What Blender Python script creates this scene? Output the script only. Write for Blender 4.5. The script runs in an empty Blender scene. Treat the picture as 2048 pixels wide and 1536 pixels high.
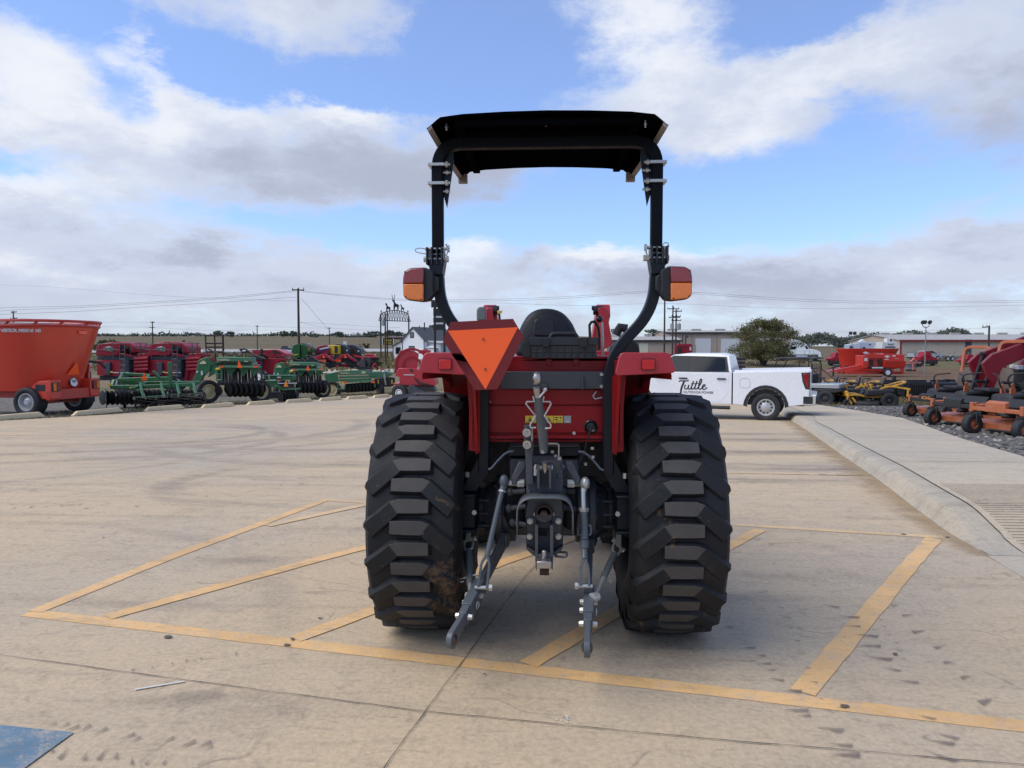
import bpy, math, random
import numpy as np
from mathutils import Vector, Matrix, Euler
random.seed(7); rng = np.random.default_rng(7)
SC = bpy.context.scene
COL = SC.collection
V = Vector
PI = math.pi
R = math.radians
# ------------------------------------------------------------------ camera
F, CX, CY = 1450.0, 1024.0, 768.0
CAMH, PITCH, YAW = 1.49, R(2.882), R(2.606)
cam_d = bpy.data.cameras.new('camera'); cam = bpy.data.objects.new('camera', cam_d); COL.objects.link(cam)
cam.location = (0, 0, CAMH); cam.rotation_euler = (PI/2 - PITCH, 0, YAW)
cam_d.sensor_width = 36; cam_d.lens = F/2048*36; cam_d.clip_end = 6000; cam_d.clip_start = .05
SC.camera = cam
CROT = Euler((PI/2 - PITCH, 0, YAW)).to_matrix()
CO = V((0, 0, CAMH))
def ray(px, py):
    return (CROT @ V(((px-CX)/F, -(py-CY)/F, -1))).normalized()
def AY(px, py, Y):                      # point on the sight line at world depth Y
    d = ray(px, py); return CO + d*(Y/d.y)
_ky = [-60, 5, 9, 14, 22, 31, 60, 85, 110, 140, 170, 300, 600, 1000, 1600, 4000]
_kz = [0, 0, -.10, -.30, -.60, -.90, -1.6, -1.9, -1.6, -.7, -.2, 3.0, 11, 17.3, 18, 10]
def smooth(t): t = np.clip(t, 0, 1); return t*t*(3-2*t)
def tz(x, y):                           # ground height
    z = np.interp(y, _ky, _kz)
    far = smooth((np.asarray(y, float)-140)/150)
    az = np.asarray(x, float)/np.maximum(np.asarray(y, float), 1)
    k = 1 - .80*smooth((az-.02)/.30)
    return z*(1-far) + (np.where(z > 0, z*k, z))*far
def G(px, py, dz=0.0):                  # where the sight line meets the ground
    d = ray(px, py); t, st = 1.0, .05
    while t < 3000:
        p = CO + d*t
        if p.z <= float(tz(p.x, p.y)) + dz:
            lo, hi = t-st, t
            for _ in range(30):
                m = (lo+hi)/2; q = CO + d*m
                if q.z <= float(tz(q.x, q.y)) + dz: hi = m
                else: lo = m
            return CO + d*hi
        st = max(.02, t*.01); t += st
    return CO + d*1000
def GD(px, Y):                          # ground point in image column px at depth Y
    d = ray(px, 700); x = d.x/d.y*Y
    return V((x, Y, float(tz(x, Y))))
def PPM(Y): return F/Y                   # photo pixels per metre at depth Y
# ------------------------------------------------------------------ mesh builder
NOSPLIT = ('lettering', 'hose', 'row', 'hole', 'pictogram', 'roller', 'truss', 'cage', 'number', 'tread', 'tyre', 'wire', 'stripe', 'tines', 'swing', 'crown', 'fender', 'screw', 'decal', 'crate_lid', 'logo')
class MB:
    def __init__(s, off=(0, 0, 0)): s.v, s.f, s.mi, s.off, s.M, s.slot = [], [], [], V(off), None, 0
    def add(s, vs, fs):
        b = len(s.v)
        for p in vs:
            p = V(p)
            if s.M is not None: p = s.M @ p
            s.v.append(p - s.off)
        for q in fs: s.f.append([b+i for i in q]); s.mi.append(s.slot)
        return s
    def box(s, c, d, rot=None):
        x, y, z = d[0]/2, d[1]/2, d[2]/2
        vs = [V((a*x, b*y, e*z)) for a in (-1, 1) for b in (-1, 1) for e in (-1, 1)]
        if rot is not None:
            m = rot if isinstance(rot, Matrix) else Euler(rot).to_matrix()
            vs = [m @ p for p in vs]
        c = V(c)
        return s.add([c+p for p in vs], [(0,1,3,2),(4,6,7,5),(0,4,5,1),(2,3,7,6),(0,2,6,4),(1,5,7,3)])
    def bx(s, x0, x1, y0, y1, z0, z1): return s.box(((x0+x1)/2,(y0+y1)/2,(z0+z1)/2), (abs(x1-x0),abs(y1-y0),abs(z1-z0)))
    def hexa(s, lo, hi):                 # 4 bottom points, 4 top points
        return s.add(list(lo)+list(hi), [(3,2,1,0),(4,5,6,7),(0,1,5,4),(1,2,6,5),(2,3,7,6),(3,0,4,7)])
    def ring(s, c, a, b, r, n, ph=0): return [c + (a*math.cos(ph+2*PI*i/n) + b*math.sin(ph+2*PI*i/n))*r for i in range(n)]
    def cyl(s, p0, p1, r0, r1=None, n=12, ph=0):
        p0, p1 = V(p0), V(p1); r1 = r0 if r1 is None else r1
        d = (p1-p0).normalized(); a = d.orthogonal().normalized(); b = d.cross(a)
        vs = s.ring(p0, a, b, r0, n, ph) + s.ring(p1, a, b, r1, n, ph)
        return s.add(vs, [(i,(i+1)%n,n+(i+1)%n,n+i) for i in range(n)] + [list(range(n))[::-1], list(range(n, 2*n))])
    def tube(s, pts, r, n=8, closed=False, prof=None, up=None):
        pts = [V(p) for p in pts]; m = len(pts); rs = r if isinstance(r, (list, tuple)) else [r]*m
        vs = []; pa = None
        for i in range(m):
            if closed: t = (pts[(i+1)%m]-pts[i-1]).normalized()
            else:
                t0 = (pts[i]-pts[i-1]).normalized() if i else (pts[1]-pts[0]).normalized()
                t1 = (pts[i+1]-pts[i]).normalized() if i < m-1 else t0
                t = (t0+t1); t = t.normalized() if t.length > 1e-6 else t0
            if up is not None:
                a = V(up) - t*t.dot(V(up)); a = a.normalized() if a.length > 1e-5 else t.orthogonal().normalized()
            elif pa is None: a = t.orthogonal().normalized()
            else:
                a = pa - t*pa.dot(t); a = a.normalized() if a.length > 1e-6 else t.orthogonal().normalized()
            pa = a; b = t.cross(a)
            k = 1.0
            if not closed and 0 < i < m-1:
                k = 1/max(.5, math.sqrt((1+t0.dot(t1))/2))
            if prof: vs += [pts[i] + a*u*rs[i] + b*w*rs[i]*1 for u, w in prof]
            else: vs += s.ring(pts[i], a, b, rs[i], n)
        k = len(prof) if prof else n
        fs = [(i*k+j, i*k+(j+1)%k, ((i+1)%m)*k+(j+1)%k, ((i+1)%m)*k+j) for i in range(m if closed else m-1) for j in range(k)]
        if not closed: fs += [list(range(k))[::-1], list(range((m-1)*k, m*k))]
        return s.add(vs, fs)
    def lathe(s, prof, o=(0,0,0), axis=(1,0,0), n=32, close=False):   # prof: (along axis, radius)
        o, d = V(o), V(axis).normalized(); a = d.orthogonal().normalized(); b = d.cross(a)
        vs, k = [], len(prof)
        for t, r in prof: vs += s.ring(o + d*t, a, b, max(r, 1e-4), n)
        fs = [(i*n+j, i*n+(j+1)%n, ((i+1)%k)*n+(j+1)%n, ((i+1)%k)*n+j) for i in range(k if close else k-1) for j in range(n)]
        if not close: fs += [list(range(n))[::-1], list(range((k-1)*n, k*n))]
        return s.add(vs, fs)
    def prism(s, poly, vec):
        poly = [V(p) for p in poly]; n = len(poly); vec = V(vec)
        return s.add(poly + [p+vec for p in poly], [(i,(i+1)%n,n+(i+1)%n,n+i) for i in range(n)] + [list(range(n))[::-1], list(range(n, 2*n))])
    def loft(s, rings, cap=True):
        k = len(rings[0]); vs = [p for r in rings for p in r]
        fs = [(i*k+j, i*k+(j+1)%k, (i+1)*k+(j+1)%k, (i+1)*k+j) for i in range(len(rings)-1) for j in range(k)]
        if cap: fs += [list(range(k))[::-1], list(range(len(vs)-k, len(vs)))]
        return s.add(vs, fs)
    def grid(s, rows):                   # open sheet
        k = len(rows[0])
        return s.add([p for r in rows for p in r], [(i*k+j, i*k+j+1, (i+1)*k+j+1, (i+1)*k+j) for i in range(len(rows)-1) for j in range(k-1)])
    def ball(s, c, r, nu=12, nv=8, sc=(1,1,1)):
        c = V(c); vs = [c+V((0,0,-r*sc[2]))]
        for i in range(1, nv):
            a = -PI/2 + PI*i/nv
            vs += [c + V((r*math.cos(a)*math.cos(2*PI*j/nu)*sc[0], r*math.cos(a)*math.sin(2*PI*j/nu)*sc[1], r*math.sin(a)*sc[2])) for j in range(nu)]
        vs.append(c+V((0,0,r*sc[2]))); L = len(vs)-1
        fs = [(0, 1+(j+1)%nu, 1+j) for j in range(nu)]
        for i in range(nv-2): fs += [(1+i*nu+j, 1+i*nu+(j+1)%nu, 1+(i+1)*nu+(j+1)%nu, 1+(i+1)*nu+j) for j in range(nu)]
        b = 1+(nv-2)*nu
        fs += [(b+j, b+(j+1)%nu, L) for j in range(nu)]
        return s.add(vs, fs)
    def text(s, txt, size, o, ex=(1,0,0), ey=(0,0,1), depth=.004, bold=0.0, align='LEFT', sx=1.0):
        c = bpy.data.curves.new('t', 'FONT'); c.body = txt; c.size = size; c.align_x = align; c.resolution_u = 2; c.offset = bold*size
        ob = bpy.data.objects.new('t', c); COL.objects.link(ob)
        dg = bpy.context.evaluated_depsgraph_get(); me = bpy.data.meshes.new_from_object(ob.evaluated_get(dg))
        ex, ey = V(ex).normalized(), V(ey).normalized(); en = ex.cross(ey)
        s.add([V(o) + ex*v.co.x*sx + ey*v.co.y + en*depth for v in me.vertices], [list(p.vertices) for p in me.polygons])
        bpy.data.objects.remove(ob); bpy.data.curves.remove(c); bpy.data.meshes.remove(me)
        return s
    def clusters(s):                     # faces that belong together: touching pieces, by overlapping boxes
        n = len(s.v); par = list(range(n))
        def fd(i):
            while par[i] != i: par[i] = par[par[i]]; i = par[i]
            return i
        for f in s.f:
            r = fd(f[0])
            for i in f[1:]: par[fd(i)] = r
        isl = {}
        for k, f in enumerate(s.f): isl.setdefault(fd(f[0]), []).append(k)
        if len(isl) < 2 or len(isl) > 160: return None
        cl = []
        for fs in isl.values():
            ps = [s.v[i] for k in fs for i in s.f[k]]
            lo = [min(p[a] for p in ps)-.002 for a in range(3)]; hi = [max(p[a] for p in ps)+.002 for a in range(3)]; cl.append([fs, lo, hi])
        ch = True
        while ch:
            ch = False; out = []
            for c in cl:
                for o in out:
                    if all(c[1][a] <= o[2][a] and o[1][a] <= c[2][a] for a in range(3)):
                        o[0] += c[0]; o[1] = [min(o[1][a], c[1][a]) for a in range(3)]; o[2] = [max(o[2][a], c[2][a]) for a in range(3)]; ch = True; break
                else: out.append(c)
            cl = out
        return [c[0] for c in cl] if 1 < len(cl) <= 48 else None
    def build(s, name, mat, parent=None, smooth=38, bevel=0, seg=2, recalc=True):
        if parent is not None and name != 'canopy' and not any(w in name for w in NOSPLIT):
            cl = s.clusters()
            if cl:
                first = None
                for fs in sorted(cl, key=len, reverse=True):
                    m = MB(); mp = {}
                    for k in fs:
                        q = []
                        for i in s.f[k]:
                            if i not in mp: mp[i] = len(m.v); m.v.append(s.v[i])
                            q.append(mp[i])
                        m.f.append(q); m.mi.append(s.mi[k])
                    o = m._build(name, mat, parent, smooth, bevel, seg, recalc); first = first or o
                return first
        return s._build(name, mat, parent, smooth, bevel, seg, recalc)
    def _build(s, name, mat, parent=None, smooth=38, bevel=0, seg=2, recalc=True):
        me = bpy.data.meshes.new(name)
        me.from_pydata([tuple(p) for p in s.v], [], s.f)
        for m in (mat if isinstance(mat, (list, tuple)) else [mat]): me.materials.append(m)
        if any(s.mi): me.polygons.foreach_set('material_index', s.mi)
        if recalc:
            import bmesh
            b = bmesh.new(); b.from_mesh(me); bmesh.ops.recalc_face_normals(b, faces=b.faces); b.to_mesh(me); b.free()
        if smooth:
            me.polygons.foreach_set('use_smooth', [True]*len(me.polygons))
            me.set_sharp_from_angle(angle=R(smooth))
        o = bpy.data.objects.new(name, me); COL.objects.link(o)
        if parent is not None: o.parent = parent
        if bevel:
            md = o.modifiers.new('bevel', 'BEVEL'); md.width = bevel; md.segments = seg; md.limit_method = 'ANGLE'; md.angle_limit = R(40)
            md.harden_normals = False
        return o
def tag(o, label=None, cat=None, group=None, kind=None):
    if label: o['label'] = label
    if cat: o['category'] = cat
    if group: o['group'] = group
    if kind: o['kind'] = kind
    return o
def thing(name, label, cat, loc=(0,0,0), rz=0, group=None, sc=1.0):
    o = bpy.data.objects.new(name, None); COL.objects.link(o); o.empty_display_size = .2
    o.location = loc; o.rotation_euler = (0, 0, rz)
    if sc != 1.0: o.scale = (sc, sc, sc)
    return tag(o, label, cat, group)
def dup(root, loc, rz=None, label=None, group=None, sc=None):
    def cp(o, par):
        c = o.copy(); COL.objects.link(c)
        if par is not None: c.parent = par
        for ch in list(o.children): cp(ch, c)
        return c
    r = cp(root, None); r.location = loc
    if rz is not None: r.rotation_euler = (0, 0, rz)
    if sc is not None: r.scale = (sc, sc, sc)
    if label: r['label'] = label
    if group: r['group'] = group
    return r
def arc(c, r, a0, a1, n, ax=(1,0,0), ay=(0,0,1)):
    return [V(c) + V(ax)*r*math.cos(a0+(a1-a0)*i/n) + V(ay)*r*math.sin(a0+(a1-a0)*i/n) for i in range(n+1)]
def rpath(pts, r, n=5):                  # polyline with rounded corners
    pts = [V(p) for p in pts]; out = [pts[0]]
    for i in range(1, len(pts)-1):
        a, b, c = pts[i-1], pts[i], pts[i+1]
        d0, d1 = (a-b), (c-b); k = min(r, d0.length*.48, d1.length*.48)
        p, q = b + d0.normalized()*k, b + d1.normalized()*k
        out += [p*(1-t)**2 + b*2*t*(1-t) + q*t*t for t in [j/n for j in range(n+1)]]
    return out + [pts[-1]]
def rpoly(pts, r, n=3):                  # closed polygon with rounded corners
    pts = [V(p) for p in pts]; out = []; m = len(pts)
    for i in range(m):
        a, b, c = pts[i-1], pts[i], pts[(i+1) % m]
        d0, d1 = (a-b), (c-b); k = min(r, d0.length*.48, d1.length*.48)
        p, q = b + d0.normalized()*k, b + d1.normalized()*k
        out += [p*(1-t)**2 + b*2*t*(1-t) + q*t*t for t in [j/n for j in range(n+1)]]
    return out
# ------------------------------------------------------------------ materials
def lin(c):
    return tuple((x/12.92 if x <= .04045 else ((x+.055)/1.055)**2.4) for x in (c[0]/255, c[1]/255, c[2]/255))
class NT:
    def __init__(s, tree): s.t = tree; tree.nodes.clear()
    def n(s, typ, **kw):
        nd = s.t.nodes.new(typ)
        for k, v in kw.items():
            if k.startswith('p_'): setattr(nd, k[2:], v)
        for k, v in kw.items():
            if k.startswith('p_'): continue
            key = int(k[1:]) if k[0] == 'i' and k[1:].isdigit() else k.replace('_', ' ')
            s.put(nd.inputs[key], v)
        return nd
    def put(s, sock, v):
        if isinstance(v, bpy.types.NodeSocket): s.t.links.new(v, sock)
        elif isinstance(v, bpy.types.Node): s.t.links.new(v.outputs[0], sock)
        else:
            if sock.type == 'RGBA' and len(v) == 3: v = (*v, 1)
            sock.default_value = v
    def m(s, op, a, b=0.0, c=0.0, clamp=False):
        nd = s.n('ShaderNodeMath', p_operation=op, p_use_clamp=clamp, i0=a, i1=b, i2=c); return nd.outputs[0]
    def vm(s, op, a, b=(0,0,0), sc=1.0):
        nd = s.n('ShaderNodeVectorMath', p_operation=op, i0=a, i1=b)
        if op == 'SCALE': s.put(nd.inputs['Scale'], sc)
        return nd.outputs['Value' if op in ('LENGTH', 'DOT_PRODUCT', 'DISTANCE') else 'Vector']
    def mix(s, f, a, b, bt='MIX'):
        nd = s.n('ShaderNodeMix', p_data_type='RGBA', p_blend_type=bt, p_clamp_factor=True)
        s.put(nd.inputs[0], f); s.put(nd.inputs[6], a); s.put(nd.inputs[7], b); return nd.outputs[2]
    def noise(s, vec, scale, detail=4, rough=.5, dist=0.0, color=False):
        nd = s.n('ShaderNodeTexNoise', Vector=vec, Scale=scale, Detail=detail, Roughness=rough, Distortion=dist)
        return nd.outputs['Color' if color else 'Fac']
    def ramp(s, f, lo, hi):             # smooth 0..1 between lo and hi
        nd = s.n('ShaderNodeMapRange', p_interpolation_type='SMOOTHSTEP', i0=f, i1=lo, i2=hi, i3=0.0, i4=1.0); return nd.outputs[0]
MATS = {}
def mat(name, col, rough=.5, metal=0.0, var=.10, scale=6.0, bump=0.0, bscale=80.0, dust=0.0, dustcol=(.32,.26,.19), coat=0.0, trans=0.0, rvar=.12, spec=.5):
    if name in MATS: return MATS[name]
    m = bpy.data.materials.new(name); m.use_nodes = True; t = NT(m.node_tree)
    tc = t.n('ShaderNodeTexCoord').outputs['Object']
    nz = t.noise(tc, scale, 5, .6)
    c0 = tuple(x*(1-var) for x in col); c1 = tuple(min(1, x*(1+var)) for x in col)
    c = t.mix(nz, c0, c1)
    if dust:
        dn = t.ramp(t.noise(tc, scale*1.7, 7, .65), .42, .72)
        c = t.mix(t.m('MULTIPLY', dn, dust), c, dustcol)
    b = t.n('ShaderNodeBsdfPrincipled', Metallic=metal)
    t.put(b.inputs['Base Color'], c)
    t.put(b.inputs['Roughness'], t.m('MULTIPLY_ADD', t.noise(tc, scale*2.3, 4), rvar*2, rough-rvar))
    t.put(b.inputs['Specular IOR Level'], spec)
    if coat: t.put(b.inputs['Coat Weight'], coat); t.put(b.inputs['Coat Roughness'], .08)
    if trans: t.put(b.inputs['Transmission Weight'], trans)
    if bump:
        bp = t.n('ShaderNodeBump', Strength=bump, Distance=.01, Height=t.noise(tc, bscale, 4)); t.put(b.inputs['Normal'], bp.outputs[0])
    o = t.n('ShaderNodeOutputMaterial', Surface=b.outputs[0])
    MATS[name] = m; return m
# ------------------------------------------------------------------ render settings, sun, sky
SC.view_settings.view_transform = 'Standard'; SC.view_settings.look = 'None'
SC.view_settings.exposure = 0.26; SC.view_settings.gamma = 1.0
SC.render.engine = 'CYCLES'
SC.cycles.max_bounces = 6; SC.cycles.diffuse_bounces = 3; SC.cycles.glossy_bounces = 3; SC.cycles.transmission_bounces = 4
SC.cycles.transparent_max_bounces = 12
SC.cycles.use_denoising = True; SC.cycles.use_adaptive_sampling = True; SC.cycles.adaptive_threshold = .015
SC.cycles.use_light_tree = False
SUN_EL, SUN_AZ = R(52), R(-108)          # azimuth from +Y, negative to the left
sd = bpy.data.lights.new('sun', 'SUN'); so = bpy.data.objects.new('sun', sd); COL.objects.link(so)
sd.energy = 2.3; sd.angle = R(52); sd.color = (1, .93, .80)
sdir = V((math.sin(SUN_AZ)*math.cos(SUN_EL), math.cos(SUN_AZ)*math.cos(SUN_EL), math.sin(SUN_EL)))
so.rotation_euler = (-sdir).to_track_quat('-Z', 'Y').to_euler(); so.location = (-20, 20, 30)
w = bpy.data.worlds.new('World'); SC.world = w; w.use_nodes = True; w.cycles.sampling_method = 'MANUAL'; w.cycles.sample_map_resolution = 256
t = NT(w.node_tree)
tcw = t.n('ShaderNodeTexCoord').outputs['Generated']
dirn = t.vm('NORMALIZE', tcw)
sx = t.n('ShaderNodeSeparateXYZ', i0=dirn)
az0 = t.m('ARCTAN2', sx.outputs[0], sx.outputs[1])
el0 = t.m('ARCSINE', sx.outputs[2])
def azel(px, py):
    d = ray(px, py); return math.atan2(d.x, d.y), math.asin(d.z)
# stretched direction for the noise: flatter towards the horizon
ptz = t.m('POWER', t.m('MAXIMUM', sx.outputs[2], 0.0), .75)
nv = t.n('ShaderNodeCombineXYZ', i0=sx.outputs[0], i1=sx.outputs[1], i2=t.m('MULTIPLY', ptz, 2.0)).outputs[0]
wc = t.noise(nv, 3.6, 7, .66, color=True)
wsep = t.n('ShaderNodeSeparateColor', i0=wc)
az = t.m('ADD', az0, t.m('MULTIPLY', t.m('SUBTRACT', wsep.outputs[0], .5), .20))
el = t.m('ADD', el0, t.m('MULTIPLY', t.m('SUBTRACT', wsep.outputs[1], .5), .13))
def blobs(lst, az=az, el=el):
    tot = None
    for px, py, rx, ry, amp in lst:
        a, e = azel(px, py)
        u = t.m('MULTIPLY', t.m('SUBTRACT', az, a), F/rx); v = t.m('MULTIPLY', t.m('SUBTRACT', el, e), F/ry)
        g = t.m('EXPONENT', t.m('MULTIPLY', t.m('ADD', t.m('MULTIPLY', u, u), t.m('MULTIPLY', v, v)), -1.0))
        tot = t.m('MULTIPLY', g, amp) if tot is None else t.m('MULTIPLY_ADD', g, amp, tot)
    return tot
COVER = [(60,160,150,125,.85),(300,110,60,100,.75),(310,290,130,70,.9),(600,35,240,85,1.1),(760,110,90,50,.35),(450,215,110,50,.6),
 (700,212,130,32,.9),(780,335,390,105,1.2),(180,420,300,80,.5),(60,500,260,90,.7),(150,310,120,80,.4),(1010,175,50,25,.25),
 (1290,90,190,120,.9),(1420,240,190,80,.85),(1560,150,150,50,.35),(1720,110,190,55,.7),(1980,200,250,180,1.05),(1850,30,150,60,.3),
 (940,500,80,40,.7),(1200,505,100,30,.7),(1600,530,380,55,1.0),(1350,490,60,35,.5),(560,545,400,60,.6),(1100,580,600,50,.6),(300,560,400,60,.6),(1930,520,200,60,.6),
 (190,25,85,36,-1.3),(420,140,70,55,-1.2),(225,235,50,45,-.6),(640,172,190,34,-.8),(900,120,110,60,-.7),(1000,130,190,60,-.8),(1250,170,60,20,-.3),(1630,30,110,45,-.8),(1430,110,30,25,-.3),(1500,390,430,75,-1.0),(1130,430,160,40,-.7),(1680,240,80,60,-.5),(230,330,60,40,-.4),(700,470,220,25,-.4),(330,60,18,50,-.3),(60,335,100,20,-.55),(560,445,240,22,-.5),(260,180,40,40,-.5),(860,60,60,60,-.5)]
GREY = [(820,345,400,85,.75),(1980,260,330,110,.75),(300,430,220,50,.2),(620,70,160,60,.35),(60,330,100,40,.1),(1560,560,380,40,.35),(1300,560,300,40,.4),(1480,330,60,30,.3),(345,485,70,20,.45),(230,215,60,120,.35)]
WHITE = [(100,150,150,80,.8),(290,110,50,60,.7),(310,270,85,42,1.0),(700,205,110,24,1.0),(90,250,60,45,.6),(1260,80,160,110,.9),(1450,270,120,50,.7),(1700,120,160,40,.6),(940,490,50,32,1.1),(1200,500,75,24,1.0),(1400,490,120,24,.6),(1830,540,90,24,.5),(560,50,80,60,.4),(470,220,90,35,.5),(130,520,140,22,.5),(70,375,100,26,.7),(420,440,180,30,.45),(250,350,120,50,.35)]
fb = t.noise(nv, 6.5, 9, .66)
dens = t.m('ADD', blobs(COVER), t.m('MULTIPLY', t.m('SUBTRACT', fb, .5), 2.1))
# outside the part of the sky in the photograph: broken cloud all round
away = t.ramp(t.m('ABSOLUTE', az0), .75, 1.1); above = t.ramp(el0, .46, .7)
dens = t.m('ADD', dens, t.m('MULTIPLY', t.m('MAXIMUM', away, above), .42))
low = t.m('SUBTRACT', 1.0, t.ramp(el0, .0, .13))
dens = t.m('ADD', dens, t.m('MULTIPLY', low, .8))
cover = t.ramp(dens, .18, 1.02)
sky = t.n('ShaderNodeTexSky', p_sky_type='NISHITA', p_sun_disc=False, p_sun_elevation=SUN_EL, p_sun_rotation=SUN_AZ, p_air_density=1.0, p_dust_density=.6, p_ozone_density=2.5)
STR = .1
SKYG = (1.20, 1.40, 1.82)
blue = t.mix(.13, t.mix(1.0, sky.outputs[0], SKYG, 'MULTIPLY'), (6.4, 7.0, 8.2))
g = t.m('ADD', blobs(GREY), t.m('MULTIPLY', t.m('SUBTRACT', fb, .5), 1.5))
g = t.m('ADD', g, t.m('MULTIPLY', t.m('SUBTRACT', wsep.outputs[2], .5), 1.1))
g = t.m('ADD', g, .22)
g = t.m('SUBTRACT', g, t.m('MULTIPLY', blobs(WHITE), .95))
g = t.m('ADD', g, t.m('MULTIPLY', t.m('SUBTRACT', dens, .7), .22))
g = t.ramp(g, -.75, 1.35)
k = .84/STR
def sc3(c): return tuple(x*k for x in lin(c))
cl = t.mix(t.ramp(g, 0.0, .55), sc3((240,244,252)), sc3((207,216,236)))
cl = t.mix(t.ramp(g, .5, 1.0), cl, sc3((178,186,208)))
hz = t.mix(t.ramp(el0, .0, .10), sc3((198,206,222)), cl)
col = t.mix(cover, blue, hz)
bg = t.n('ShaderNodeBackground', Color=col, Strength=STR)
t.n('ShaderNodeOutputWorld', Surface=bg.outputs[0])
# ------------------------------------------------------------------ ground, lot, kerb, pavement
KB = [(1960,1111),(1924,1078),(1872,1049),(1814,1001),(1757,958),(1699,920),(1632,872),(1590,845),(1566,832)]
kb = [G(*p) for p in KB]
_kby = [p.y for p in kb]; _kbx = [p.x for p in kb]
Y0 = _kby[0]
def xk(y):                               # kerb foot
    if y < Y0: return _kbx[0] - (Y0-y)*.10
    if y > _kby[-1]: return _kbx[-1] + (y-_kby[-1])*.22
    return float(np.interp(y, _kby, _kbx))
_xk_raw, _S = xk, [d*.3 for d in range(-3, 4)]
def xk(y): return sum(_xk_raw(y+d) for d in _S)/7
def hk(y): return .15*float(smooth((y-Y0)/1.3))
JT = [(2048,1147),(1952,1059),(1874,984),(1785,929),(1690,877),(1608,839)]
jt = [G(p[0], p[1], .0 if i == 0 else .13) for i, p in enumerate(JT)]
def xj(y):
    if y < jt[0].y: return jt[0].x - (jt[0].y-y)*.1
    return max(float(np.interp(y, [p.y for p in jt], [p.x for p in jt])) if y < jt[-1].y else xk(y)+.55, xk(y)+.3)
_xj_raw = xj
def xj(y): return max(sum(_xj_raw(y+d) for d in _S)/7, xk(y)+.3)
ED = [(2120,945),(2048,913.6),(1929,879),(1805,836),(1718,821.5),(1642,810.5),(1594,806)]
ed = [G(p[0], p[1], .15) for p in ED]
def xe(y):
    if y < ed[0].y: return ed[0].x + (ed[0].y-y)*.9
    if y > ed[-1].y: return ed[-1].x + (y-ed[-1].y)*.1
    return float(np.interp(y, [p.y for p in ed], [p.x for p in ed]))
WL = [G(30,840), G(200,830), G(430,813), G(640,799), G(775,791)]
def xl(y): return float(np.interp(y, [p.y for p in WL], [p.x for p in WL])) if WL[0].y < y < WL[-1].y else (WL[0].x + (y-WL[0].y)*(WL[1].x-WL[0].x)/(WL[1].y-WL[0].y) if y <= WL[0].y else WL[-1].x + (y-WL[-1].y)*.35)
LOTEND = 44.0
def zlot(x, y): return float(tz(x, y))

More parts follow.
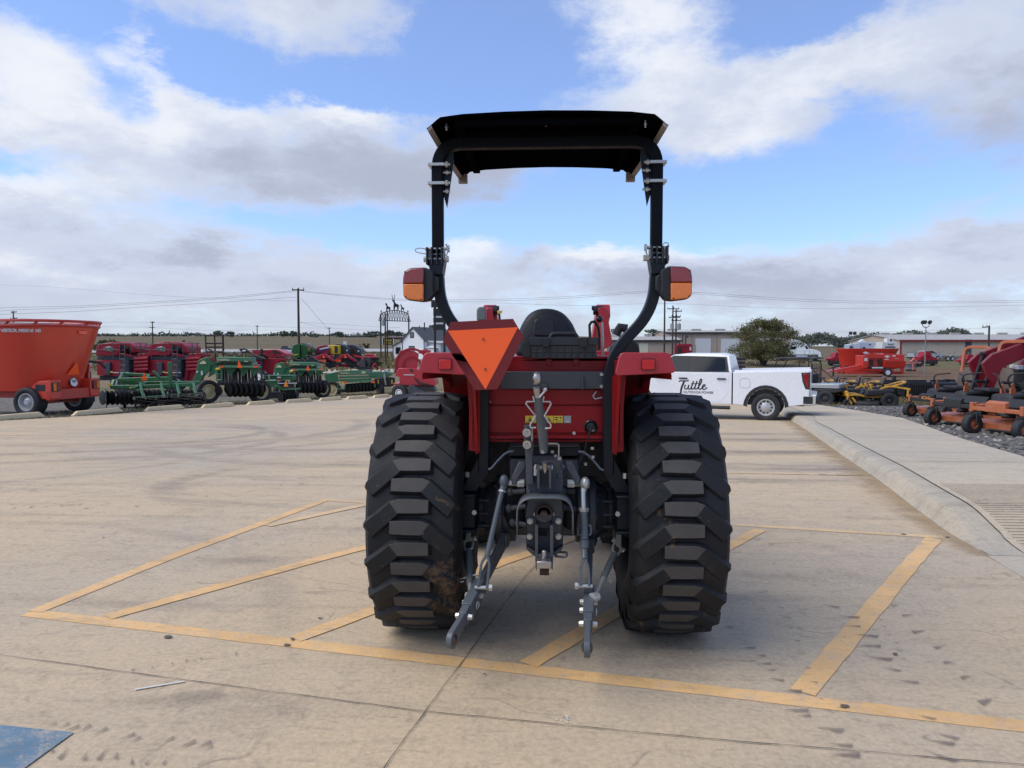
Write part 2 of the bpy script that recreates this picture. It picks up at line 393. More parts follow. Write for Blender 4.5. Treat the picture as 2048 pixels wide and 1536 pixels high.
def concrete(name, tan, grey, dark, marks=False, grain=1.0):
    m = bpy.data.materials.new(name); m.use_nodes = True; t = NT(m.node_tree)
    tc = t.n('ShaderNodeTexCoord').outputs['Object']
    n1 = t.ramp(t.noise(tc, .22, 5, .6), .38, .62)
    n2 = t.noise(tc, 1.3, 7, .65)
    c = t.mix(n1, tan, grey)
    c = t.mix(t.m('MULTIPLY', t.ramp(n2, .50, .72), .30), c, dark)
    # streaks left by traffic
    mp = t.n('ShaderNodeMapping', Vector=tc, Scale=(.35, 2.6, 1.0), Rotation=(0, 0, R(8))).outputs[0]
    st = t.ramp(t.noise(mp, 1.1, 7, .62, .4), .50, .74)
    c = t.mix(t.m('MULTIPLY', st, .47), c, dark)
    mp2 = t.n('ShaderNodeMapping', Vector=tc, Scale=(1.6, 9.0, 1.0), Rotation=(0, 0, R(-14))).outputs[0]
    st2 = t.ramp(t.noise(mp2, 2.0, 5, .6, .3), .54, .75)
    c = t.mix(t.m('MULTIPLY', st2, .35), c, dark)
    lt = t.ramp(t.noise(tc, 2.7, 6, .6), .55, .75)
    c = t.mix(t.m('MULTIPLY', lt, .30), c, tuple(min(1, x*1.25) for x in tan))
    if marks:
        s = t.n('ShaderNodeSeparateXYZ', i0=tc); X, Y = s.outputs[0], s.outputs[1]
        wob = t.m('MULTIPLY', t.m('SUBTRACT', t.noise(tc, .6, 3), .5), .35)
        tot = None
        for (cx, cy, r, wd, am, a0) in marks:            # arcs left by turning tyres
            dx, dy = t.m('SUBTRACT', X, cx), t.m('SUBTRACT', Y, cy)
            d = t.m('SQRT', t.m('ADD', t.m('MULTIPLY', dx, dx), t.m('MULTIPLY', dy, dy)))
            q = t.m('DIVIDE', t.m('ADD', t.m('SUBTRACT', d, r), wob), wd)
            gsn = t.m('EXPONENT', t.m('MULTIPLY', t.m('POWER', t.m('ABSOLUTE', q), 3.0), -1.0))
            ca = t.m('DIVIDE', t.m('ADD', t.m('MULTIPLY', dx, math.cos(a0)), t.m('MULTIPLY', dy, math.sin(a0))), t.m('MAXIMUM', d, .01))
            gsn = t.m('MULTIPLY', t.m('MULTIPLY', gsn, t.ramp(ca, .2, .8)), am)
            tot = gsn if tot is None else t.m('MAXIMUM', tot, gsn)
        for (cx, cy, rx, ry, am) in STAINS:
            u = t.m('DIVIDE', t.m('SUBTRACT', X, cx), rx); v = t.m('DIVIDE', t.m('SUBTRACT', Y, cy), ry)
            gsn = t.m('MULTIPLY', t.m('EXPONENT', t.m('MULTIPLY', t.m('ADD', t.m('MULTIPLY', u, u), t.m('MULTIPLY', v, v)), -1.0)), am)
            tot = t.m('MAXIMUM', tot, gsn)
        brk = t.ramp(t.noise(t.n('ShaderNodeMapping', Vector=tc, Scale=(.7,3.2,1)).outputs[0], 2.2, 7, .7), .30, .60)
        c = t.mix(t.m('MULTIPLY', tot, brk), c, (.075, .07, .075))
        # washed-in soil along the kerb foot
    # scuffs: thin curling scratches, and blotches a hand wide
    for sc_, rot, wd, am in ((1.1, 25, .010, .55), (2.3, -40, .014, .42), (.6, 70, .007, .5), (4.5, 10, .02, .30)):
        mpp = t.n('ShaderNodeMapping', Vector=tc, Scale=(1.0, 1.7, 1.0), Rotation=(0, 0, R(rot)), Location=(rot, sc_*3, 0)).outputs[0]
        ln = t.m('SUBTRACT', 1.0, t.ramp(t.m('ABSOLUTE', t.m('SUBTRACT', t.noise(mpp, sc_, 2.2, .5, .6), .5)), wd*.2, wd))
        msk = t.ramp(t.noise(mpp, sc_*1.9, 5, .7), .50, .66)
        c = t.mix(t.m('MULTIPLY', t.m('MULTIPLY', ln, msk), am), c, tuple(x*.62 for x in dark))
    bl = t.noise(tc, 8.5, 7, .72)
    c = t.mix(t.m('MULTIPLY', t.ramp(bl, .50, .68), .34), c, tuple(x*.9 for x in dark))
    c = t.mix(t.m('MULTIPLY', t.ramp(t.noise(tc, 5.1, 8, .72), .54, .70), .30), c, tuple(min(1, x*1.12) for x in tan))
    fine = t.noise(tc, 150*grain, 3, .7); mid = t.noise(tc, 38*grain, 5, .7)
    c = t.mix(.20, c, t.mix(t.ramp(mid, .30, .70), tuple(x*.55 for x in dark), tuple(min(1, x*1.35) for x in tan)), 'MIX')
    c = t.mix(t.m('MULTIPLY', t.ramp(fine, .58, .8), .35), c, (.10, .09, .08))
    b = t.n('ShaderNodeBsdfPrincipled', Base_Color=c, Roughness=t.m('MULTIPLY_ADD', n2, .3, .62))
    b.inputs['Specular IOR Level'].default_value = .35
    bp = t.n('ShaderNodeBump', Strength=.45, Distance=.006, Height=t.m('ADD', mid, t.m('MULTIPLY', fine, .6))); t.put(b.inputs['Normal'], bp.outputs[0])
    t.n('ShaderNodeOutputMaterial', Surface=b.outputs[0]); return m

STAINS = []
for px, py, rx, ry, am in [(1590,905,1.9,.30,1.0),(1540,880,1.8,.40,.8),(1640,938,1.3,.22,.9),(1480,868,2.2,.35,.6),(1500,960,1.6,.18,.6),(1330,1300,.22,.35,.55),(1000,1270,.5,.25,.2),(260,860,2.2,.3,.3),(560,880,1.8,.5,.3),(500,1120,.35,.12,.45),(340,1205,.3,.1,.3)]:
    p = G(px, py); STAINS.append((p.x, p.y, rx, ry, am))
def mk(px, py, r, wd, am, a0):           # arc whose stroke passes through the picture point
    p = G(px, py); return (p.x - r*math.cos(a0), p.y - r*math.sin(a0), r, wd, am, a0)
MARKS = [mk(520,865,3.2,.16,.55,R(10)), mk(560,870,4.5,.18,.5,R(25)), mk(480,885,6.5,.22,.5,R(-35)), mk(330,975,1.6,.16,.4,R(200)), mk(420,1000,2.2,.10,.3,R(240)),
         mk(160,920,7,.2,.4,R(-60)), mk(60,960,4.0,.12,.3,R(-40)), mk(300,1060,3,.1,.25,R(70)), mk(620,900,3,.22,.45,R(-80)), mk(650,930,5,.25,.4,R(-95)), mk(100,890,9,.3,.35,R(-80)), mk(1500,930,5,.2,.45,R(90))]
CONC = concrete('lot_concrete', (.56,.425,.265), (.45,.375,.28), (.22,.18,.14), MARKS)
WALK = concrete('walk_concrete', (.53,.44,.315), (.455,.395,.305), (.28,.24,.185))
KERBM = concrete('kerb_concrete', (.47,.40,.295), (.41,.37,.30), (.19,.155,.115))

def strip(name, ys, fx0, fx1, fz, m, nx=6):
    b = MB()
    b.grid([[V((fx0(y)+(fx1(y)-fx0(y))*i/nx, y, fz(fx0(y)+(fx1(y)-fx0(y))*i/nx, y))) for i in range(nx+1)] for y in ys])
    o = b.build(name, m, smooth=60); tag(o, kind='structure'); return o
ys = [-14 + .5*i for i in range(int((LOTEND+14)/.5)+1)]
lot = strip('parking_lot', ys, xl, xk, zlot, CONC, 12)
# kerb: swept profile
kys = [Y0-.02 + (LOTEND-Y0)*(i/120)**1.6 for i in range(121)]
rows = []
for y in kys:
    x0, h, j = xk(y), hk(y), xj(y); w_ = j-x0
    pr = [(-.02,-.01),(.01,.14),(.035,.50),(.075,.84),(.12,.97),(.19,1.0),(w_-.03,1.0),(w_-.004,.985)]
    rows.append([V((x0+u*(1 if u < .3 else 1), y, zlot(x0, y)+max(h*v, .004 if 0 < v else -.01))) for u, v in pr])
kb_o = MB().grid(rows).build('kerb', KERBM, smooth=50); tag(kb_o, kind='structure')
wys = [-6 + (Y0+6)*i/20 for i in range(20)] + kys
pave = strip('pavement', wys, lambda y: xj(y) if y >= Y0 else xk(y)+.0, xe, lambda x, y: zlot(x, y)+hk(y)+.004, WALK, 10)
# washed-in soil at the kerb foot
def grit_mat(name, col, lo, hi, sc=3.0, al=1.0):
    m = bpy.data.materials.new(name); m.use_nodes = True; t = NT(m.node_tree)
    tc = t.n('ShaderNodeTexCoord').outputs['Object']
    b = t.n('ShaderNodeBsdfPrincipled', Roughness=.9)
    t.put(b.inputs['Base Color'], t.mix(t.noise(tc, 30, 5, .7), tuple(x*.75 for x in col), tuple(x*1.2 for x in col)))
    uv = t.n('ShaderNodeAttribute', p_attribute_name='fade').outputs['Fac']
    a = t.ramp(t.m('ADD', t.m('MULTIPLY', t.m('ADD', t.noise(tc, sc, 7, .7), t.m('SUBTRACT', uv, 1.0)), 1.0), 0.0), lo, hi)
    tr = t.n('ShaderNodeBsdfTransparent')
    mx = t.n('ShaderNodeMixShader', i0=t.m('MULTIPLY', a, al), i1=tr.outputs[0], i2=b.outputs[0])
    t.n('ShaderNodeOutputMaterial', Surface=mx.outputs[0]); return m
def fade_sheet(name, rows, fades, m, kind='structure'):
    o = MB().grid(rows).build(name, m, smooth=60)
    at = o.data.attributes.new('fade', 'FLOAT', 'POINT'); at.data.foreach_set('value', [f for r in fades for f in r])
    return tag(o, kind=kind)
SOIL = grit_mat('washed_soil', (.40,.28,.15), -.05, .70, 3.5, .75)
rws, fds = [], []
for y in kys[:100]:
    wd = .35+.35*min(1, (y-Y0)/3)
    rws.append([V((xk(y)+.03-wd*u, y, zlot(xk(y), y)+.004)) for u in (0, .25, .5, .75, 1)]); fds.append([1.0, .85, .6, .3, 0.0])
fade_sheet('kerb_soil', rws, fds, SOIL)
# ------------------------------------------------------------------ painted lines
def paint(name, col, wear_lo, wear_hi, under=(.47,.38,.28)):
    m = bpy.data.materials.new(name); m.use_nodes = True; t = NT(m.node_tree)
    tc = t.n('ShaderNodeTexCoord').outputs['Object']
    mid = t.noise(tc, 38, 5, .7); fine = t.noise(tc, 150, 3, .7)
    c = t.mix(t.ramp(t.noise(tc, 1.6, 6, .65), .40, .65), col, tuple(x*.8 for x in col))
    mp = t.n('ShaderNodeMapping', Vector=tc, Scale=(1.2, 4.0, 1.0), Rotation=(0, 0, R(20))).outputs[0]
    c = t.mix(t.m('MULTIPLY', t.ramp(t.noise(mp, 2.4, 6, .68), .52, .72), .55), c, tuple(x*.42 for x in under))
    wear = t.ramp(t.m('ADD', t.m('MULTIPLY', t.noise(tc, 9, 8, .75), .6), t.m('MULTIPLY', fine, .4)), wear_lo, wear_hi)
    c = t.mix(wear, c, under)
    c = t.mix(t.m('MULTIPLY', t.ramp(mid, .50, .72), .30), c, (.20, .16, .12))
    b = t.n('ShaderNodeBsdfPrincipled', Base_Color=c, Roughness=.72)
    bp = t.n('ShaderNodeBump', Strength=.35, Distance=.005, Height=mid); t.put(b.inputs['Normal'], bp.outputs[0])
    t.n('ShaderNodeOutputMaterial', Surface=b.outputs[0]); return m
YEL = paint('yellow_line_paint', (.76,.46,.185), .475, .66)
YEL2 = paint('faded_line_paint', (.72,.48,.22), .44, .62)
BLU = paint('blue_bay_paint', (.105,.195,.27), .47, .68)
def stripe(name, a, b, wd, m, dz=.004, trim=0.0):
    p, q = G(*a), G(*b); d = (q-p).normalized(); n_ = V((-d.y, d.x, 0))*wd/2; L = (q-p).length; k = max(2, int(L/.11))
    rows = []
    for i in range(k+1):
        c = p + d*(L*i/k); w2 = n_*(1+random.uniform(-.09, .05))
        rows.append([V(((c+w2*s_).x, (c+w2*s_).y, zlot((c+w2*s_).x, (c+w2*s_).y)+dz)) for s_ in (-1, 1)])
    o = MB().grid(rows).build(name, m, smooth=60); return tag(o, kind='structure')
LW = .105
stripe('road_marking', (55,1226), (2250,1476), LW, YEL, .002)
stripe('road_marking', (652,1000), (1888,1075), LW, YEL2, .0028)
stripe('road_marking', (70,1224), (655,999), LW, YEL, .0036)
stripe('road_marking', (1605,1386), (1868,1078), LW*1.1, YEL, .0036)
stripe('road_marking', (215,1235), (1010,1026), LW, YEL, .0044)
stripe('road_marking', (590,1279), (1180,1066), LW, YEL, .0044)
stripe('road_marking', (1056,1330), (1520,1060), LW, YEL, .0044)
stripe('road_marking', (535,1052), (740,1008), LW, YEL2, .0052)
stripe('road_marking', (1380,944), (1728,951), LW, YEL2)
stripe('road_marking', (1380,876), (1640,880), LW, YEL2)
stripe('road_marking', (-60,868), (60,871), LW, YEL2)
q = [G(-200,1432), G(148,1467), G(40,1545), G(-300,1640)]
b = MB(); n_ = 6
b.grid([[V((0,0,.005)) + (q[0]*(1-u)+q[1]*u)*(1-v_) + (q[3]*(1-u)+q[2]*u)*v_ for u in [i/n_ for i in range(n_+1)]] for v_ in [j/n_ for j in range(n_+1)]])
tag(b.build('blue_marking', BLU, smooth=60), kind='structure')
# saw-cut joints
JM = mat('joint_filler', (.045,.04,.035), .95, var=.4, scale=30)
def joint(pts, wd=.0055, dz=.006, wob=.006):
    P = [G(*p) for p in pts]; out = []
    for i in range(len(P)-1):
        L = (P[i+1]-P[i]).length; k = max(2, int(L/.08)); out += [P[i]+(P[i+1]-P[i])*j/k for j in range(k)]
    out.append(P[-1]); d = (P[-1]-P[0]).normalized(); n_ = V((-d.y, d.x, 0))
    rows = []
    for c in out:
        c = c + n_*random.uniform(-wob, wob)*.5; w_ = wd*random.uniform(.35, 1.0)/2
        rows.append([V(((c+n_*s_*w_).x, (c+n_*s_*w_).y, zlot(c.x, c.y)+dz)) for s_ in (-1, 1)])
    tag(MB().grid(rows).build('expansion_joint', JM, smooth=0), kind='structure')
joint([(1160,1040),(1050,1155),(845,1432),(700,1630)], dz=.0062)
joint([(-100,1299),(0,1311),(370,1362),(845,1424),(1400,1478),(2200,1545)])
P = [V((xj(y)-.004, y, zlot(xj(y), y)+hk(y)+.009)) for y in kys]
rows = [[p+V((-.003*random.uniform(.2, 1.3), 0, 0)), p+V((-.0+.003*random.uniform(.2, 1.3), 0, .001))] for p in P[6:] if p.y < 20]
tag(MB().grid(rows).build('expansion_joint', mat('joint_dirt', (.26,.225,.17), .95, var=.4, scale=20), smooth=0), kind='structure')
for y in (9.4, 13.6, 18.0):
    rows = [[V((xj(y)+(xe(y)-xj(y))*i/20, y+s_*.006+.02*i/20, zlot(xj(y), y)+hk(y)+.009)) for s_ in (-1, 1)] for i in range(21)]
    tag(MB().grid(rows).build('expansion_joint', JM, smooth=0), kind='structure')
# grooved ramp: raised ribs near the end of the kerb
b = MB(); y = jt[0].y - .7
while y < 7.6:
    x0 = xj(max(y, Y0)) + .06; b.box((x0+.8, y, zlot(x0, y)+hk(y)+.006), (1.6, .028, .012)); y += .062
tag(b.build('ramp_ribs', WALK, smooth=0), kind='structure')
# tread prints left on the concrete
TREAD = grit_mat('tread_print', (.13,.11,.10), .05, .42, 26, .48)
def prints(px0, py0, px1, py1, n, size, side=1, lab='tyre_print'):
    rows_f, b = [], MB(); p, q_ = G(px0, py0), G(px1, py1); fd = []
    d = (q_-p).normalized(); nn = V((-d.y, d.x, 0))*side
    for i in range(n):
        if random.random() < .15: continue
        c = p+(q_-p)*(i/max(1, n-1)) + V((random.uniform(-1,1), random.uniform(-1,1), 0))*size*.22; z = zlot(c.x, c.y)+.0068
        a = d*random.uniform(.1,.6)+nn*.9; a.normalize(); e = V((-a.y, a.x, 0)); s_ = size*random.uniform(.8, 1.5)
        pts = [c-a*s_*.5, c-a*s_*.1+e*s_*.03, c+a*s_*.5+e*s_*.20, c+a*s_*.42-e*s_*.06]
        b.add([V((u.x, u.y, z)) for u in pts], [(0,1,2,3)]); fd += [random.uniform(.35, .6), random.uniform(.7, .9), 1.0, .95]
    o = b.build(lab, TREAD, smooth=0)
    at = o.data.attributes.new('fade', 'FLOAT', 'POINT'); at.data.foreach_set('value', fd); tag(o, kind='structure')
prints(1448,1255,1570,1382,9,.09); prints(1590,1420,1690,1510,5,.11); prints(1660,1215,1830,1395,9,.12); prints(1790,1210,1990,1400,7,.12,-1); prints(1560,1215,1640,1400,8,.05)
prints(1850,1440,1890,1520,4,.12); prints(90,1455,420,1500,13,.07); prints(110,1500,360,1530,9,.07,-1); prints(270,1345,470,1310,7,.05); prints(1760,1240,1800,1320,6,.05)
prints(20,1020,160,1010,5,.10); prints(170,1018,330,1010,6,.10,-1)
# chalk ticks and specks
CH = mat('chalk', (.60,.58,.53), .9)
tag(MB().grid([[G(270,1377,.006), G(268,1380,.006)], [G(368,1361,.006), G(370,1363,.006)]]).build('chalk_mark', CH, smooth=0), kind='structure')
b = MB()
for i in range(11):
    c = G(1130+random.gauss(0, 9), 1440+random.gauss(0, 4)); b.box((c.x, c.y, c.z+.004), (random.uniform(.004,.012), random.uniform(.004,.012), .002), (0, 0, random.random()*3))
tag(b.build('chalk_crumbs', CH, smooth=0), kind='stuff')
# dried mud crumbs and little oil spots
b = MB()
for px, py, r in [(895/2.667,960+842/2.667,.035),(1530/2.667,960+886/2.667,.03),(1560/2.667,960+855/2.667,.022),(760+578/2.768,1040+860/2.768,.010),(552/2.667,960+310/2.667,.02),(1400+1250/3.07,1000+214/3.07,.03),(1400+1520/3.07,1000+232/3.07,.03),(1790,1310,.02),(640,1238,.02),(1690,1415,.03)]:
    c = G(px, py); b.add([V((c.x+.75*r*math.cos(a)*random.uniform(.6,1.2), c.y+.55*r*math.sin(a)*random.uniform(.6,1.2), zlot(c.x, c.y)+.0075)) for a in [2*PI*i/9 for i in range(9)]], [list(range(9))])
tag(b.build('oil_spots', mat('oil', (.11,.085,.065), .7, var=.3), smooth=0), kind='structure')
# ------------------------------------------------------------------ natural ground
def earth():
    m = bpy.data.materials.new('earth'); m.use_nodes = True; t = NT(m.node_tree)
    tc = t.n('ShaderNodeTexCoord').outputs['Object']; s = t.n('ShaderNodeSeparateXYZ', i0=tc); X, Y = s.outputs[0], s.outputs[1]
    wob = t.m('MULTIPLY', t.m('SUBTRACT', t.noise(tc, .12, 4), .5), 14)
    Xw, Yw = t.m('ADD', X, wob), t.m('ADD', Y, wob)
    grass = t.mix(t.ramp(t.noise(tc, .5, 6, .7), .35, .68), (.17,.135,.07), (.105,.10,.045))
    field = t.mix(t.ramp(t.noise(t.n('ShaderNodeMapping', Vector=tc, Scale=(.25,1.4,1)).outputs[0], .05, 7, .65), .40, .62), (.155,.118,.066), (.10,.088,.050))
    c = t.mix(t.ramp(Y, 120, 200), grass, field)
    dirt = t.mix(t.ramp(t.noise(tc, .35, 8, .68), .38, .66), (.165,.088,.05), (.098,.055,.036))
    dirt = t.mix(t.ramp(t.noise(tc, 2.2, 6, .7), .55, .72), dirt, (.22,.145,.09))
    # dirt yard on the right, gravel and trampled turf on the left
    yard = t.m('MULTIPLY', t.ramp(Xw, 3, 12), t.m('MULTIPLY', t.ramp(Yw, 24, 40), t.m('SUBTRACT', 1.0, t.ramp(Yw, 102, 118))))
    c = t.mix(yard, c, dirt)
    lyard = t.m('MULTIPLY', t.m('SUBTRACT', 1.0, t.ramp(Xw, -14, 4)), t.m('MULTIPLY', t.ramp(Yw, 48, 56), t.m('SUBTRACT', 1.0, t.ramp(Yw, 80, 96))))
    c = t.mix(t.m('MULTIPLY', lyard, .8), c, t.mix(t.noise(tc, .6, 6, .7), (.30,.22,.14), (.19,.15,.08)))
    grav = t.mix(t.ramp(t.noise(tc, 9, 5, .75), .36, .66), (.06,.058,.056), (.30,.285,.265))
    gm = t.m('MULTIPLY', t.m('SUBTRACT', 1.0, t.ramp(Yw, 30, 46)), t.m('SUBTRACT', 1.0, t.ramp(Xw, -14, -5)))
    c = t.mix(gm, c, grav)
    gr2 = t.m('MULTIPLY', t.ramp(X, 4, 6), t.m('SUBTRACT', 1.0, t.ramp(Y, 27, 31)))
    c = t.mix(gr2, c, t.mix(.5, grav, (.08,.075,.07)))
    c = t.mix(.35, c, t.mix(t.ramp(t.noise(tc, 5, 6, .75), .35, .7), (.05,.045,.03), (.33,.27,.18)))
    b = t.n('ShaderNodeBsdfPrincipled', Base_Color=c, Roughness=.95); b.inputs['Specular IOR Level'].default_value = .1
    bp = t.n('ShaderNodeBump', Strength=.8, Distance=.06, Height=t.noise(tc, 7, 7, .75)); t.put(b.inputs['Normal'], bp.outputs[0])
    t.n('ShaderNodeOutputMaterial', Surface=b.outputs[0]); return m
ds = [1.5*1.075**i for i in range(104)]
azs = [R(a) for a in list(range(-180, -66, 6)) + [-66+2*i for i in range(67)] + list(range(72, 181, 6))]
rows = []
for d in ds:
    rows.append([V((d*math.sin(a), d*math.cos(a), float(tz(d*math.sin(a), d*math.cos(a))) - .05)) for a in azs])
tag(MB().grid(rows).build('ground', earth(), smooth=60), kind='structure')
# highway and yard tracks
ASPH = mat('pale_asphalt', (.36,.355,.34), .9, var=.12, scale=.3)
def track(name, top, bot, m, dz=.05):
    rows = [[G(*a)+V((0,0,dz)), G(*c)+V((0,0,dz))] for a, c in zip(top, bot)]
    rows2 = []
    for i in range(len(rows)-1):
        for j in range(12):
            u = j/12; pts = []
            for k in range(5):
                v_ = k/4; p = (rows[i][0]*(1-u)+rows[i+1][0]*u)*(1-v_) + (rows[i][1]*(1-u)+rows[i+1][1]*u)*v_
                pts.append(V((p.x, p.y, float(tz(p.x, p.y))+dz)))
            rows2.append(pts)
    tag(MB().grid(rows2).build(name, m, smooth=60), kind='structure')
track('highway', [(-400,703),(300,700),(800,698),(1000,698)], [(-400,709),(300,706),(800,704),(1000,704)], ASPH, .12)
TRK = mat('track_soil', (.42,.36,.28), .95, var=.15, scale=.5)
track('gravel_track', [(560,741),(800,738),(900,738)], [(560,748),(800,746),(900,747)], TRK, .06)
# ------------------------------------------------------------------ stone bed beside the pavement
def stones(name, n, fpos, smin, smax, m):
    base_v, base_f = None, None
    import bmesh
    bmh = bmesh.new(); bmesh.ops.create_icosphere(bmh, subdivisions=1, radius=1); bv = np.array([v.co[:] for v in bmh.verts]); bf = np.array([[v.index for v in f.verts] for f in bmh.faces]); bmh.free()
    nv_ = len(bv); VV = np.zeros((n*nv_, 3)); FF = np.zeros((n*len(bf), 3), int)
    for i in range(n):
        x, y, z = fpos(); s_ = smin+(smax-smin)*rng.random()**2
        k = bv*(1+rng.normal(0, .16, (nv_, 1)))*np.array([1, .5+.5*rng.random(), .45+.3*rng.random()])*s_
        a, c2 = rng.random()*6.28, rng.normal(0, .35); ca, sa = math.cos(a), math.sin(a)
        k = k @ np.array([[ca,sa,0],[-sa,ca,0],[0,0,1]]); cc, ss = math.cos(c2), math.sin(c2)
        k = k @ np.array([[1,0,0],[0,cc,ss],[0,-ss,cc]])
        VV[i*nv_:(i+1)*nv_] = k + np.array([x, y, z+s_*.25]); FF[i*len(bf):(i+1)*len(bf)] = bf + i*nv_
    me = bpy.data.meshes.new(name); me.from_pydata(VV.tolist(), [], FF.tolist()); me.materials.append(m)
    o = bpy.data.objects.new(name, me); COL.objects.link(o); return tag(o, kind='stuff')
def stone_mat():
    m = bpy.data.materials.new('river_stone'); m.use_nodes = True; t = NT(m.node_tree)
    tc = t.n('ShaderNodeTexCoord').outputs['Object']
    g_ = t.n('ShaderNodeNewGeometry').outputs['Random Per Island']
    cr = t.n('ShaderNodeValToRGB', i0=g_); e = cr.color_ramp.elements
    e[0].position = 0; e[0].color = (.06,.057,.055,1); e[1].position = 1; e[1].color = (.62,.56,.48,1)
    for p_, c_ in [(.45,(.12,.112,.105,1)),(.75,(.20,.18,.155,1)),(.9,(.32,.28,.23,1))]:
        q_ = e.new(p_); q_.color = c_
    c = t.mix(.35, cr.outputs[0], t.mix(t.noise(tc, 30, 4, .7), (.03,.03,.03), (.22,.20,.18)))
    b = t.n('ShaderNodeBsdfPrincipled', Base_Color=c, Roughness=.8); t.n('ShaderNodeOutputMaterial', Surface=b.outputs[0]); return m
def sp():
    y = 4.5 + 22*rng.random()**1.5; w_ = min(5.0, 1.2+y*.22)
    x = xe(y) + .02 + w_*rng.random(); return x, y, float(tz(x, y))+hk(y)*.7
RIVER = stone_mat()
stones('gravel_stones', 5200, sp, .025, .075, RIVER)
rows = []
for y in [3.5+.5*i for i in range(52)]:
    rows.append([V((xe(y)+u, y, float(tz(xe(y)+u, y))+hk(y)*.75-(.25 if u > 5 else 0))) for u in (-.02, .5, 1.5, 3, 4.5, 6.5)])
tag(MB().grid(rows).build('gravel_bed', mat('gravel_base', (.11,.102,.095), .95, var=.5, scale=24, bump=.9, bscale=30), smooth=60), kind='structure')
# ------------------------------------------------------------------ the tractor
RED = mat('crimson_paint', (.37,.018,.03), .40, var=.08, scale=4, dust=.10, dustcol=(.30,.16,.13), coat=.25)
REDD = mat('crimson_shaded', (.26,.003,.007), .32, var=.08, scale=5, spec=.3)  # same tractor red, darkened: shade on the rear panels put into the colour
NAVY = mat('navy_black_paint', (.007,.011,.017), .42, var=.15, spec=.28)
CAST = mat('charcoal_casting', (.050,.055,.064), .5, var=.22, scale=9, bump=.25, bscale=70, dust=.25, dustcol=(.12,.10,.08))
LINK = mat('slate_paint', (.072,.084,.095), .42, var=.12, dust=.18, dustcol=(.18,.16,.13))
ZINC = mat('zinc_plate', (.46,.46,.43), .34, .5, var=.12)
STEEL = mat('worn_steel', (.42,.40,.37), .42, 1.0, var=.3, scale=20)
RUST = mat('rusty_steel', (.055,.035,.025), .85, .3, var=.5, scale=18)
BLACKP = mat('black_plastic', (.012,.012,.013), .55, var=.2, bump=.15, bscale=200)
BLACKG = mat('black_gloss', (.01,.01,.012), .25, var=.1)
INK = mat('canopy_underside', (.003,.0032,.004), .9, var=.2, rvar=.05, spec=.0)
VINYL = mat('black_vinyl', (.018,.018,.021), .6, var=.2, bump=.2, bscale=120)
def rubber(name, col=(.026,.0255,.026), mud=.8):
    m = bpy.data.materials.new(name); m.use_nodes = True; t = NT(m.node_tree)
    tc = t.n('ShaderNodeTexCoord').outputs['Object']
    c = t.mix(t.noise(tc, 14, 6, .7), tuple(x*.7 for x in col), tuple(x*1.35 for x in col))
    c = t.mix(t.m('MULTIPLY', t.ramp(t.noise(tc, 5, 8, .72), .52, .75), .30), c, (.075,.065,.055))
    c = t.mix(t.m('MULTIPLY', t.ramp(t.noise(tc, 3.1, 9, .74, .4), .60, .65), mud), c, (.125,.075,.038))
    fl = t.ramp(t.noise(tc, 60, 2, .5), .73, .77); c = t.mix(t.m('MULTIPLY', fl, .7), c, (.17,.13,.09))
    b = t.n('ShaderNodeBsdfPrincipled', Base_Color=c, Roughness=t.m('MULTIPLY_ADD', t.noise(tc, 9, 4), .25, .5)); b.inputs['Specular IOR Level'].default_value = .35
    bp = t.n('ShaderNodeBump', Strength=.3, Distance=.004, Height=t.noise(tc, 45, 5, .7)); t.put(b.inputs['Normal'], bp.outputs[0])
    t.n('ShaderNodeOutputMaterial', Surface=b.outputs[0]); return m
TYRE = rubber('tyre_rubber', (.0085,.009,.0105), .65); TREADM = rubber('worn_tread', (.058,.054,.049), .9); TYRE2 = rubber('clean_tyre_rubber', (.024,.024,.025), .12)
YA, RT = 3.90, .632; ZA = .616; XC = .005
TO = (0, YA, 0)
T = AY
def mx(p): return V((2*XC-p.x, p.y, p.z))
trac = thing('tractor', 'red compact tractor with a black canopy, seen from behind on the painted hatching', 'tractor', TO)
def tb(): return MB(TO)
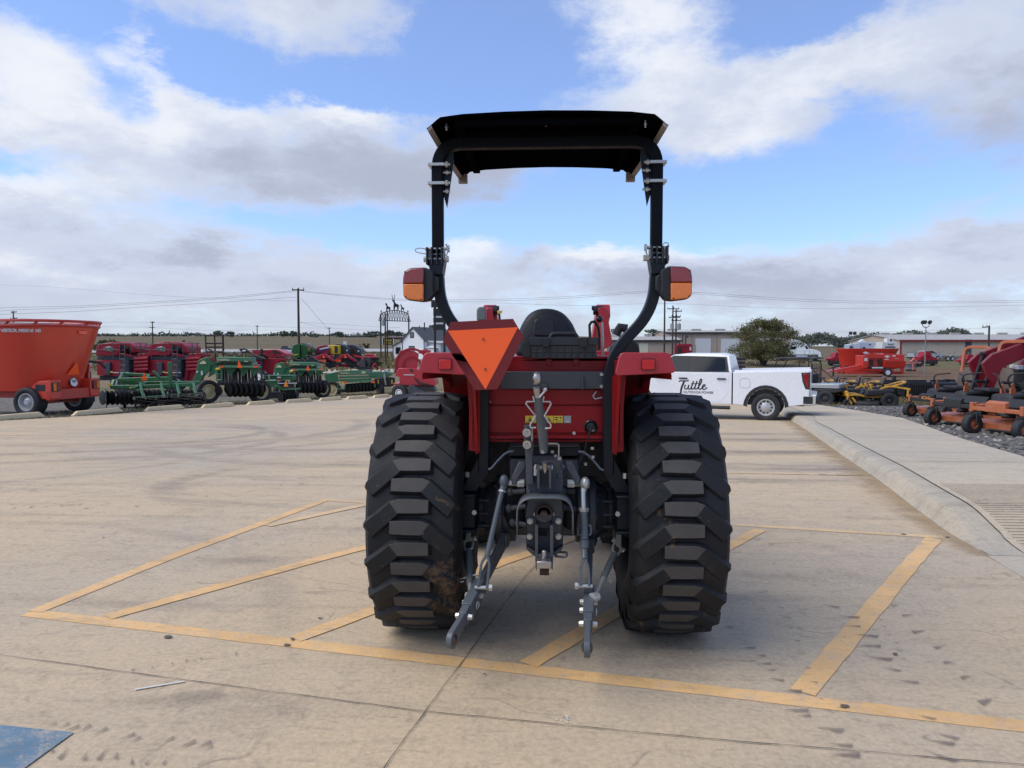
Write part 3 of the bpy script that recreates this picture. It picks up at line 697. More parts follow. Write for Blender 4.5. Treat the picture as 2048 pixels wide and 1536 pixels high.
# --- rear wheels
def lug_tyre(b, c, Rr, W, rim, n, lug, off=0.0, flat=None, tread=False):
    def put(x, r, th): 
        p = V((c[0]+x, c[1]-r*math.cos(th), c[2]+r*math.sin(th)))
        if flat is not None and p.z < flat: p.z = flat
        return p
    base = Rr-lug
    half = [(0, base), (.16, base-.003), (.30, base-.006), (.40, base-.007), (.46, base-.011), (.500, base-.036), (.524, base-.11), (.535, (rim+base)/2), (.50, rim+.06), (.43, rim+.015), (.38, rim)]
    prof = [(-x*W, r) for x, r in half[::-1]] + [(x*W, r) for x, r in half[1:]]
    N = 72; vs = []
    for x, r in prof: vs += [put(x, r, 2*PI*j/N) for j in range(N)]
    k = len(prof)
    b.add(vs, [(i*N+j, i*N+(j+1)%N, ((i+1)%k)*N+(j+1)%N, ((i+1)%k)*N+j) for i in range(k) for j in range(N)])
    pitch = 2*PI/n
    path = [(-.22, 0, Rr-.001), (-.06, 0, Rr), (.12, 0, Rr), (.17, .04*pitch, Rr-.002), (.27, .24*pitch, Rr-.006), (.38, .44*pitch, Rr-.011), (.465, .59*pitch, Rr-.016), (.500, .65*pitch, Rr-.046), (.520, .71*pitch, Rr-.13)]
    for side in (1, -1):
        for i in range(n):
            th0 = i*pitch + (0 if side > 0 else pitch/2) + off
            L = []
            for q in range(len(path)):
                a = path[max(0, q-1)]; e = path[min(len(path)-1, q+1)]
                dx, dp = (e[0]-a[0])*W, (e[1]-a[1])*Rr; ln = math.hypot(dx, dp) or 1
                nx, npn = -dp/ln, dx/ln
                hw = [.031,.032,.032,.033,.034,.036,.038,.036,.030][q]
                x, ph, r = path[q]
                rb = r - lug - .012 if q < 7 else r - lug*.9
                ring_ = []
                for sgn, top, ex in ((-1, 0, .021), (-1, 1, 0), (1, 1, 0), (1, 0, .021)):
                    o_ = sgn*(hw+ex); lim = (.492 if q < 7 else .518)*W + (0 if top else .004); xx = max(-lim, min(lim, x*W + nx*o_))*side; pp = th0 - (ph + npn*o_/Rr)
                    ring_.append(put(xx, r if top else rb, pp))
                if q == 0: ring_ = [put((x*W+.006*(1 if j in (1,2) else -1.5))*side, r if j in (1,2) else rb, th0-(ph+([-1.4,-.95,.95,1.4][j])*(hw)/Rr)) for j in range(4)]
                L.append(ring_)
            n0 = len(b.mi); b.loft(L)
            if tread:
                for q in range(3): b.mi[n0+q*4+1] = 1
for s_ in (-1, 1):
    cx = XC + s_*.630
    b = tb(); W = .432
    b.lathe([(-.15*s_,.30),(-.16*s_,.325),(-.12*s_,.30),(-.02*s_,.285),(.0,.24),(.02*s_,.12),(.05*s_,.10),(.05*s_,.02)], (cx, YA, ZA), (1,0,0), 40)
    b.lathe([(.15*s_,.30),(.16*s_,.325),(.12*s_,.30),(-.02*s_,.285)], (cx, YA, ZA), (1,0,0), 40)
    wheel = b.build('rear_wheel', mat('wheel_paint', (.020,.022,.028), .45, var=.2), trac, smooth=40)
    b = tb(); lug_tyre(b, (cx, YA, ZA), RT, W, .305, 20, .025, .07 if s_ < 0 else .07+PI/20*1.0, flat=.002, tread=True)
    b.build('tyre', [TYRE, TREADM], wheel, smooth=32, bevel=.0055, seg=2)
    # front wheel
    b = tb(); b.lathe([(-.11*s_,.20),(-.10*s_,.215),(-.02*s_,.19),(.02*s_,.08),(.04*s_,.02)], (XC+s_*.56, 5.55, .40), (1,0,0), 24)
    fw = b.build('front_wheel', mat('wheel_paint', (0,0,0)), trac)
    b = tb(); lug_tyre(b, (XC+s_*.56, 5.55, .40), .415, .27, .205, 18, .026, .1, flat=.002); b.build('tyre', TYRE, fw, smooth=32)
# --- chassis
b = tb(); b.bx(-.16,.17, 3.85,4.7,.48,.90); b.bx(-.20,.21,4.7,6.1,.52,.85); b.bx(-.30,.31,5.45,5.65,.36,.50); b.bx(-.55,.56,5.50,5.60,.36,.44)
b.build('chassis', CAST, trac, bevel=.012)
b = tb()                                  # rear axle: centre case, trumpets, end flanges
for s_ in (-1, 1):
    def X(v): return XC+s_*v
    b.cyl((X(.16), YA, ZA), (X(.245), YA, ZA), .175, .175, 28)
    b.cyl((X(.225), YA, ZA), (X(.262), YA, ZA), .198, .198, 28)
    for i in range(14): a = 2*PI*i/14; b.cyl((X(.218), YA+.178*math.cos(a), ZA+.178*math.sin(a)), (X(.272), YA+.178*math.cos(a), ZA+.178*math.sin(a)), .016, .016, 8)
    b.cyl((X(.262), YA, ZA), (X(.33), YA, ZA), .165, .115, 24); b.cyl((X(.33), YA, ZA), (X(.42), YA, ZA), .115, .105, 24)
    for a in (-.5, 0, .5): b.box((X(.31), YA-.12*math.cos(a), ZA+.14*math.sin(a)), (.13, .03, .016))
b.build('axle_housing', CAST, trac, bevel=.006)
b = tb()
for s_ in (-1, 1):
    def X(v): return XC+s_*v
    z0, z1 = T(1000,1054,3.60).z, T(1000,990,3.60).z
    b.bx(X(.352), X(.445), 3.56, 3.92, z0, z1); b.bx(X(.345), X(.455), 3.53, 3.95, z0-.014, z0-.001); b.bx(X(.345), X(.455), 3.53, 3.95, z1+.001, z1+.014)
    b.bx(X(.40), X(.43), 3.60, 3.70, z0-.05, z0-.015)
b.build('axle_bracket', NAVY, trac, bevel=.005)
b = tb()
for s_ in (-1, 1):
    for q in ((1235.0,1027),):
        p = T(q[0], q[1], 3.555); c_ = p if s_ > 0 else mx(p); b.cyl(c_, c_-V((0,.014,0)), .013, .013, 6); b.cyl(c_+V((.035*s_,.0,.175)), c_+V((.035*s_,0,.20)), .011, .011, 6)
b.build('bracket_bolt', ZINC, trac)
# centre transmission case
def C3(x, y): return (880+x/4.267, 820+y/4.267)     # pixels measured in an enlarged crop
b = tb(); Yr = 3.42
def poly3(pts, Y): return [T(*C3(*p), Y) for p in pts]
b.prism(poly3([(735,430),(1050,430),(1050,1180),(985,1245),(800,1245),(735,1180)], Yr), (0,.42,0))
b.prism(poly3([(745,745),(1045,745),(1060,880),(1045,1010),(1030,1090),(750,1090),(735,1010),(720,880)], Yr-.035), (0,.03,0))
b.cyl(T(*C3(888,885), Yr-.075), T(*C3(888,885), Yr-.03), .042, .046, 24)
b.bx(*(sorted([T(*C3(600,0),3.7).x, T(*C3(1180,0),3.7).x])), 3.6, 3.95, T(1000,965,3.7).z, T(1000,912,3.7).z)
b.build('transmission_case', CAST, trac, bevel=.008)
b = tb()
for q, r in (((768,945),.0125),((1010,945),.0125),((766,1075),.0125),((1010,1075),.0125),((815,885),.008),((960,885),.008)):
    p = T(*C3(*q), Yr-.036); b.cyl(p, p-V((0,.012,0)), r*1.15, r*1.15, 14); b.cyl(p-V((0,.012,0)), p-V((0,.02,0)), r*.9, r*.8, 6)
b.build('case_bolt', ZINC, trac)
b = tb(); p = T(*C3(888,885), Yr-.076); b.cyl(p, p-V((0,.05,0)), .019, .018, 12)
b.lathe([(0,.030),(.006,.037),(.0,.041)], p, (0,1,0), 20); b.build('power_shaft', RUST, trac)
for q in ([(560,600),(735,560),(735,1010),(600,1040),(540,900)], [(1050,560),(1165,600),(1190,880),(1130,1040),(1050,1010)]):
    b = tb(); b.prism(poly3(q, 3.66), (0,.2,0)); b.build('lift_housing', mat('deep_casting', (.012,.013,.016), .6, var=.3, spec=.2), trac, bevel=.02)
for q0_, q1_ in (((600,700),(730,690)),((590,840),(735,820)),((1050,830),(1160,850)),((1050,690),(1150,700)),((620,960),(740,980))):
    b = tb(); b.cyl(T(*C3(*q0_),3.60), T(*C3(*q1_),3.58), .014, .014, 10); b.ball(T(*C3(*q0_),3.60), .022, 10, 6); b.build('hydraulic_pipe', CAST, trac)
b = tb()                                  # shaft guard: bent plate
pth = rpath([T(*C3(660,1040),3.33), T(*C3(660,735),3.33), T(*C3(1132,735),3.33), T(*C3(1132,1040),3.33)], .085, 7)
b.grid([[p+V((0,dy,0)) for p in pth] for dy in (-.05, .08)])
o = b.build('shaft_guard', LINK, trac, smooth=60); md = o.modifiers.new('solid', 'SOLIDIFY'); md.thickness = .007; md.offset = 0
b = tb()                                  # drawbar bracket
for x0, x1 in ((812,838),(940,968)): b.prism(poly3([(x0,985),(x1,985),(x1,1262),(x0,1262)], 3.30), (0,.10,0))
b.prism(poly3([(838,1232),(940,1232),(940,1262),(838,1262)], 3.30), (0,.10,0)); b.prism(poly3([(835,1000),(945,1000),(945,1235),(835,1235)], 3.385), (0,.015,0))
b.prism(poly3([(735,1165),(835,1215),(835,1262),(800,1245),(735,1190)], 3.36), (0,.05,0)); b.prism(poly3([(965,1215),(1045,1165),(1045,1190),(985,1245)], 3.36), (0,.05,0))
for x0, x1 in ((812,830),(948,966)): b.prism(poly3([(x0,1262),(x1,1262),(x1-4,1370),(x0+4,1360)], 3.32), (0,.07,0))
b.build('drawbar_bracket', CAST, trac, bevel=.003)
b = tb(); p0 = T(*C3(888,1325), 3.24); b.box((p0.x, 3.55, p0.z), (.068, .62, .034)); b.cyl(p0+V((0,.05,.017)), p0+V((0,.05,.055)), .012, .012, 8); b.build('drawbar', STEEL, trac, bevel=.006)
b = tb(); p0 = T(*C3(890,1400), 3.40); b.box((p0.x, 3.52, p0.z), (.045,.2,.028)); b.build('drawbar_pin', RUST, trac, bevel=.004)
b = tb(); b.tube(rpath([T(*C3(985,1248),3.36), T(*C3(1075,1258),3.34), T(*C3(1088,1215),3.36), T(*C3(1000,1212),3.40)], .02), .006, 6, closed=True); b.build('hook_plate', LINK, trac)
b = tb()                                  # top link bracket plates
for x0, x1 in ((830,850),(930,950)): b.prism(poly3([(x0,470),(x1,470),(x1,672),(x0,672)], 3.34), (0,.09,0))
for q in ((1018,565),(762,560),(1018,700),(762,700)): p = T(*C3(*q), 3.42); b.cyl(p, p-V((0,.014,0)), .012, .010, 6)
b.prism(poly3([(1040,455),(1075,480),(1040,520)], 3.40), (0,.06,0))
b.build('top_link_bracket', CAST, trac, bevel=.002)
b = tb(); b.cyl(T(*C3(800,492),3.38), T(*C3(965,492),3.38), .008, .008, 10)
for q in (818, 858, 925, 958): b.cyl(T(*C3(q-6,492),3.38), T(*C3(q+6,492),3.38), .013, .013, 8)
b.tube([T(*C3(x,y),3.36) for x,y in ((818,465),(812,500),(808,552),(820,556),(824,505))], .006, 6)
b.build('hitch_pin', ZINC, trac)
# top link
b = tb(); a0, a1 = T(*C3(897,515), 3.36), T(1087, 908, 3.33)
b.cyl(a0, T(1089,925,3.34), .014, .013, 10); b.ball(a0, .018, 10, 8, (.6,1,1)); b.cyl(T(1087,906,3.33), T(1086,900,3.33), .015, .015, 10)
e0, e1 = T(1075,795,3.28), T(1073,775,3.27)
b.cyl(e0, e1, .015, .017, 10); p = T(1073,757,3.27); b.lathe([(-.013,.016),(-.013,.026),(0,.030),(.013,.026),(.013,.016)], p, (1,.15,0), 18, close=True); b.ball(p, .019, 12, 8)
tl = b.build('top_link', STEEL, trac)
b = tb(); b.tube([T(1087.5,905,3.335), T(1087,885,3.335), T(1084,850,3.32), T(1079,820,3.30), T(1077,804,3.29), T(1076,793,3.285)], [.019,.0225,.0245,.0225,.021,.018], 14); b.build('turnbuckle', mat('grey_link_paint', (.07,.078,.083), .45, dust=.4, dustcol=(.16,.15,.13)), tl)
b = tb()
b.tube([T(x,y,3.27) for x,y in ((1066,793),(1069,803),(1054,803.5),(1052,808),(1071,832),(1060,850),(1062,856),(1072,855))], .0042, 6)
b.tube([T(x,y,3.27) for x,y in ((1088,793),(1086,803),(1100,803.5),(1102,808),(1089,832),(1102,850),(1101,856),(1090,857))], .0042, 6)
b.tube([T(x,y,3.26) for x,y in ((1078,795),(1088,784),(1092,778))], .005, 6); b.ball(T(1091,779,3.26), .009, 8, 6); b.build('lock_bail', ZINC, tl)
# hydraulic couplers
b = tb(); b.prism(poly3([(716,130),(796,130),(800,320),(790,400),(800,640),(735,640),(728,380),(716,290)], 3.38), (0,.03,0)); cp_ = b.build('coupler_bracket', CAST, trac, bevel=.004)
for q in ((742,190),(744,292)):
    p = T(*C3(*q), 3.36); b = tb(); b.lathe([(0.03,.022),(-.02,.022),(-.024,.019),(-.024,.013),(-.012,.012),(-.012,.006),(-.02,.004)], p, (0,1,0), 20); b.build('coupler', mat('coupler_steel', (.50,.47,.42), .35, 1.0, var=.2), cp_)
b = tb(); b.prism(poly3([(775,185),(790,150),(792,250),(780,285)], 3.37), (0,.008,0)); b.tube([T(*C3(*q),3.40) for q in ((905,287),(1000,287),(1013,300),(1013,400))], .005, 6); b.cyl(T(*C3(1018,400),3.40), T(*C3(1018,425),3.40), .012, .012, 8)
for q in ((985,380),(958,345),(1300,315),(1305,390),(1240,450)): b.cyl(T(*C3(*q),3.5), T(*C3(q[0],q[1]+22),3.5), .010, .010, 8)
b.build('control_rod', STEEL, trac)
# lift arms
for s_ in (-1, 1):
    b = tb()
    q = [(1075,445),(1135,445),(1200,590),(1195,645),(1150,645),(1140,590),(1075,500)]
    pl = poly3(q, 3.42); pl = pl if s_ > 0 else [mx(p) for p in pl]
    b.prism(pl, (0,.07,0)); arm = b.build('lift_arm', CAST, trac, bevel=.006)
    b = tb(); p0, p1 = T(*C3(1095,628),3.44), T(*C3(1265,628),3.44)
    if s_ < 0: p0, p1 = mx(p0), mx(p1)
    b.cyl(p0, p1, .014, .014, 12)
    for u in (.06, .2, .94): c_ = p0.lerp(p1, u); b.cyl(c_-V((.010,0,0)), c_+V((.010,0,0)), .021, .021, 6)
    b.build('lift_pin', ZINC, arm)
# lift rods, lower links, stabilisers
def fork(b, top, mid, bot, gap, r):
    d = (bot-top).normalized(); s_ = d.cross(V((0,1,0))).normalized()*gap
    b.tube(rpath([mid+s_*.2, mid+s_*.9+d*.03, bot+s_], .02), r, 6, prof=[(-1,-.45),(1,-.45),(1,.45),(-1,.45)], up=(0,1,0))
    b.tube(rpath([mid-s_*.2, mid-s_*.9+d*.03, bot-s_], .02), r, 6, prof=[(-1,-.45),(1,-.45),(1,.45),(-1,.45)], up=(0,1,0))
# left rod
A = T(*C3(548,610), 3.42); Mm = T(974,1113,3.30); Bm = T(965,1175,3.26)
b = tb(); b.cyl(A, Mm, .0135, .0135, 14); b.ball(A, .026, 12, 8, (.9,1,1.3)); b.cyl(A+V((0,0,-.02)), A.lerp(Mm,.13), .018, .015, 12); fork(b, A, Mm, Bm, .021, .013); rod = b.build('lift_rod', LINK, trac, bevel=.002)
b = tb(); b.cyl(A.lerp(Mm,.12), A.lerp(Mm,.145), .019, .019, 6); p = Bm; b.cyl(p-V((.035,0,0)), p+V((.04,0,0)), .009, .009, 10); b.cyl(p+V((.03,0,0)), p+V((.045,0,0)), .016, .016, 6); b.build('rod_nut', ZINC, rod)
# right rod
A = T(*C3(1238,625), 3.42); B1 = T(*C3(1226,850),3.38); B2 = T(*C3(1233,1110),3.33); Mm = T(*C3(1233,1275),3.29); Bm = T(1169.5,1172,3.25)
b = tb(); b.cyl(B1, B2, .0185, .0185, 14); b.cyl(B2, T(*C3(1233,1180),3.32), .022, .020, 14); b.cyl(T(*C3(1233,1180),3.32), Mm, .0135, .0135, 12); fork(b, A, Mm, Bm, .019, .013)
for sgn in (-1, 1): b.tube(rpath([T(*C3(1233+sgn*22,985),3.36), T(*C3(1233+sgn*55,985),3.36), T(*C3(1233+sgn*55,1065),3.35), T(*C3(1233+sgn*22,1065),3.35)], .012), .0055, 6)
rod = b.build('lift_rod', LINK, trac, bevel=.002)
b = tb(); b.ball(A, .030, 14, 10, (.75,1,1)); b.cyl(A+V((-.005,0,-.02)), T(*C3(1222,700),3.41), .016, .013, 10); b.cyl(T(*C3(1222,690),3.41), B1, .0115, .0115, 12); b.cyl(T(*C3(1226,838),3.38), T(*C3(1226,862),3.38), .024, .024, 6)
b.cyl(Bm-V((.035,0,0)), Bm+V((.035,0,0)), .009, .009, 10); b.cyl(Bm-V((.045,0,0)), Bm-V((.03,0,0)), .016, .016, 6); b.build('rod_eye', ZINC, rod)
def bar(b, p, q, w, h, e=.0): b.tube([p, q], 1, prof=[(-h/2,-w/2),(h/2,-w/2),(h/2,w/2),(-h/2,w/2)], up=(0,0,1))
def lower_link(P, K, E, name_lab):
    # P pivot, K front of sleeve, E ball end
    b = tb(); d = (E-P).normalized(); L = (E-P).length
    bar(b, P, P+d*(L*.55), .024, .07)
    nrm = d.cross(V((0,0,1))).normalized()
    s0, s1 = P+d*(L*.50), P+d*(L*.75)
    bar(b, s0, s1, .047, .078)
    b.cyl(P-nrm*.02, P+nrm*.02, .036, .036, 14)
    lk = b.build('lower_link', LINK, trac, bevel=.003)
    b = tb(); up = nrm.cross(d).normalized()
    poly = [P+d*(L*.70)+up*.030, P+d*(L*.86)+up*.030] + [E + d*(.040*math.cos(a)) + up*(.040*math.sin(a)) for a in [PI/2-PI*i/10 for i in range(11)]] + [P+d*(L*.86)-up*.030, P+d*(L*.70)-up*.030]
    b.prism([p-nrm*.013 for p in poly], nrm*.026)
    bar(b, P+d*(L*.74), P+d*(L*.82), .036, .066)
    en = b.build('link_end', LINK, lk, bevel=.003)
    b = tb(); b.ball(E, .029, 14, 10, (.8,1,1)); b.build('ball_eye', mat('oily_steel', (.10,.075,.06), .45, .8, var=.4), lk)
    b = tb()
    for u, sd_ in ((.60,1),(.60,-1),(.68,1),(.80,1),(.80,-1)):
        c_ = P+d*(L*u); b.cyl(c_+nrm*.02*sd_, c_+nrm*.040*sd_, .015, .012, 6)
    c_ = P+d*(L*.69)-nrm*.035; b.tube(arc(c_, .016, 0, 2*PI, 10, d, up)[:-1], .0025, 5, closed=True)
    b.build('link_bolt', ZINC, lk)
    return lk
lower_link(T(1009,1080,3.70), None, T(904,1279,3.02), '')
lower_link(T(1181,1092,3.70), None, T(1174.5,1296,2.98), '')
def stab(p, q, s_, tube0, tube1):
    # anchor clevis p, holed tube, end q
    b = tb(); d = (q-p).normalized(); n_ = d.cross(V((0,1,0))).normalized()
    b.bx(p.x-.012, p.x+.012, p.y-.012, p.y+.012, p.z-.005, p.z+.09)
    t0, t1 = p.lerp(q, tube0), p.lerp(q, tube1)
    b.cyl(t0, t1, .0165, .0165, 14); st = b.build('stabiliser', mat('green_grey_zinc', (.17,.19,.175), .4, .3, var=.15), trac)
    b = tb()
    loop = [p+n_*.022+V((0,0,.0)), p+n_*.024+d*.035, p+n_*.018+d*.065, p+d*.08, p-n_*.018+d*.065, p-n_*.024+d*.035, p-n_*.022]
    b.tube(loop, .0065, 8); b.cyl(p-n_*.035, p+n_*.035, .008, .008, 8); b.cyl(p-n_*.040, p-n_*.03, .013, .013, 6); b.cyl(p+n_*.03, p+n_*.040, .013, .013, 6)
    b.cyl(p+d*.07, t0, .010, .014, 10); b.cyl(t1, q, .011, .011, 10); b.cyl(q-V((.012,.012,0)), q+V((.012,.012,0)), .022, .022, 12)
    c_ = t0.lerp(t1, .78); b.cyl(c_-n_*.03, c_+n_*.03, .004, .004, 6); b.tube([c_-n_*.03*s_, c_-n_*.046*s_+d*.0, c_-n_*.046*s_+d*.022, c_-n_*.03*s_+d*.022], .003, 5)
    b.build('shackle', ZINC, st)
    b = tb()
    for i in range(6):
        c_ = t0.lerp(t1, .12+.15*i); b.cyl(c_-V((0,.0169,0)), c_-V((0,.0174,0)), .0062, .0062, 8)
    b.build('adjusting_holes', BLACKG, st)
stab(T(937,1080,3.62), T(941,1192,3.28), 1, .22, .80)
stab(T(1237,1090,3.62), T(1189,1194,3.25), -1, .20, .66)
# brake pipes, cable
b = tb()
for s_ in (-1, 1):
    q = [T(*C3(*p),3.55) for p in ((1180,355),(1225,362),(1262,385),(1320,445),(1365,500),(1395,515))]; q = q if s_ > 0 else [mx(p) for p in q]
    b.tube(q, .0065, 8)
b.build('brake_pipe', mat('grey_pipe', (.13,.15,.16), .3, .4), trac)
b = tb(); q0 = T(1181,853,3.60)
b.tube(rpath([q0+V((0,-.01,0)), T(1179,868,3.58), T(1172,888,3.58), T(1168,910,3.58), T(1161,925,3.58)], .03), .0045, 6); b.tube(rpath([T(*C3(1190,470),3.6), T(*C3(1205,400),3.6), T(*C3(1225,350),3.6)], .02), .011, 6); b.build('wiring', BLACKP, trac)
b = tb()
b.prism(poly3([(580,315),(1200,315),(1215,350),(1195,395),(585,395),(570,350)], 3.62), (0,.2,0)); b.prism(poly3([(610,305),(1195,305),(1190,320),(612,320)], 3.55), (0,.3,0))
b.prism([T(x,y,3.85) for x,y in ((962,880),(1213,880),(1230,965),(940,965))], (0,.05,0))
b.build('rear_crossmember', BLACKP, trac, bevel=.006)
# --- rear sheet metal
def px_plate(b, pts, Y, th, r=0.0, n=3):
    pl = [T(x, y, Y) for x, y in pts]
    if r: pl = rpoly(pl, r, n)
    b.prism(pl, (0, th, 0)); return b
b = tb(); Yp = 3.66
px_plate(b, [(950,776),(1226,776),(1226,877),(950,877)], Yp, .02)
px_plate(b, [(938,716),(1237,716),(1237,745),(938,745)], Yp, .02)
px_plate(b, [(962,746),(1214,746),(1214,777),(962,777)], Yp+.012, .01)
px_plate(b, [(962,779),(1213,779),(1213,809),(962,809)], Yp-.016, .014)
px_plate(b, [(962,811),(1212,811),(1212,866),(962,866)], Yp-.008, .007)
px_plate(b, [(958,871),(1214,871),(1214,878),(958,878)], Yp-.035, .034); px_plate(b, [(962,879.5),(1212,879.5),(1212,884),(962,884)], Yp-.02, .02)
b.bx(-.33,.34, 3.66, 4.6, 1.42, 1.445)
for x in (1098, 1152): px_plate(b, [(x-6,718),(x+6,718),(x+6,731),(x-6,731)], Yp-.010, .010, .004)
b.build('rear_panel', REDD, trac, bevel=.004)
b = tb(); px_plate(b, [(1000,743),(1207,743),(1207,778),(1000,778)], 3.60, .03); px_plate(b, [(1162,754),(1168,754),(1168,779),(1162,779)], 3.585, .014, .003)
px_plate(b, [(1083,768),(1095,768),(1095,783),(1083,783)], 3.585, .014)
b.build('cross_plate', mat('plate_paint', (.038,.042,.050), .45, dust=.2, dustcol=(.10,.09,.08)), trac, bevel=.003)
b = tb()
for q in ((1203,749),(1203,773),(1089,779),(1148,866)): p = T(*q, 3.598); b.cyl(p, p-V((0,.014,0)), .010, .008, 6)
b.tube([T(x,y,3.63) for x,y in ((1193,783),(1186,792),(1190,798),(1200,796),(1204,795))], .004, 5); b.cyl(T(974,804,3.62), T(981,803,3.62), .006, .006, 8)
b.build('panel_bolt', ZINC, trac)
b = tb(); p = T(1181,853,Yp-.012); b.lathe([(0,.034),(-.008,.034),(-.012,.028),(-.004,.020),(-.006,.004)], p, (0,1,0), 24); b.build('grommet', BLACKG, trac)
# warning stickers
STY = mat('sticker_yellow', (.75,.53,.04), .4); STK = mat('sticker_black', (.02,.02,.02), .5); STG = mat('sticker_grey', (.33,.33,.33), .5)
def sticker(x0, x1, kind):
    b = tb(); px_plate(b, [(x0,831.5),(x1,831.5),(x1,846),(x0,846)], Yp-.0105, .0016)
    o = b.build('warning_sticker', STG if kind == 'g' else STY, trac, smooth=0)
    b = tb(); Y = Yp-.0115
    if kind == 't':
        cx = (x0+x1)/2; tri = [(cx,834),(cx+7,845),(cx-7,845)]
        pts = [T(x, y, Y) for x, y in tri]; b.tube(pts, .0016, 4, closed=True); px_plate(b, [(cx-3,841),(cx+4,839),(cx+3,843),(cx-3,843)], Y, .0008); px_plate(b, [(cx-.8,837),(cx+.8,837),(cx+.8,841),(cx-.8,841)], Y, .0008)
    elif kind == 'm':
        px_plate(b, [(x0+2,834),(x0+9,834),(x0+9,836),(x0+2,836)], Y, .0008); px_plate(b, [(x0+2,838),(x0+7,838),(x0+7,840),(x0+2,840)], Y, .0008); px_plate(b, [(x1-6,833.5),(x1-3,833.5),(x1-3,837),(x1-6,837)], Y, .0008)
        b.tube([T(x,y,Y) for x,y in ((x0+5,841),(x0+9,842),(x1-4,841),(x1-4,845),(x0+9,845.2),(x0+5,845))], .0009, 4, closed=True)
    else:
        b.tube([T(x,y,Y) for x,y in ((x0+3,834),(x1-3,834),(x1-3,840),(x0+3,840))], .0012, 4, closed=True); px_plate(b, [(x0+3,842),(x1-3,842),(x1-3,844.5),(x0+3,844.5)], Y, .0008)
    b.build('pictogram', STK if kind != 'g' else mat('sticker_light', (.55,.55,.55), .5), o, smooth=0)
for a_ in ((1050.5,1069.5,'t'),(1070,1087.5,'t'),(1088,1106.5,'t'),(1107.5,1125.5,'m'),(1127.5,1142,'g')): sticker(*a_)
# --- fenders
for s_ in (-1, 1):
    def X(v): return XC+s_*v
    f = lambda p: p if s_ > 0 else mx(p)
    zt, zb = T(1290,705,3.30).z, T(1290,751,3.30).z
    xi, xo = .335, T(1340,706,3.30).x-XC
    xo2 = T(1353,749,3.30).x-XC
    b = tb()
    # lip facing the rear: rounded plate, then the curved shell over the tyre
    lip = rpoly([V((X(xi),3.30,zt)), V((X(xo),3.30,zt)), V((X(xo2),3.30,zb+.012)), V((X(xi-.025),3.30,zb-.002))], .022, 4)
    b.prism(lip, (0,.035,0))
    prof = [(3.33, zt-.012), (3.6, zt-.02), (3.95, zt-.03), (4.25, zt-.07), (4.45, zt-.22), (4.55, zt-.5), (4.58, .80)]
    rows = [[V((X(xi+.0), y, z-.012)), V((X(xi+.02), y, z)), V((X(.45), y, z+.006)), V((X(xo-.02), y, z)), V((X(xo), y, z-.02)), V((X(xo+.015), y, z-.10 if y < 4.3 else z-.02))] for y, z in prof]
    rows_in = [[p+V((0, .0, -.012)) for p in r] for r in rows]
    b.grid(rows); b.grid([r[::-1] for r in rows_in])
    fen = b.build('fender', RED, trac, smooth=50, bevel=.004, recalc=True)
    b = tb()                               # inner wall beside the tyre
    wall = [(3.335,zb+.02),(3.335,zt-.03),(4.3,zt-.08),(4.5,zt-.25),(4.55,1.0),(4.15,.92),(3.72,1.0),(3.60,.97),(3.52,.97)]
    b.prism([V((X(.330),y,z)) for y, z in wall], (s_*.014,0,0))
    b.prism([f(p) for p in [T(1225,752,3.52), T(1247,752,3.52), T(1247,903,3.52), T(1225,905,3.52)]], (0,.03,0))
    b.prism([f(p) for p in [T(1240,752,3.50), T(1252,752,3.50), T(1244,860,3.50), T(1240,900,3.50)]], (0,.012,0))
    b.grid([[V((X(.345), y, z-.02)), V((X(.62), y, z-.02))] for y, z in [(4.05, zt-.02), (4.3, zt-.12), (4.45, zt-.3), (4.52, 1.0)]])
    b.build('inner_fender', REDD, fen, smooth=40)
    b = tb(); c_ = f(T(1296.5,729,3.296)); b.M = Matrix.Translation(c_)
    b.prism(rpoly([V((-.027,0,-.022)), V((.027,0,-.022)), V((.027,0,.022)), V((-.027,0,.022))], .006), (0,-.012,0)); b.M = None
    rf = b.build('reflector', mat('red_reflector', (.50,.012,.014), .22, var=.12, scale=60, coat=.5), fen, bevel=.002)
    b = tb(); b.M = Matrix.Translation(c_); b.prism(rpoly([V((-.032,0,-.027)), V((.032,0,-.027)), V((.032,0,.027)), V((-.032,0,.027))], .008), (0,-.004,0)); b.M = None
    b.build('reflector_base', mat('reflector_base', (.13,.006,.01), .5), rf)
# --- roll bar
SQ = [(-1,-.8),(-.8,-1),(.8,-1),(1,-.8),(1,.8),(.8,1),(-.8,1),(-1,.8)]
Yr2 = 3.52
b = tb(); wr = .0268
low = rpath([T(1216,945,3.60), T(1217,712,3.54), T(1307,622,Yr2), T(1313,508,Yr2)], .16, 9)
for s_ in (-1, 1): b.tube(low if s_ > 0 else [mx(p) for p in low], wr, prof=SQ, up=(0,1,0))
for s_ in (-1, 1):                        # splayed foot
    q = [T(1205,918,3.585), T(1228,918,3.585), T(1262,985,3.585), T(1232,985,3.585), T(1206,945,3.585)]; q = q if s_ > 0 else [mx(p) for p in q]
    b.prism(q, (0,.07,0))
rb = b.build('roll_bar', NAVY, trac, smooth=35, bevel=0)
b = tb(); tl_, tr_ = T(872,285,Yr2), T(1313,285,Yr2); zz = T(1092,285,Yr2).z
xr = T(1313,400,Yr2).x
HOOP = mat('hoop_shaded', (.004,.0055,.008), .6, var=.15, spec=.12)  # navy paint darkened and dulled: shade under the canopy painted into the hoop
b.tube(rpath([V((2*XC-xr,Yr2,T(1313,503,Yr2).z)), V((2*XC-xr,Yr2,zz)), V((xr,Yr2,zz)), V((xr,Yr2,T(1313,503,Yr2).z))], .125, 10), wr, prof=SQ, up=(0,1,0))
b.build('roll_bar_hoop', HOOP, trac, smooth=35)
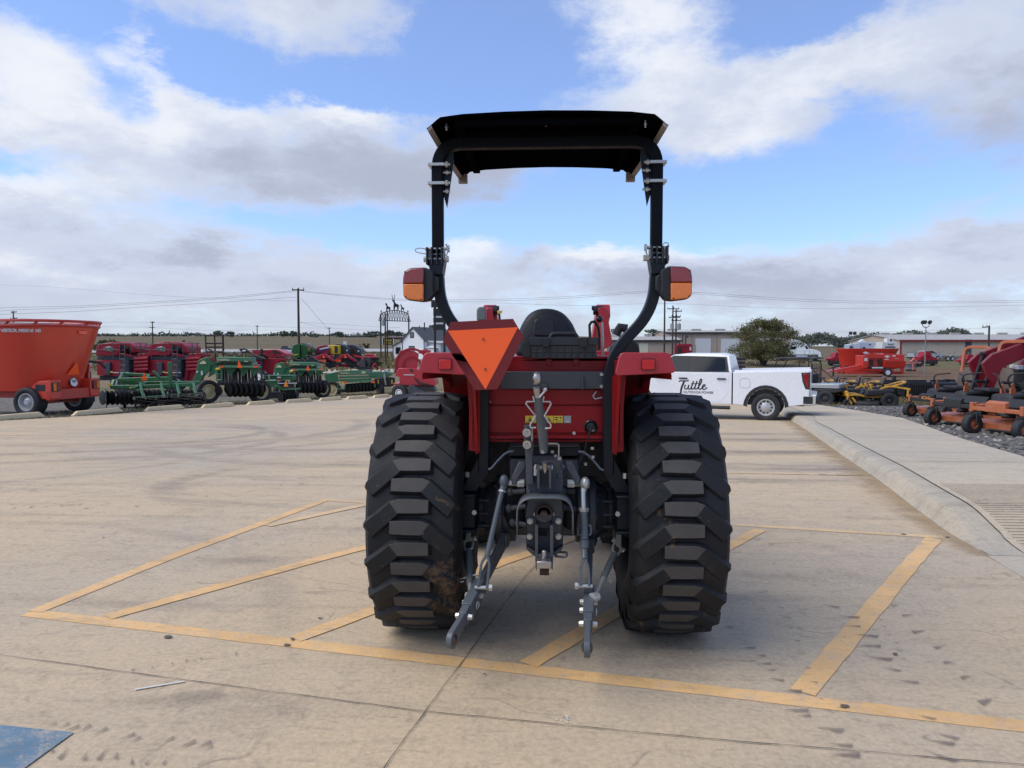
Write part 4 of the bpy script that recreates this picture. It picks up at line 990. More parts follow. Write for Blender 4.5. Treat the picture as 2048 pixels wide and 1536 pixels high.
for s_ in (-1, 1):
    f = lambda p: p if s_ > 0 else mx(p)
    b = tb()                               # folding joint
    for x in (-.034, -.012, .012, .034):
        c_ = f(T(1316,512,Yr2)); b.box((c_.x+x*1.05, c_.y-.01, c_.z), (.010, .105, .085))
    c_ = f(T(1313,527,Yr2)); b.prism([c_+V((-.040,-.05,.02)), c_+V((.040,-.05,.02)), c_+V((.028,-.05,-.055)), c_+V((-.028,-.05,-.055))], (0,.10,0))
    hj = b.build('folding_joint', NAVY, trac, bevel=.006)
    b = tb(); c_ = f(T(1314,516,Yr2-.035)); b.cyl(c_-V((.062,0,0)), c_+V((.055,0,0)), .0085, .0085, 10)
    for e in (-.058, -.045, .05): b.cyl(c_+V((e-.006,0,0)), c_+V((e+.006,0,0)), .015, .015, 6)
    c2 = f(T(1314,495,Yr2-.02)); b.cyl(c2-V((.058,0,0)), c2+V((.05,0,0)), .008, .008, 10); b.cyl(c2-V((.06*s_,0,.0)), c2-V((.048*s_,0,0)), .017, .017, 8)
    if s_ < 0: pts = [(857,500),(848,497),(838,496),(830,499),(832,504),(845,507),(856,508)]
    else: pts = [(1327,497),(1334,498),(1338,492),(1336,486),(1330,485),(1325,489)]
    b.tube([T(x,y,Yr2-.03) for x,y in pts], .0028, 6)
    pts = [(892,488),(896,500),(893,512),(888,505),(887,494)] if s_ < 0 else [(1294,492),(1292,505),(1297,513),(1299,500)]
    b.tube([T(x,y,Yr2-.04) for x,y in pts], .0045, 6)
    b.build('joint_pin', ZINC, hj)
    # canopy bracket plate and u-bolts
    b = tb(); b.prism([f(T(x,y,Yr2+.01)) for x,y in ((1282,300),(1301,312),(1303,382),(1294,412),(1281,318))], (0,.012,0)); cb = b.build('canopy_bracket', NAVY, trac)
    b = tb()
    for y in (327, 364.5):
        c_ = f(T(1313,y,Yr2)); b.box((c_.x+.004*s_, c_.y-.033, c_.z), (.078,.013,.013)); b.box((c_.x+.036*s_, c_.y, c_.z), (.012,.075,.013)); b.cyl(c_+V((-.062*s_,-.03,.0)), c_+V((-.03*s_,-.03,0)), .007, .007, 8); b.cyl(c_+V((-.052*s_,-.03,0)), c_+V((-.04*s_,-.03,0)), .013, .013, 6)
    for y in (341, 379): c_ = f(T(1294,y,Yr2)); b.cyl(c_+V((-.022,-.004,0)), c_+V((.016,-.004,0)), .006, .006, 8); b.cyl(c_+V((-.006,-.004,0)), c_+V((.006,-.004,0)), .012, .012, 6)
    b.build('u_bolt', ZINC, cb)
    b = tb()
    for y in (553, 577, 592): c_ = f(T(1301,y,Yr2)); b.cyl(c_-V((.004*s_,0,0)), c_+V((.004*s_,0,0)), .008, .007, 6)
    b.build('post_bolt', ZINC, rb)
# --- canopy
Yb, Yf = 3.30, 4.28
zc = T(1092,240,Yb).z; wb = (T(1336,240,Yb).x-T(854,240,Yb).x)/2
def cprof(w, z):                           # half section from crown to outer lip
    return [(0,.037),(.35*w,.034),(.70*w,.026),(.885*w,.014),(.915*w,.002),(.985*w,-.030),(1.0*w,-.034)]
b = tb(); rows = []
for y, k in ((Yb,1.0),(Yb+.12,1.0),(3.6,.992),(3.9,.975),(Yf-.1,.95),(Yf,.94)):
    dz = zc - .0 + .02*math.sin(PI*(y-Yb)/(Yf-Yb))
    h = cprof(wb*k, 0); pr = [(-x, z) for x, z in h[::-1]] + h[1:]
    rows.append([V((XC+x, y, dz+z)) for x, z in pr])
b.grid(rows)
cano = b.build('canopy', mat('canopy_black', (.002,.0022,.003), .9, var=.2, rvar=.05, spec=.0), trac, smooth=25); md = cano.modifiers.new('solid', 'SOLIDIFY'); md.thickness = .012; md.offset = 0
b = tb()
for s_ in (-1, 1):                         # pale lip along each side
    b.loft([[V((XC+s_*(wb*k*.955), y, zc-.028)), V((XC+s_*(wb*k*.99), y, zc-.046)), V((XC+s_*(wb*k*1.0), y, zc-.036)), V((XC+s_*(wb*k*.965), y, zc-.016))] for y, k in ((Yb-.004,1.0),(3.6,.992),(3.9,.975),(Yf+.004,.94))])
    b.box((XC+s_*wb*.90, Yf-.02, zc-.035), (.05,.04,.05))
b.build('canopy_lip', mat('weathered_lip', (.22,.20,.18), .6, var=.2), cano)
b = tb(); b.bx(XC-.42,XC+.42, Yb+.02, Yb+.06, zc-.012, zc+.016); b.bx(XC-.40,XC+.40, 3.49,3.56, zc-.02, zc+.014); b.bx(XC-.42,XC-.38, Yb+.06, Yf-.06, zc-.015, zc+.018); b.bx(XC+.38,XC+.42, Yb+.06, Yf-.06, zc-.015, zc+.018)
b.build('canopy_frame', INK, cano, bevel=.004)
b = tb()
for x, y in ((1092,247),(893,256),(1291,250)): c_ = T(x, y, Yb+.05); b.cyl(c_+V((0,0,.02)), c_+V((0,0,-.012)), .005, .005, 6); b.cyl(c_+V((0,0,.0)), c_+V((0,0,.006)), .009, .009, 6)
b.build('canopy_bolt', STEEL, cano)
# --- tail lamps
for s_ in (-1, 1):
    f = lambda p: p if s_ > 0 else mx(p)
    b = tb(); Y = 3.42
    hs = [(1322,540),(1338,532),(1370,533),(1382,540),(1385,555),(1384,590),(1376,598),(1345,602),(1330,600),(1321,588),(1323,570)]
    b.prism(rpoly([f(T(x,y,Y)) for x,y in hs], .01), (0,.06,0)); b.prism([f(T(x,y,Y+.02)) for x,y in ((1312,552),(1326,545),(1326,592),(1312,580))], (0,.03,0))
    lamp = b.build('tail_lamp', BLACKP, trac, bevel=.006)
    for nm, poly, m_ in (('stop_lens', [(1342,533.5),(1370,534.5),(1381,541),(1384,555),(1384,564.5),(1342,564.5)], mat('red_lens', (.26,.012,.010), .15, var=.3, scale=40, coat=.6, trans=.15)),
                         ('indicator_lens', [(1342,565.5),(1384,565.5),(1383.5,589),(1375.5,596.5),(1342,600.5)], mat('amber_lens', (.85,.20,.012), .15, var=.22, scale=45, coat=.6, trans=.15))):
        b = tb(); b.prism(rpoly([f(T(x,y,Y-.016)) for x,y in poly], .007), (0,.016,0)); b.build(nm, m_, lamp, bevel=.005)
    b = tb()
    for x, y in ((1347,597),(1379,592),(1380,541)): c_ = f(T(x,y,Y-.016)); b.cyl(c_, c_-V((0,.003,0)), .0045, .004, 8)
    b.build('lens_screw', mat('dark_screw', (.08,.03,.02), .5), lamp)
# --- slow vehicle sign
b = tb(); Y = 3.30
px_plate(b, [(901,644),(1026,637.5),(1047,673),(995.5,778),(950,780.5),(886,681)], Y, .004)
sg = b.build('slow_vehicle_sign', mat('retroreflective_red', (.15,.005,.006), .4, var=.08, scale=30), trac, smooth=0)
b = tb(); px_plate(b, [(895.5,661.5),(1036,654.5),(971,779)], Y-.0016, .0012)
b.build('orange_triangle', mat('fluorescent_orange', (1.0,.12,.015), .45, var=.02), sg, smooth=0)
b = tb()
for x, y in ((966.5,678.5),(970.5,738.5)): c_ = T(x,y,Y-.002); b.cyl(c_, c_-V((0,.006,0)), .006, .005, 8)
b.build('sign_rivet', mat('rivet', (.35,.10,.06), .4, .6), sg)
b = tb(); b.bx(T(962,0,3.32).x, T(980,0,3.32).x, 3.306, 3.60, T(0,760,3.32).z, T(0,735,3.32).z); b.build('sign_bracket', NAVY, sg)
# --- seat and toolbox
b = tb(); rings = []
for u in range(9):
    t_ = u/8
    sh = [(1030,712),(1032,688),(1040,655),(1055,630),(1072,619),(1092,616.5),(1112,619),(1128,627),(1144,645),(1156,672),(1161,690),(1160,712)]
    k = [.86,.95,.99,1,1,1,.98,.94,.85][u]; Y = 3.98+.14*t_
    cx, cy = 1095, 690
    rings.append(rpoly([T(cx+(x-cx)*k, cy+(y-cy)*k, Y) for x, y in sh], .03, 3))
b.loft(rings); b.bx(-.23,.25,4.05,4.55,1.27,1.38)
seat = b.build('seat', VINYL, trac, smooth=60)
b = tb(); px_plate(b, [(1066,672),(1068,643),(1074,637),(1102,637),(1108,643),(1110,672)], 3.972, .02, .02); b.build('seat_shell', mat('seat_plastic', (.026,.026,.030), .5, bump=.2, bscale=150), seat, bevel=.006)
b = tb(); Y = 3.60
x0, x1, z0, z1 = T(1061,0,Y).x, T(1200,0,Y).x, T(1100,716.5,Y).z, T(1100,675,Y).z
b.bx(x0+.006, x1-.006, Y, Y+.20, z0, z0+(z1-z0)*.62); b.bx(x0, x1, Y-.006, Y+.206, z0+(z1-z0)*.63, z1)
b.bx(T(1044,0,Y).x, x0+.004, Y+.02, Y+.16, z0+.006, T(1050,684,Y).z)
for i in range(9): xx = x0+.03+(x1-x0-.06)*i/8; b.bx(xx-.003, xx+.003, Y-.004, Y+.001, z0+.006, z0+(z1-z0)*.60)
b.bx(x0+.01, x1-.01, Y-.003, Y+.001, z0+.028, z0+.034)
tbx = b.build('toolbox', mat('toolbox_plastic', (.020,.022,.024), .55, var=.15, bump=.1, bscale=150), trac, bevel=.005)
b = tb()
for x in (1091.5, 1166.5):
    px_plate(b, [(x-9,676),(x+9,676),(x+7,694),(x-7,694)], Y-.020, .014, .004)
b.build('latch', BLACKP, tbx, bevel=.002)
b = tb(); b.tube(rpath([T(1100,675,Y+.03), T(1105,667.5,Y+.03), T(1150,667.5,Y+.03), T(1155,675,Y+.03)], .01), .010, 8); b.build('handle', BLACKP, tbx)
# --- levers, loader posts, lamps ahead of the seat
b = tb(); b.tube([T(1198,700,3.95), T(1199,672,3.95), T(1197,655,3.93), T(1187,641,3.92)], .007, 6); b.tube([T(1180,676,3.9), T(1179,650,3.9), T(1183,644,3.9), T(1191,643,3.9)], .0075, 6); lv = b.build('control_lever', BLACKP, trac)
b = tb(); b.ball(T(1199,638,3.92), .019, 14, 10); b.build('lever_knob', BLACKG, lv)
b = tb(); b.tube([T(1204,645,4.0), T(1206,680,4.0), T(1206,712,4.0)], .006, 8); b.build('lever_rod', ZINC, lv)
b = tb(); b.tube([T(1000,645,4.0), T(999,632,4.0), T(998,626,4.0)], .006, 6); yl = b.build('throttle_lever', BLACKP, trac)
b = tb(); px_plate(b, [(994,622),(1004,621),(1003,625),(1000,627),(995,627)], 3.98, .03); b.build('lever_knob', STY, yl)
for s_ in (-1, 1):
    b = tb()
    q0 = ([(1196,616),(1212,614),(1226,690),(1206,700)] if s_ > 0 else [(972,615.5),(986,614),(986,690),(970,690)])

    px_plate(b, q0, 5.05, .09, .012)
    top = T(q0[1][0]-6, 622, 5.1); b.tube([top, top+V((0,.9,-.35)), top+V((0,1.5,-1.0))], .05, prof=SQ, up=(1,0,0))
    b.bx(top.x-.05, top.x+.05, 5.0, 5.15, .75, top.z-.28)
    la = b.build('loader_arm', mat('loader_red', (.40,.022,.03), .4, var=.08, coat=.2), trac, bevel=.006)
    b = tb(); c_ = T(q0[0][0]-1 if s_ > 0 else q0[1][0]+1, 622, 5.08); b.cyl(c_-V((.03,0,0)), c_+V((.03,0,0)), .028, .028, 10); b.cyl(c_-V((.04,0,-.02)), c_+V((.04,0,.02)), .016, .016, 8); b.build('arm_pin', BLACKG, la)
b = tb(); px_plate(b, [(953,641),(953,619),(957,613.5),(969,613.5),(972,619),(972,641)], 4.9, .05, .01); b.build('grey_shield', mat('shield_grey', (.16,.175,.165), .5, .3, var=.15), trac, bevel=.008)
b = tb(); b.bx(-.27,.28,4.75,6.3,.88,1.30); b.bx(-.27,.28,6.2,6.35,.6,1.25); b.build('hood', RED, trac, bevel=.05, seg=3)
b = tb(); px_plate(b, [(1222,712),(1225,690),(1240,680),(1268,680),(1279,690),(1280,712)], 3.75, .16, .02); b.build('rear_work_light', BLACKP, trac, bevel=.01)
b = tb(); b.tube([T(1232,670,4.6), T(1240,655,4.6), T(1254,658,4.6)], .03, 8); b.build('mirror_stub', BLACKP, trac)
# ------------------------------------------------------------------ vehicles and machines on the right
WHT = mat('white_car_paint', (.78,.79,.80), .28, var=.02, coat=.6)
GLASS = mat('dark_glass', (.008,.014,.022), .05, var=.1, rvar=.02, spec=.16)
TRIM = mat('black_trim', (.018,.018,.019), .6, var=.15)
RIM = mat('grey_rim', (.46,.46,.46), .38, .35, var=.1)
CHROME = mat('chrome', (.62,.62,.62), .15, 1.0, rvar=.05)
LAMP = mat('tail_red', (.22,.006,.010), .15, var=.2, coat=.5)
def hd(p, a=0):                            # heading that shows a machine's left flank, turned a degrees towards the viewer
    v = V((p.x, p.y, 0)).normalized(); return math.atan2(v.x, -v.y) + R(a)
def wheel_(par, c, r, w, rr, rm, name='wheel', n=24, dish=.3, split=True, tm=None, axis=(0,1,0), lugs=0):
    b = MB(); ax = V(axis).normalized(); c = V(c)
    tp = [(-.38*w, rr), (-.49*w, rr+(r-rr)*.35), (-.47*w, r-(r-rr)*.28), (-.40*w, r*.985), (0, r), (.40*w, r*.985), (.47*w, r-(r-rr)*.28), (.49*w, rr+(r-rr)*.35), (.38*w, rr)]
    rp = [(-.40*w, rr*.3), (-.42*w+.4*w*dish, rr*.72), (-.41*w, rr*.9), (-.41*w, rr*1.01), (.41*w, rr*1.01), (.41*w, rr*.9), (.42*w-.4*w*dish, rr*.72), (.40*w, rr*.3)]
    if split:
        b.lathe(rp, c, ax, n); o = b.build(name, rm, par, smooth=40)
        b = MB(); b.lathe(tp, c, ax, n, close=True); b.build('tyre', tm or TYRE2, o, smooth=50)
    else:
        b.lathe(tp, c, ax, n, close=True); b.slot = 1; b.lathe(rp, c, ax, n); o = b.build(name, [tm or TYRE2, rm], par, smooth=45)
    return o
def mesh(name, m, par, fn, **kw): b = MB(); fn(b); return b.build(name, m, par, **kw)
def hub_holes(b, c, r, n, hr, y):
    for i in range(n): a = 2*PI*i/n; b.cyl((c[0]+r*math.cos(a), y, c[2]+r*math.sin(a)), (c[0]+r*math.cos(a), y+.012, c[2]+r*math.sin(a)), hr, hr, 8)
def rpoly2(pts, r, n=3): return [(p.x, p.y) for p in rpoly([V((x, z, 0)) for x, z in pts], r, n)]
# ---- pickup
def pickup(p, yaw, label, paint, detail=True, sc=1.0):
    t = thing('pickup_truck', label, 'pickup truck', p, yaw, sc=sc)
    Wd = .99
    def arch(cx, r, z0, n=10, rev=False):
        a = [(cx + r*math.cos(PI*i/n), .40 + r*1.04*math.sin(PI*i/n)) for i in range(n+1)]
        return a[::-1] if rev else a
    # cab and front body
    side = [(.92,.46)] + [(3.20,.42)] + arch(3.72,.50,0,rev=True) + [(4.35,.48),(4.62,.55),(4.68,.80),(4.66,1.16),(4.45,1.27),(3.35,1.36),(.92,1.36)]
    b = MB(); b.prism([(x, -Wd, z) for x, z in side], (0, 2*Wd, 0)); body = b.build('body', paint, t, bevel=.035, seg=3)
    b = MB()
    gh = [(.92,1.36,.97),(1.02,1.83,.76),(1.3,1.885,.73),(2.2,1.885,.73),(2.62,1.84,.74),(3.42,1.37,.96)]
    b.loft([[V((x, -y, z)) for x, z, y in gh], [V((x, -y*.55, z+(.02 if z > 1.5 else 0))) for x, z, y in gh], [V((x, y*.55, z+(.02 if z > 1.5 else 0))) for x, z, y in gh], [V((x, y, z)) for x, z, y in gh]])
    b.build('cab_roof', paint, t, bevel=.02)
    yy = lambda z: .972-(z-1.36)*.445+.022
    for s_ in (1, -1):
        b = MB()
        b.prism([V((x, s_*yy(z), z)) for x, z in rpoly2([(1.08,1.40),(1.14,1.76),(1.94,1.80),(1.98,1.385)], .05)], (0, -s_*.01, 0))
        b.prism([V((x, s_*yy(z), z)) for x, z in rpoly2([(2.14,1.39),(2.10,1.80),(2.56,1.78),(3.05,1.50),(3.10,1.40)], .04)], (0, -s_*.01, 0))
        b.build('side_window', GLASS, t, smooth=0)
        b = MB(); b.prism([V((x, s_*(yy(z)-.003), z)) for x, z in [(1.00,1.37),(1.09,1.80),(2.60,1.83),(3.24,1.42),(3.24,1.37)]], (0, -s_*.006, 0)); b.build('window_frame', TRIM, t, smooth=0)
        b = MB(); b.prism([V((x, s_*(Wd+.004), z)) for x, z in rpoly2([(.98,1.34),(2.03,1.34),(2.03,.50),(1.25,.50),(1.02,.75)], .05)], (0, -s_*.02, 0)); d1 = b.build('door', paint, t, bevel=.006)
        b = MB(); b.prism([V((x, s_*(Wd+.004), z)) for x, z in rpoly2([(2.05,1.34),(3.25,1.34),(3.22,.90),(3.10,.50),(2.05,.50)], .05)], (0, -s_*.02, 0)); d2 = b.build('door', paint, t, bevel=.006)
        for d_, x in ((d1, 1.20), (d2, 2.28)):
            b = MB(); b.bx(x-.12, x+.12, s_*(Wd+.006), s_*(Wd+.045), 1.155, 1.195); b.build('handle', TRIM, d_, bevel=.01)
        b = MB(); b.tube([(.95, s_*(Wd+.02), .36), (3.2, s_*(Wd+.02), .36)], .05, 8); b.build('side_step', TRIM, t)
        b = MB()                            # flares
        for cx in (0, 3.72):
            o_ = [(cx+.60*math.cos(a), .40+.62*math.sin(a)) for a in [PI*i/12 for i in range(13)]]; i_ = [(cx+.505*math.cos(a), .40+.525*math.sin(a)) for a in [PI*i/12 for i in range(13)]]
            o_[0] = (o_[0][0], .44); o_[-1] = (o_[-1][0], .44)
            b.prism([V((x, s_*(Wd+.012), z)) for x, z in o_+i_[::-1]], (0, -s_*.06, 0))
        b.build('wheel_flare', TRIM, t, bevel=.006)
    # bed
    bed = [(-1.12,.52)] + [(-.62,.44)] + [(0+.50*math.cos(PI-PI*i/10), .40+.52*math.sin(PI-PI*i/10)) for i in range(11)] + [(.62,.44),(.885,.46),(.885,1.38),(-1.12,1.43)]
    for s_ in (1, -1):
        b = MB(); b.prism([(x, s_*Wd, z) for x, z in bed], (0, -s_*.10, 0)); b.build('bed_side', paint, t, bevel=.02, seg=3)
        b = MB(); b.tube([(.84, s_*(Wd-.05), 1.392), (-1.10, s_*(Wd-.05), 1.442)], .04, 6); b.build('bed_rail', TRIM if not detail else paint, t)
        b = MB(); b.prism([(x, s_*(Wd+.006), z) for x, z in rpoly2([(-1.10,1.36),(-.955,1.345),(-.985,1.13),(-1.045,.97),(-1.10,.97)], .03)], (0, -s_*.12, 0)); b.build('tail_lamp', LAMP, t, bevel=.008)
        b = MB(); b.prism([(x, s_*(Wd+.003), z) for x, z in [(-1.13,1.39),(-.905,1.375),(-.945,1.12),(-1.02,.925),(-1.13,.925)]], (0, -s_*.12, 0)); b.build('lamp_surround', TRIM, t)
    b = MB(); b.bx(-1.15,-1.07,-.9,.9,.62,1.42); b.build('tailgate', paint, t, bevel=.015)
    b = MB(); b.bx(-1.08,.86,-.88,.88,.72,.86); b.bx(.80,.86,-.88,.88,.86,1.36); b.bx(-.55,.55,.60,.80,.45,.88); b.bx(-.55,.55,-.80,-.60,.45,.88); b.bx(-1.0,4.2,-.45,-.33,.42,.58); b.bx(-1.0,4.2,.33,.45,.42,.58)
    b.bx(-.62,.62,.82,.90,.84,.98); b.bx(-.62,.62,-.90,-.82,.84,.98); b.build('chassis', TRIM, t)
    b = MB(); b.prism([(-1.28,-.92,.50),(-1.30,-.9,.78),(-1.12,-1.0,.80),(-.86,-1.0,.70),(-.86,-1.0,.48),(-1.1,-.98,.46)], (0,1.9,0)); b.build('bumper', CHROME, t, bevel=.02)
    b = MB(); b.bx(-1.20,-.97,.985,1.0,.53,.73); b.bx(-1.31,-1.29,-.7,.7,.54,.74); b.build('bumper_pad', TRIM, t, bevel=.02)
    b = MB(); b.bx(4.60,4.76,-.97,.97,.46,.70); b.build('front_bumper', CHROME, t, bevel=.03)
    b = MB(); b.bx(4.62,4.71,-.62,.62,.72,1.14); b.build('grille', TRIM, t, bevel=.02)
    for s_ in (1, -1): mesh('headlight', mat('lamp_glass', (.7,.72,.75), .1, coat=.5), t, lambda b: b.bx(4.5,4.70,s_*.66,s_*.97,.86,1.12), bevel=.02)
    b = MB(); b.loft([[V((2.66,-.70,1.835)), V((3.42,-.90,1.385)), V((3.43,-.90,1.39)), V((2.68,-.70,1.845))], [V((2.66,.70,1.835)), V((3.42,.90,1.385)), V((3.43,.90,1.39)), V((2.68,.70,1.845))]]); b.build('windscreen', GLASS, t)
    for s_ in (1, -1): mesh('mirror', TRIM, t, lambda b: b.bx(3.0,3.12,s_*1.0,s_*1.22,1.32,1.50), bevel=.03)
    for cx in (0, 3.72):
        for s_ in (1, -1):
            w_ = wheel_(t, (cx, s_*.83, .395), .398, .28, .235, RIM, n=36, dish=.55)
            if detail and s_ > 0:
                b = MB(); hub_holes(b, (cx, 0, .395), .165, 10, .026, .905); b.build('rim_hole', TRIM, w_)
                b = MB(); b.lathe([(0,.075),(.03,.07),(.035,.02)], (cx, .89, .395), (0,1,0), 12); b.build('hub_cap', CHROME, w_)
    return t
def rpoly2(pts, r, n=3): return [(p.x, p.y) for p in rpoly([V((x, z, 0)) for x, z in pts], r, n)]
P = G(1536, 837)
truck = pickup(P, hd(P, -4), 'white crew cab pickup parked side-on with black lettering on its front door', WHT)
STKB = mat('decal_black', (.012,.012,.014), .4)
# lettering on the driver's door: brush script and small capitals
b = MB()
def brush(pts, w0, x0, z0, k):
    P_ = [V((x0 - x*k, .99+.010, z0 + y*k)) for x, y in pts]; P_ = catmull(P_)
    rows = []
    for i, p in enumerate(P_):
        d = (P_[min(i+1, len(P_)-1)]-P_[max(i-1, 0)]).normalized(); n_ = V((-d.z, 0, d.x)); 
        w_ = w0*k*(.75+.25*abs(d.z)); rows.append([p-n_*w_/2, p+n_*w_/2])
    b.grid(rows)
def catmull(P, n=6):
    P = [P[0]]+P+[P[-1]]; out = []
    for i in range(1, len(P)-2):
        for j in range(n):
            t_ = j/n; a, c, d, e = P[i-1], P[i], P[i+1], P[i+2]
            out.append(.5*((2*c)+(d-a)*t_+(2*a-5*c+4*d-e)*t_**2+(3*c-a-3*d+e)*t_**3))
    out.append(P[-2]); return out
k = .0455; x0, z0 = 2.40, .845                     # letter units
for st, w_ in [([(0,5.0),(1.0,5.6),(3,5.55),(4.6,5.5),(6.2,5.9)], .8), ([(3.4,5.6),(2.8,4.0),(2.0,2.0),(1.5,.2),(1.3,-2.2),(1.6,-2.5)], 1.15),
           ([(4.1,3.1),(3.7,1.6),(3.9,.5),(4.9,.4),(5.9,1.6),(6.3,3.1)], .75), ([(6.3,3.1),(5.9,1.4),(6.2,.4),(7.2,.7),(8.0,1.8)], .75),
           ([(9.2,5.6),(8.4,3.2),(7.9,1.4),(8.2,.4),(9.2,.6),(10.2,1.9)], .8), ([(7.6,3.7),(8.8,3.9),(10,4.0)], .6), ([(11.4,5.7),(10.6,3.3),(10.1,1.5),(10.4,.5),(11.4,.7),(12.3,1.9)], .8), ([(9.8,3.8),(11,4.0),(12.2,4.1)], .6),
           ([(12.3,1.9),(13.6,4.0),(14.3,6.2),(13.7,6.9),(13.1,5.6),(12.5,3.0),(12.5,1.0),(13.2,.4),(14.3,1.2)], .75),
           ([(14.3,1.2),(15.4,1.9),(16.4,2.9),(15.8,3.5),(14.9,2.6),(14.7,1.2),(15.4,.4),(16.6,.7),(17.6,1.8)], .75)]:
    brush(st, w_, x0, z0, k)
b.build('door_lettering', STKB, truck, smooth=0)
b = MB(); b.text('OUTDOOR POWER', .098, (2.27, .99+.009, .742), (-1,0,0), (0,0,1), depth=0, bold=.012, sx=.98); b.build('door_lettering', STKB, truck, smooth=0)
b = MB(); b.tube([V((x, .993, z)) for x, z in rpoly2([(.42,1.20),(.70,1.20),(.70,.93),(.42,.93)], .11, 5)], .004, 4, closed=True); b.build('fuel_flap', mat('seam_grey', (.30,.31,.33), .6), truck)
# ---- utility vehicle
def utv(p, yaw):
    t = thing('utility_vehicle', 'black side-by-side utility vehicle with roof and silver cargo box behind the white pickup', 'utility vehicle', p, yaw)
    for x in (0, 2.0):
        for s_ in (1, -1): wheel_(t, (x, s_*.60, .33), .33, .26, .17, TRIM, n=20, split=False)
    mesh('body', TRIM, t, lambda b: (b.bx(.3,2.4,-.6,.6,.35,.62), b.bx(1.9,2.7,-.62,.62,.5,.95), b.prism([(-.55,-.70,.72),(.45,-.70,.72),(.45,-.70,.55),(.36,-.70,.50),(-.36,-.70,.58),(-.55,-.70,.62)], (0,1.4,0))), bevel=.03)
    mesh('cargo_box', mat('silver_box', (.42,.43,.43), .4, .6), t, lambda b: b.bx(-.50,.55,-.70,.70,.745,.92), bevel=.02)
    mesh('seat', VINYL, t, lambda b: (b.bx(.65,1.15,-.6,.6,.62,.78), b.box((.66,0,1.02),(.12,1.2,.5),(0,-.15,0))), bevel=.04)
    def cage(b):
        for s_ in (-1, 1):
            b.tube(rpath([(.55, s_*.68,.7),(.52, s_*.66,1.72),(.75, s_*.62,1.86),(1.85, s_*.60,1.84),(2.25, s_*.66,1.0)], .12, 5), .024, 8); b.tube([(1.0,s_*.63,1.84),(1.05,s_*.68,.7)], .02, 6); b.tube([(.55,s_*.66,1.5),(-.1,s_*.66,.95)], .016, 6)
        for z in (.95,1.5,1.8): b.tube([(.55,-.67,z),(.55,.67,z)], .02, 6)
        for i in range(5): b.tube([(.54,-.5+.25*i,.95),(.54,-.5+.25*i,1.7)], .010, 5)
        for z in (1.1,1.25,1.4): b.tube([(.54,-.6,z),(.54,.6,z)], .008, 5)
    mesh('roll_cage', TRIM, t, cage)
    mesh('roof', TRIM, t, lambda b: b.loft([[V((x, -.66, z)), V((x, .66, z)), V((x, .62, z+.06)), V((x, -.62, z+.06))] for x, z in ((.45,1.87),(.9,1.90),(1.6,1.89),(1.95,1.85))]), bevel=.02)
    return t
P = GD(1662, 29.0); utv(P, hd(P, -14))
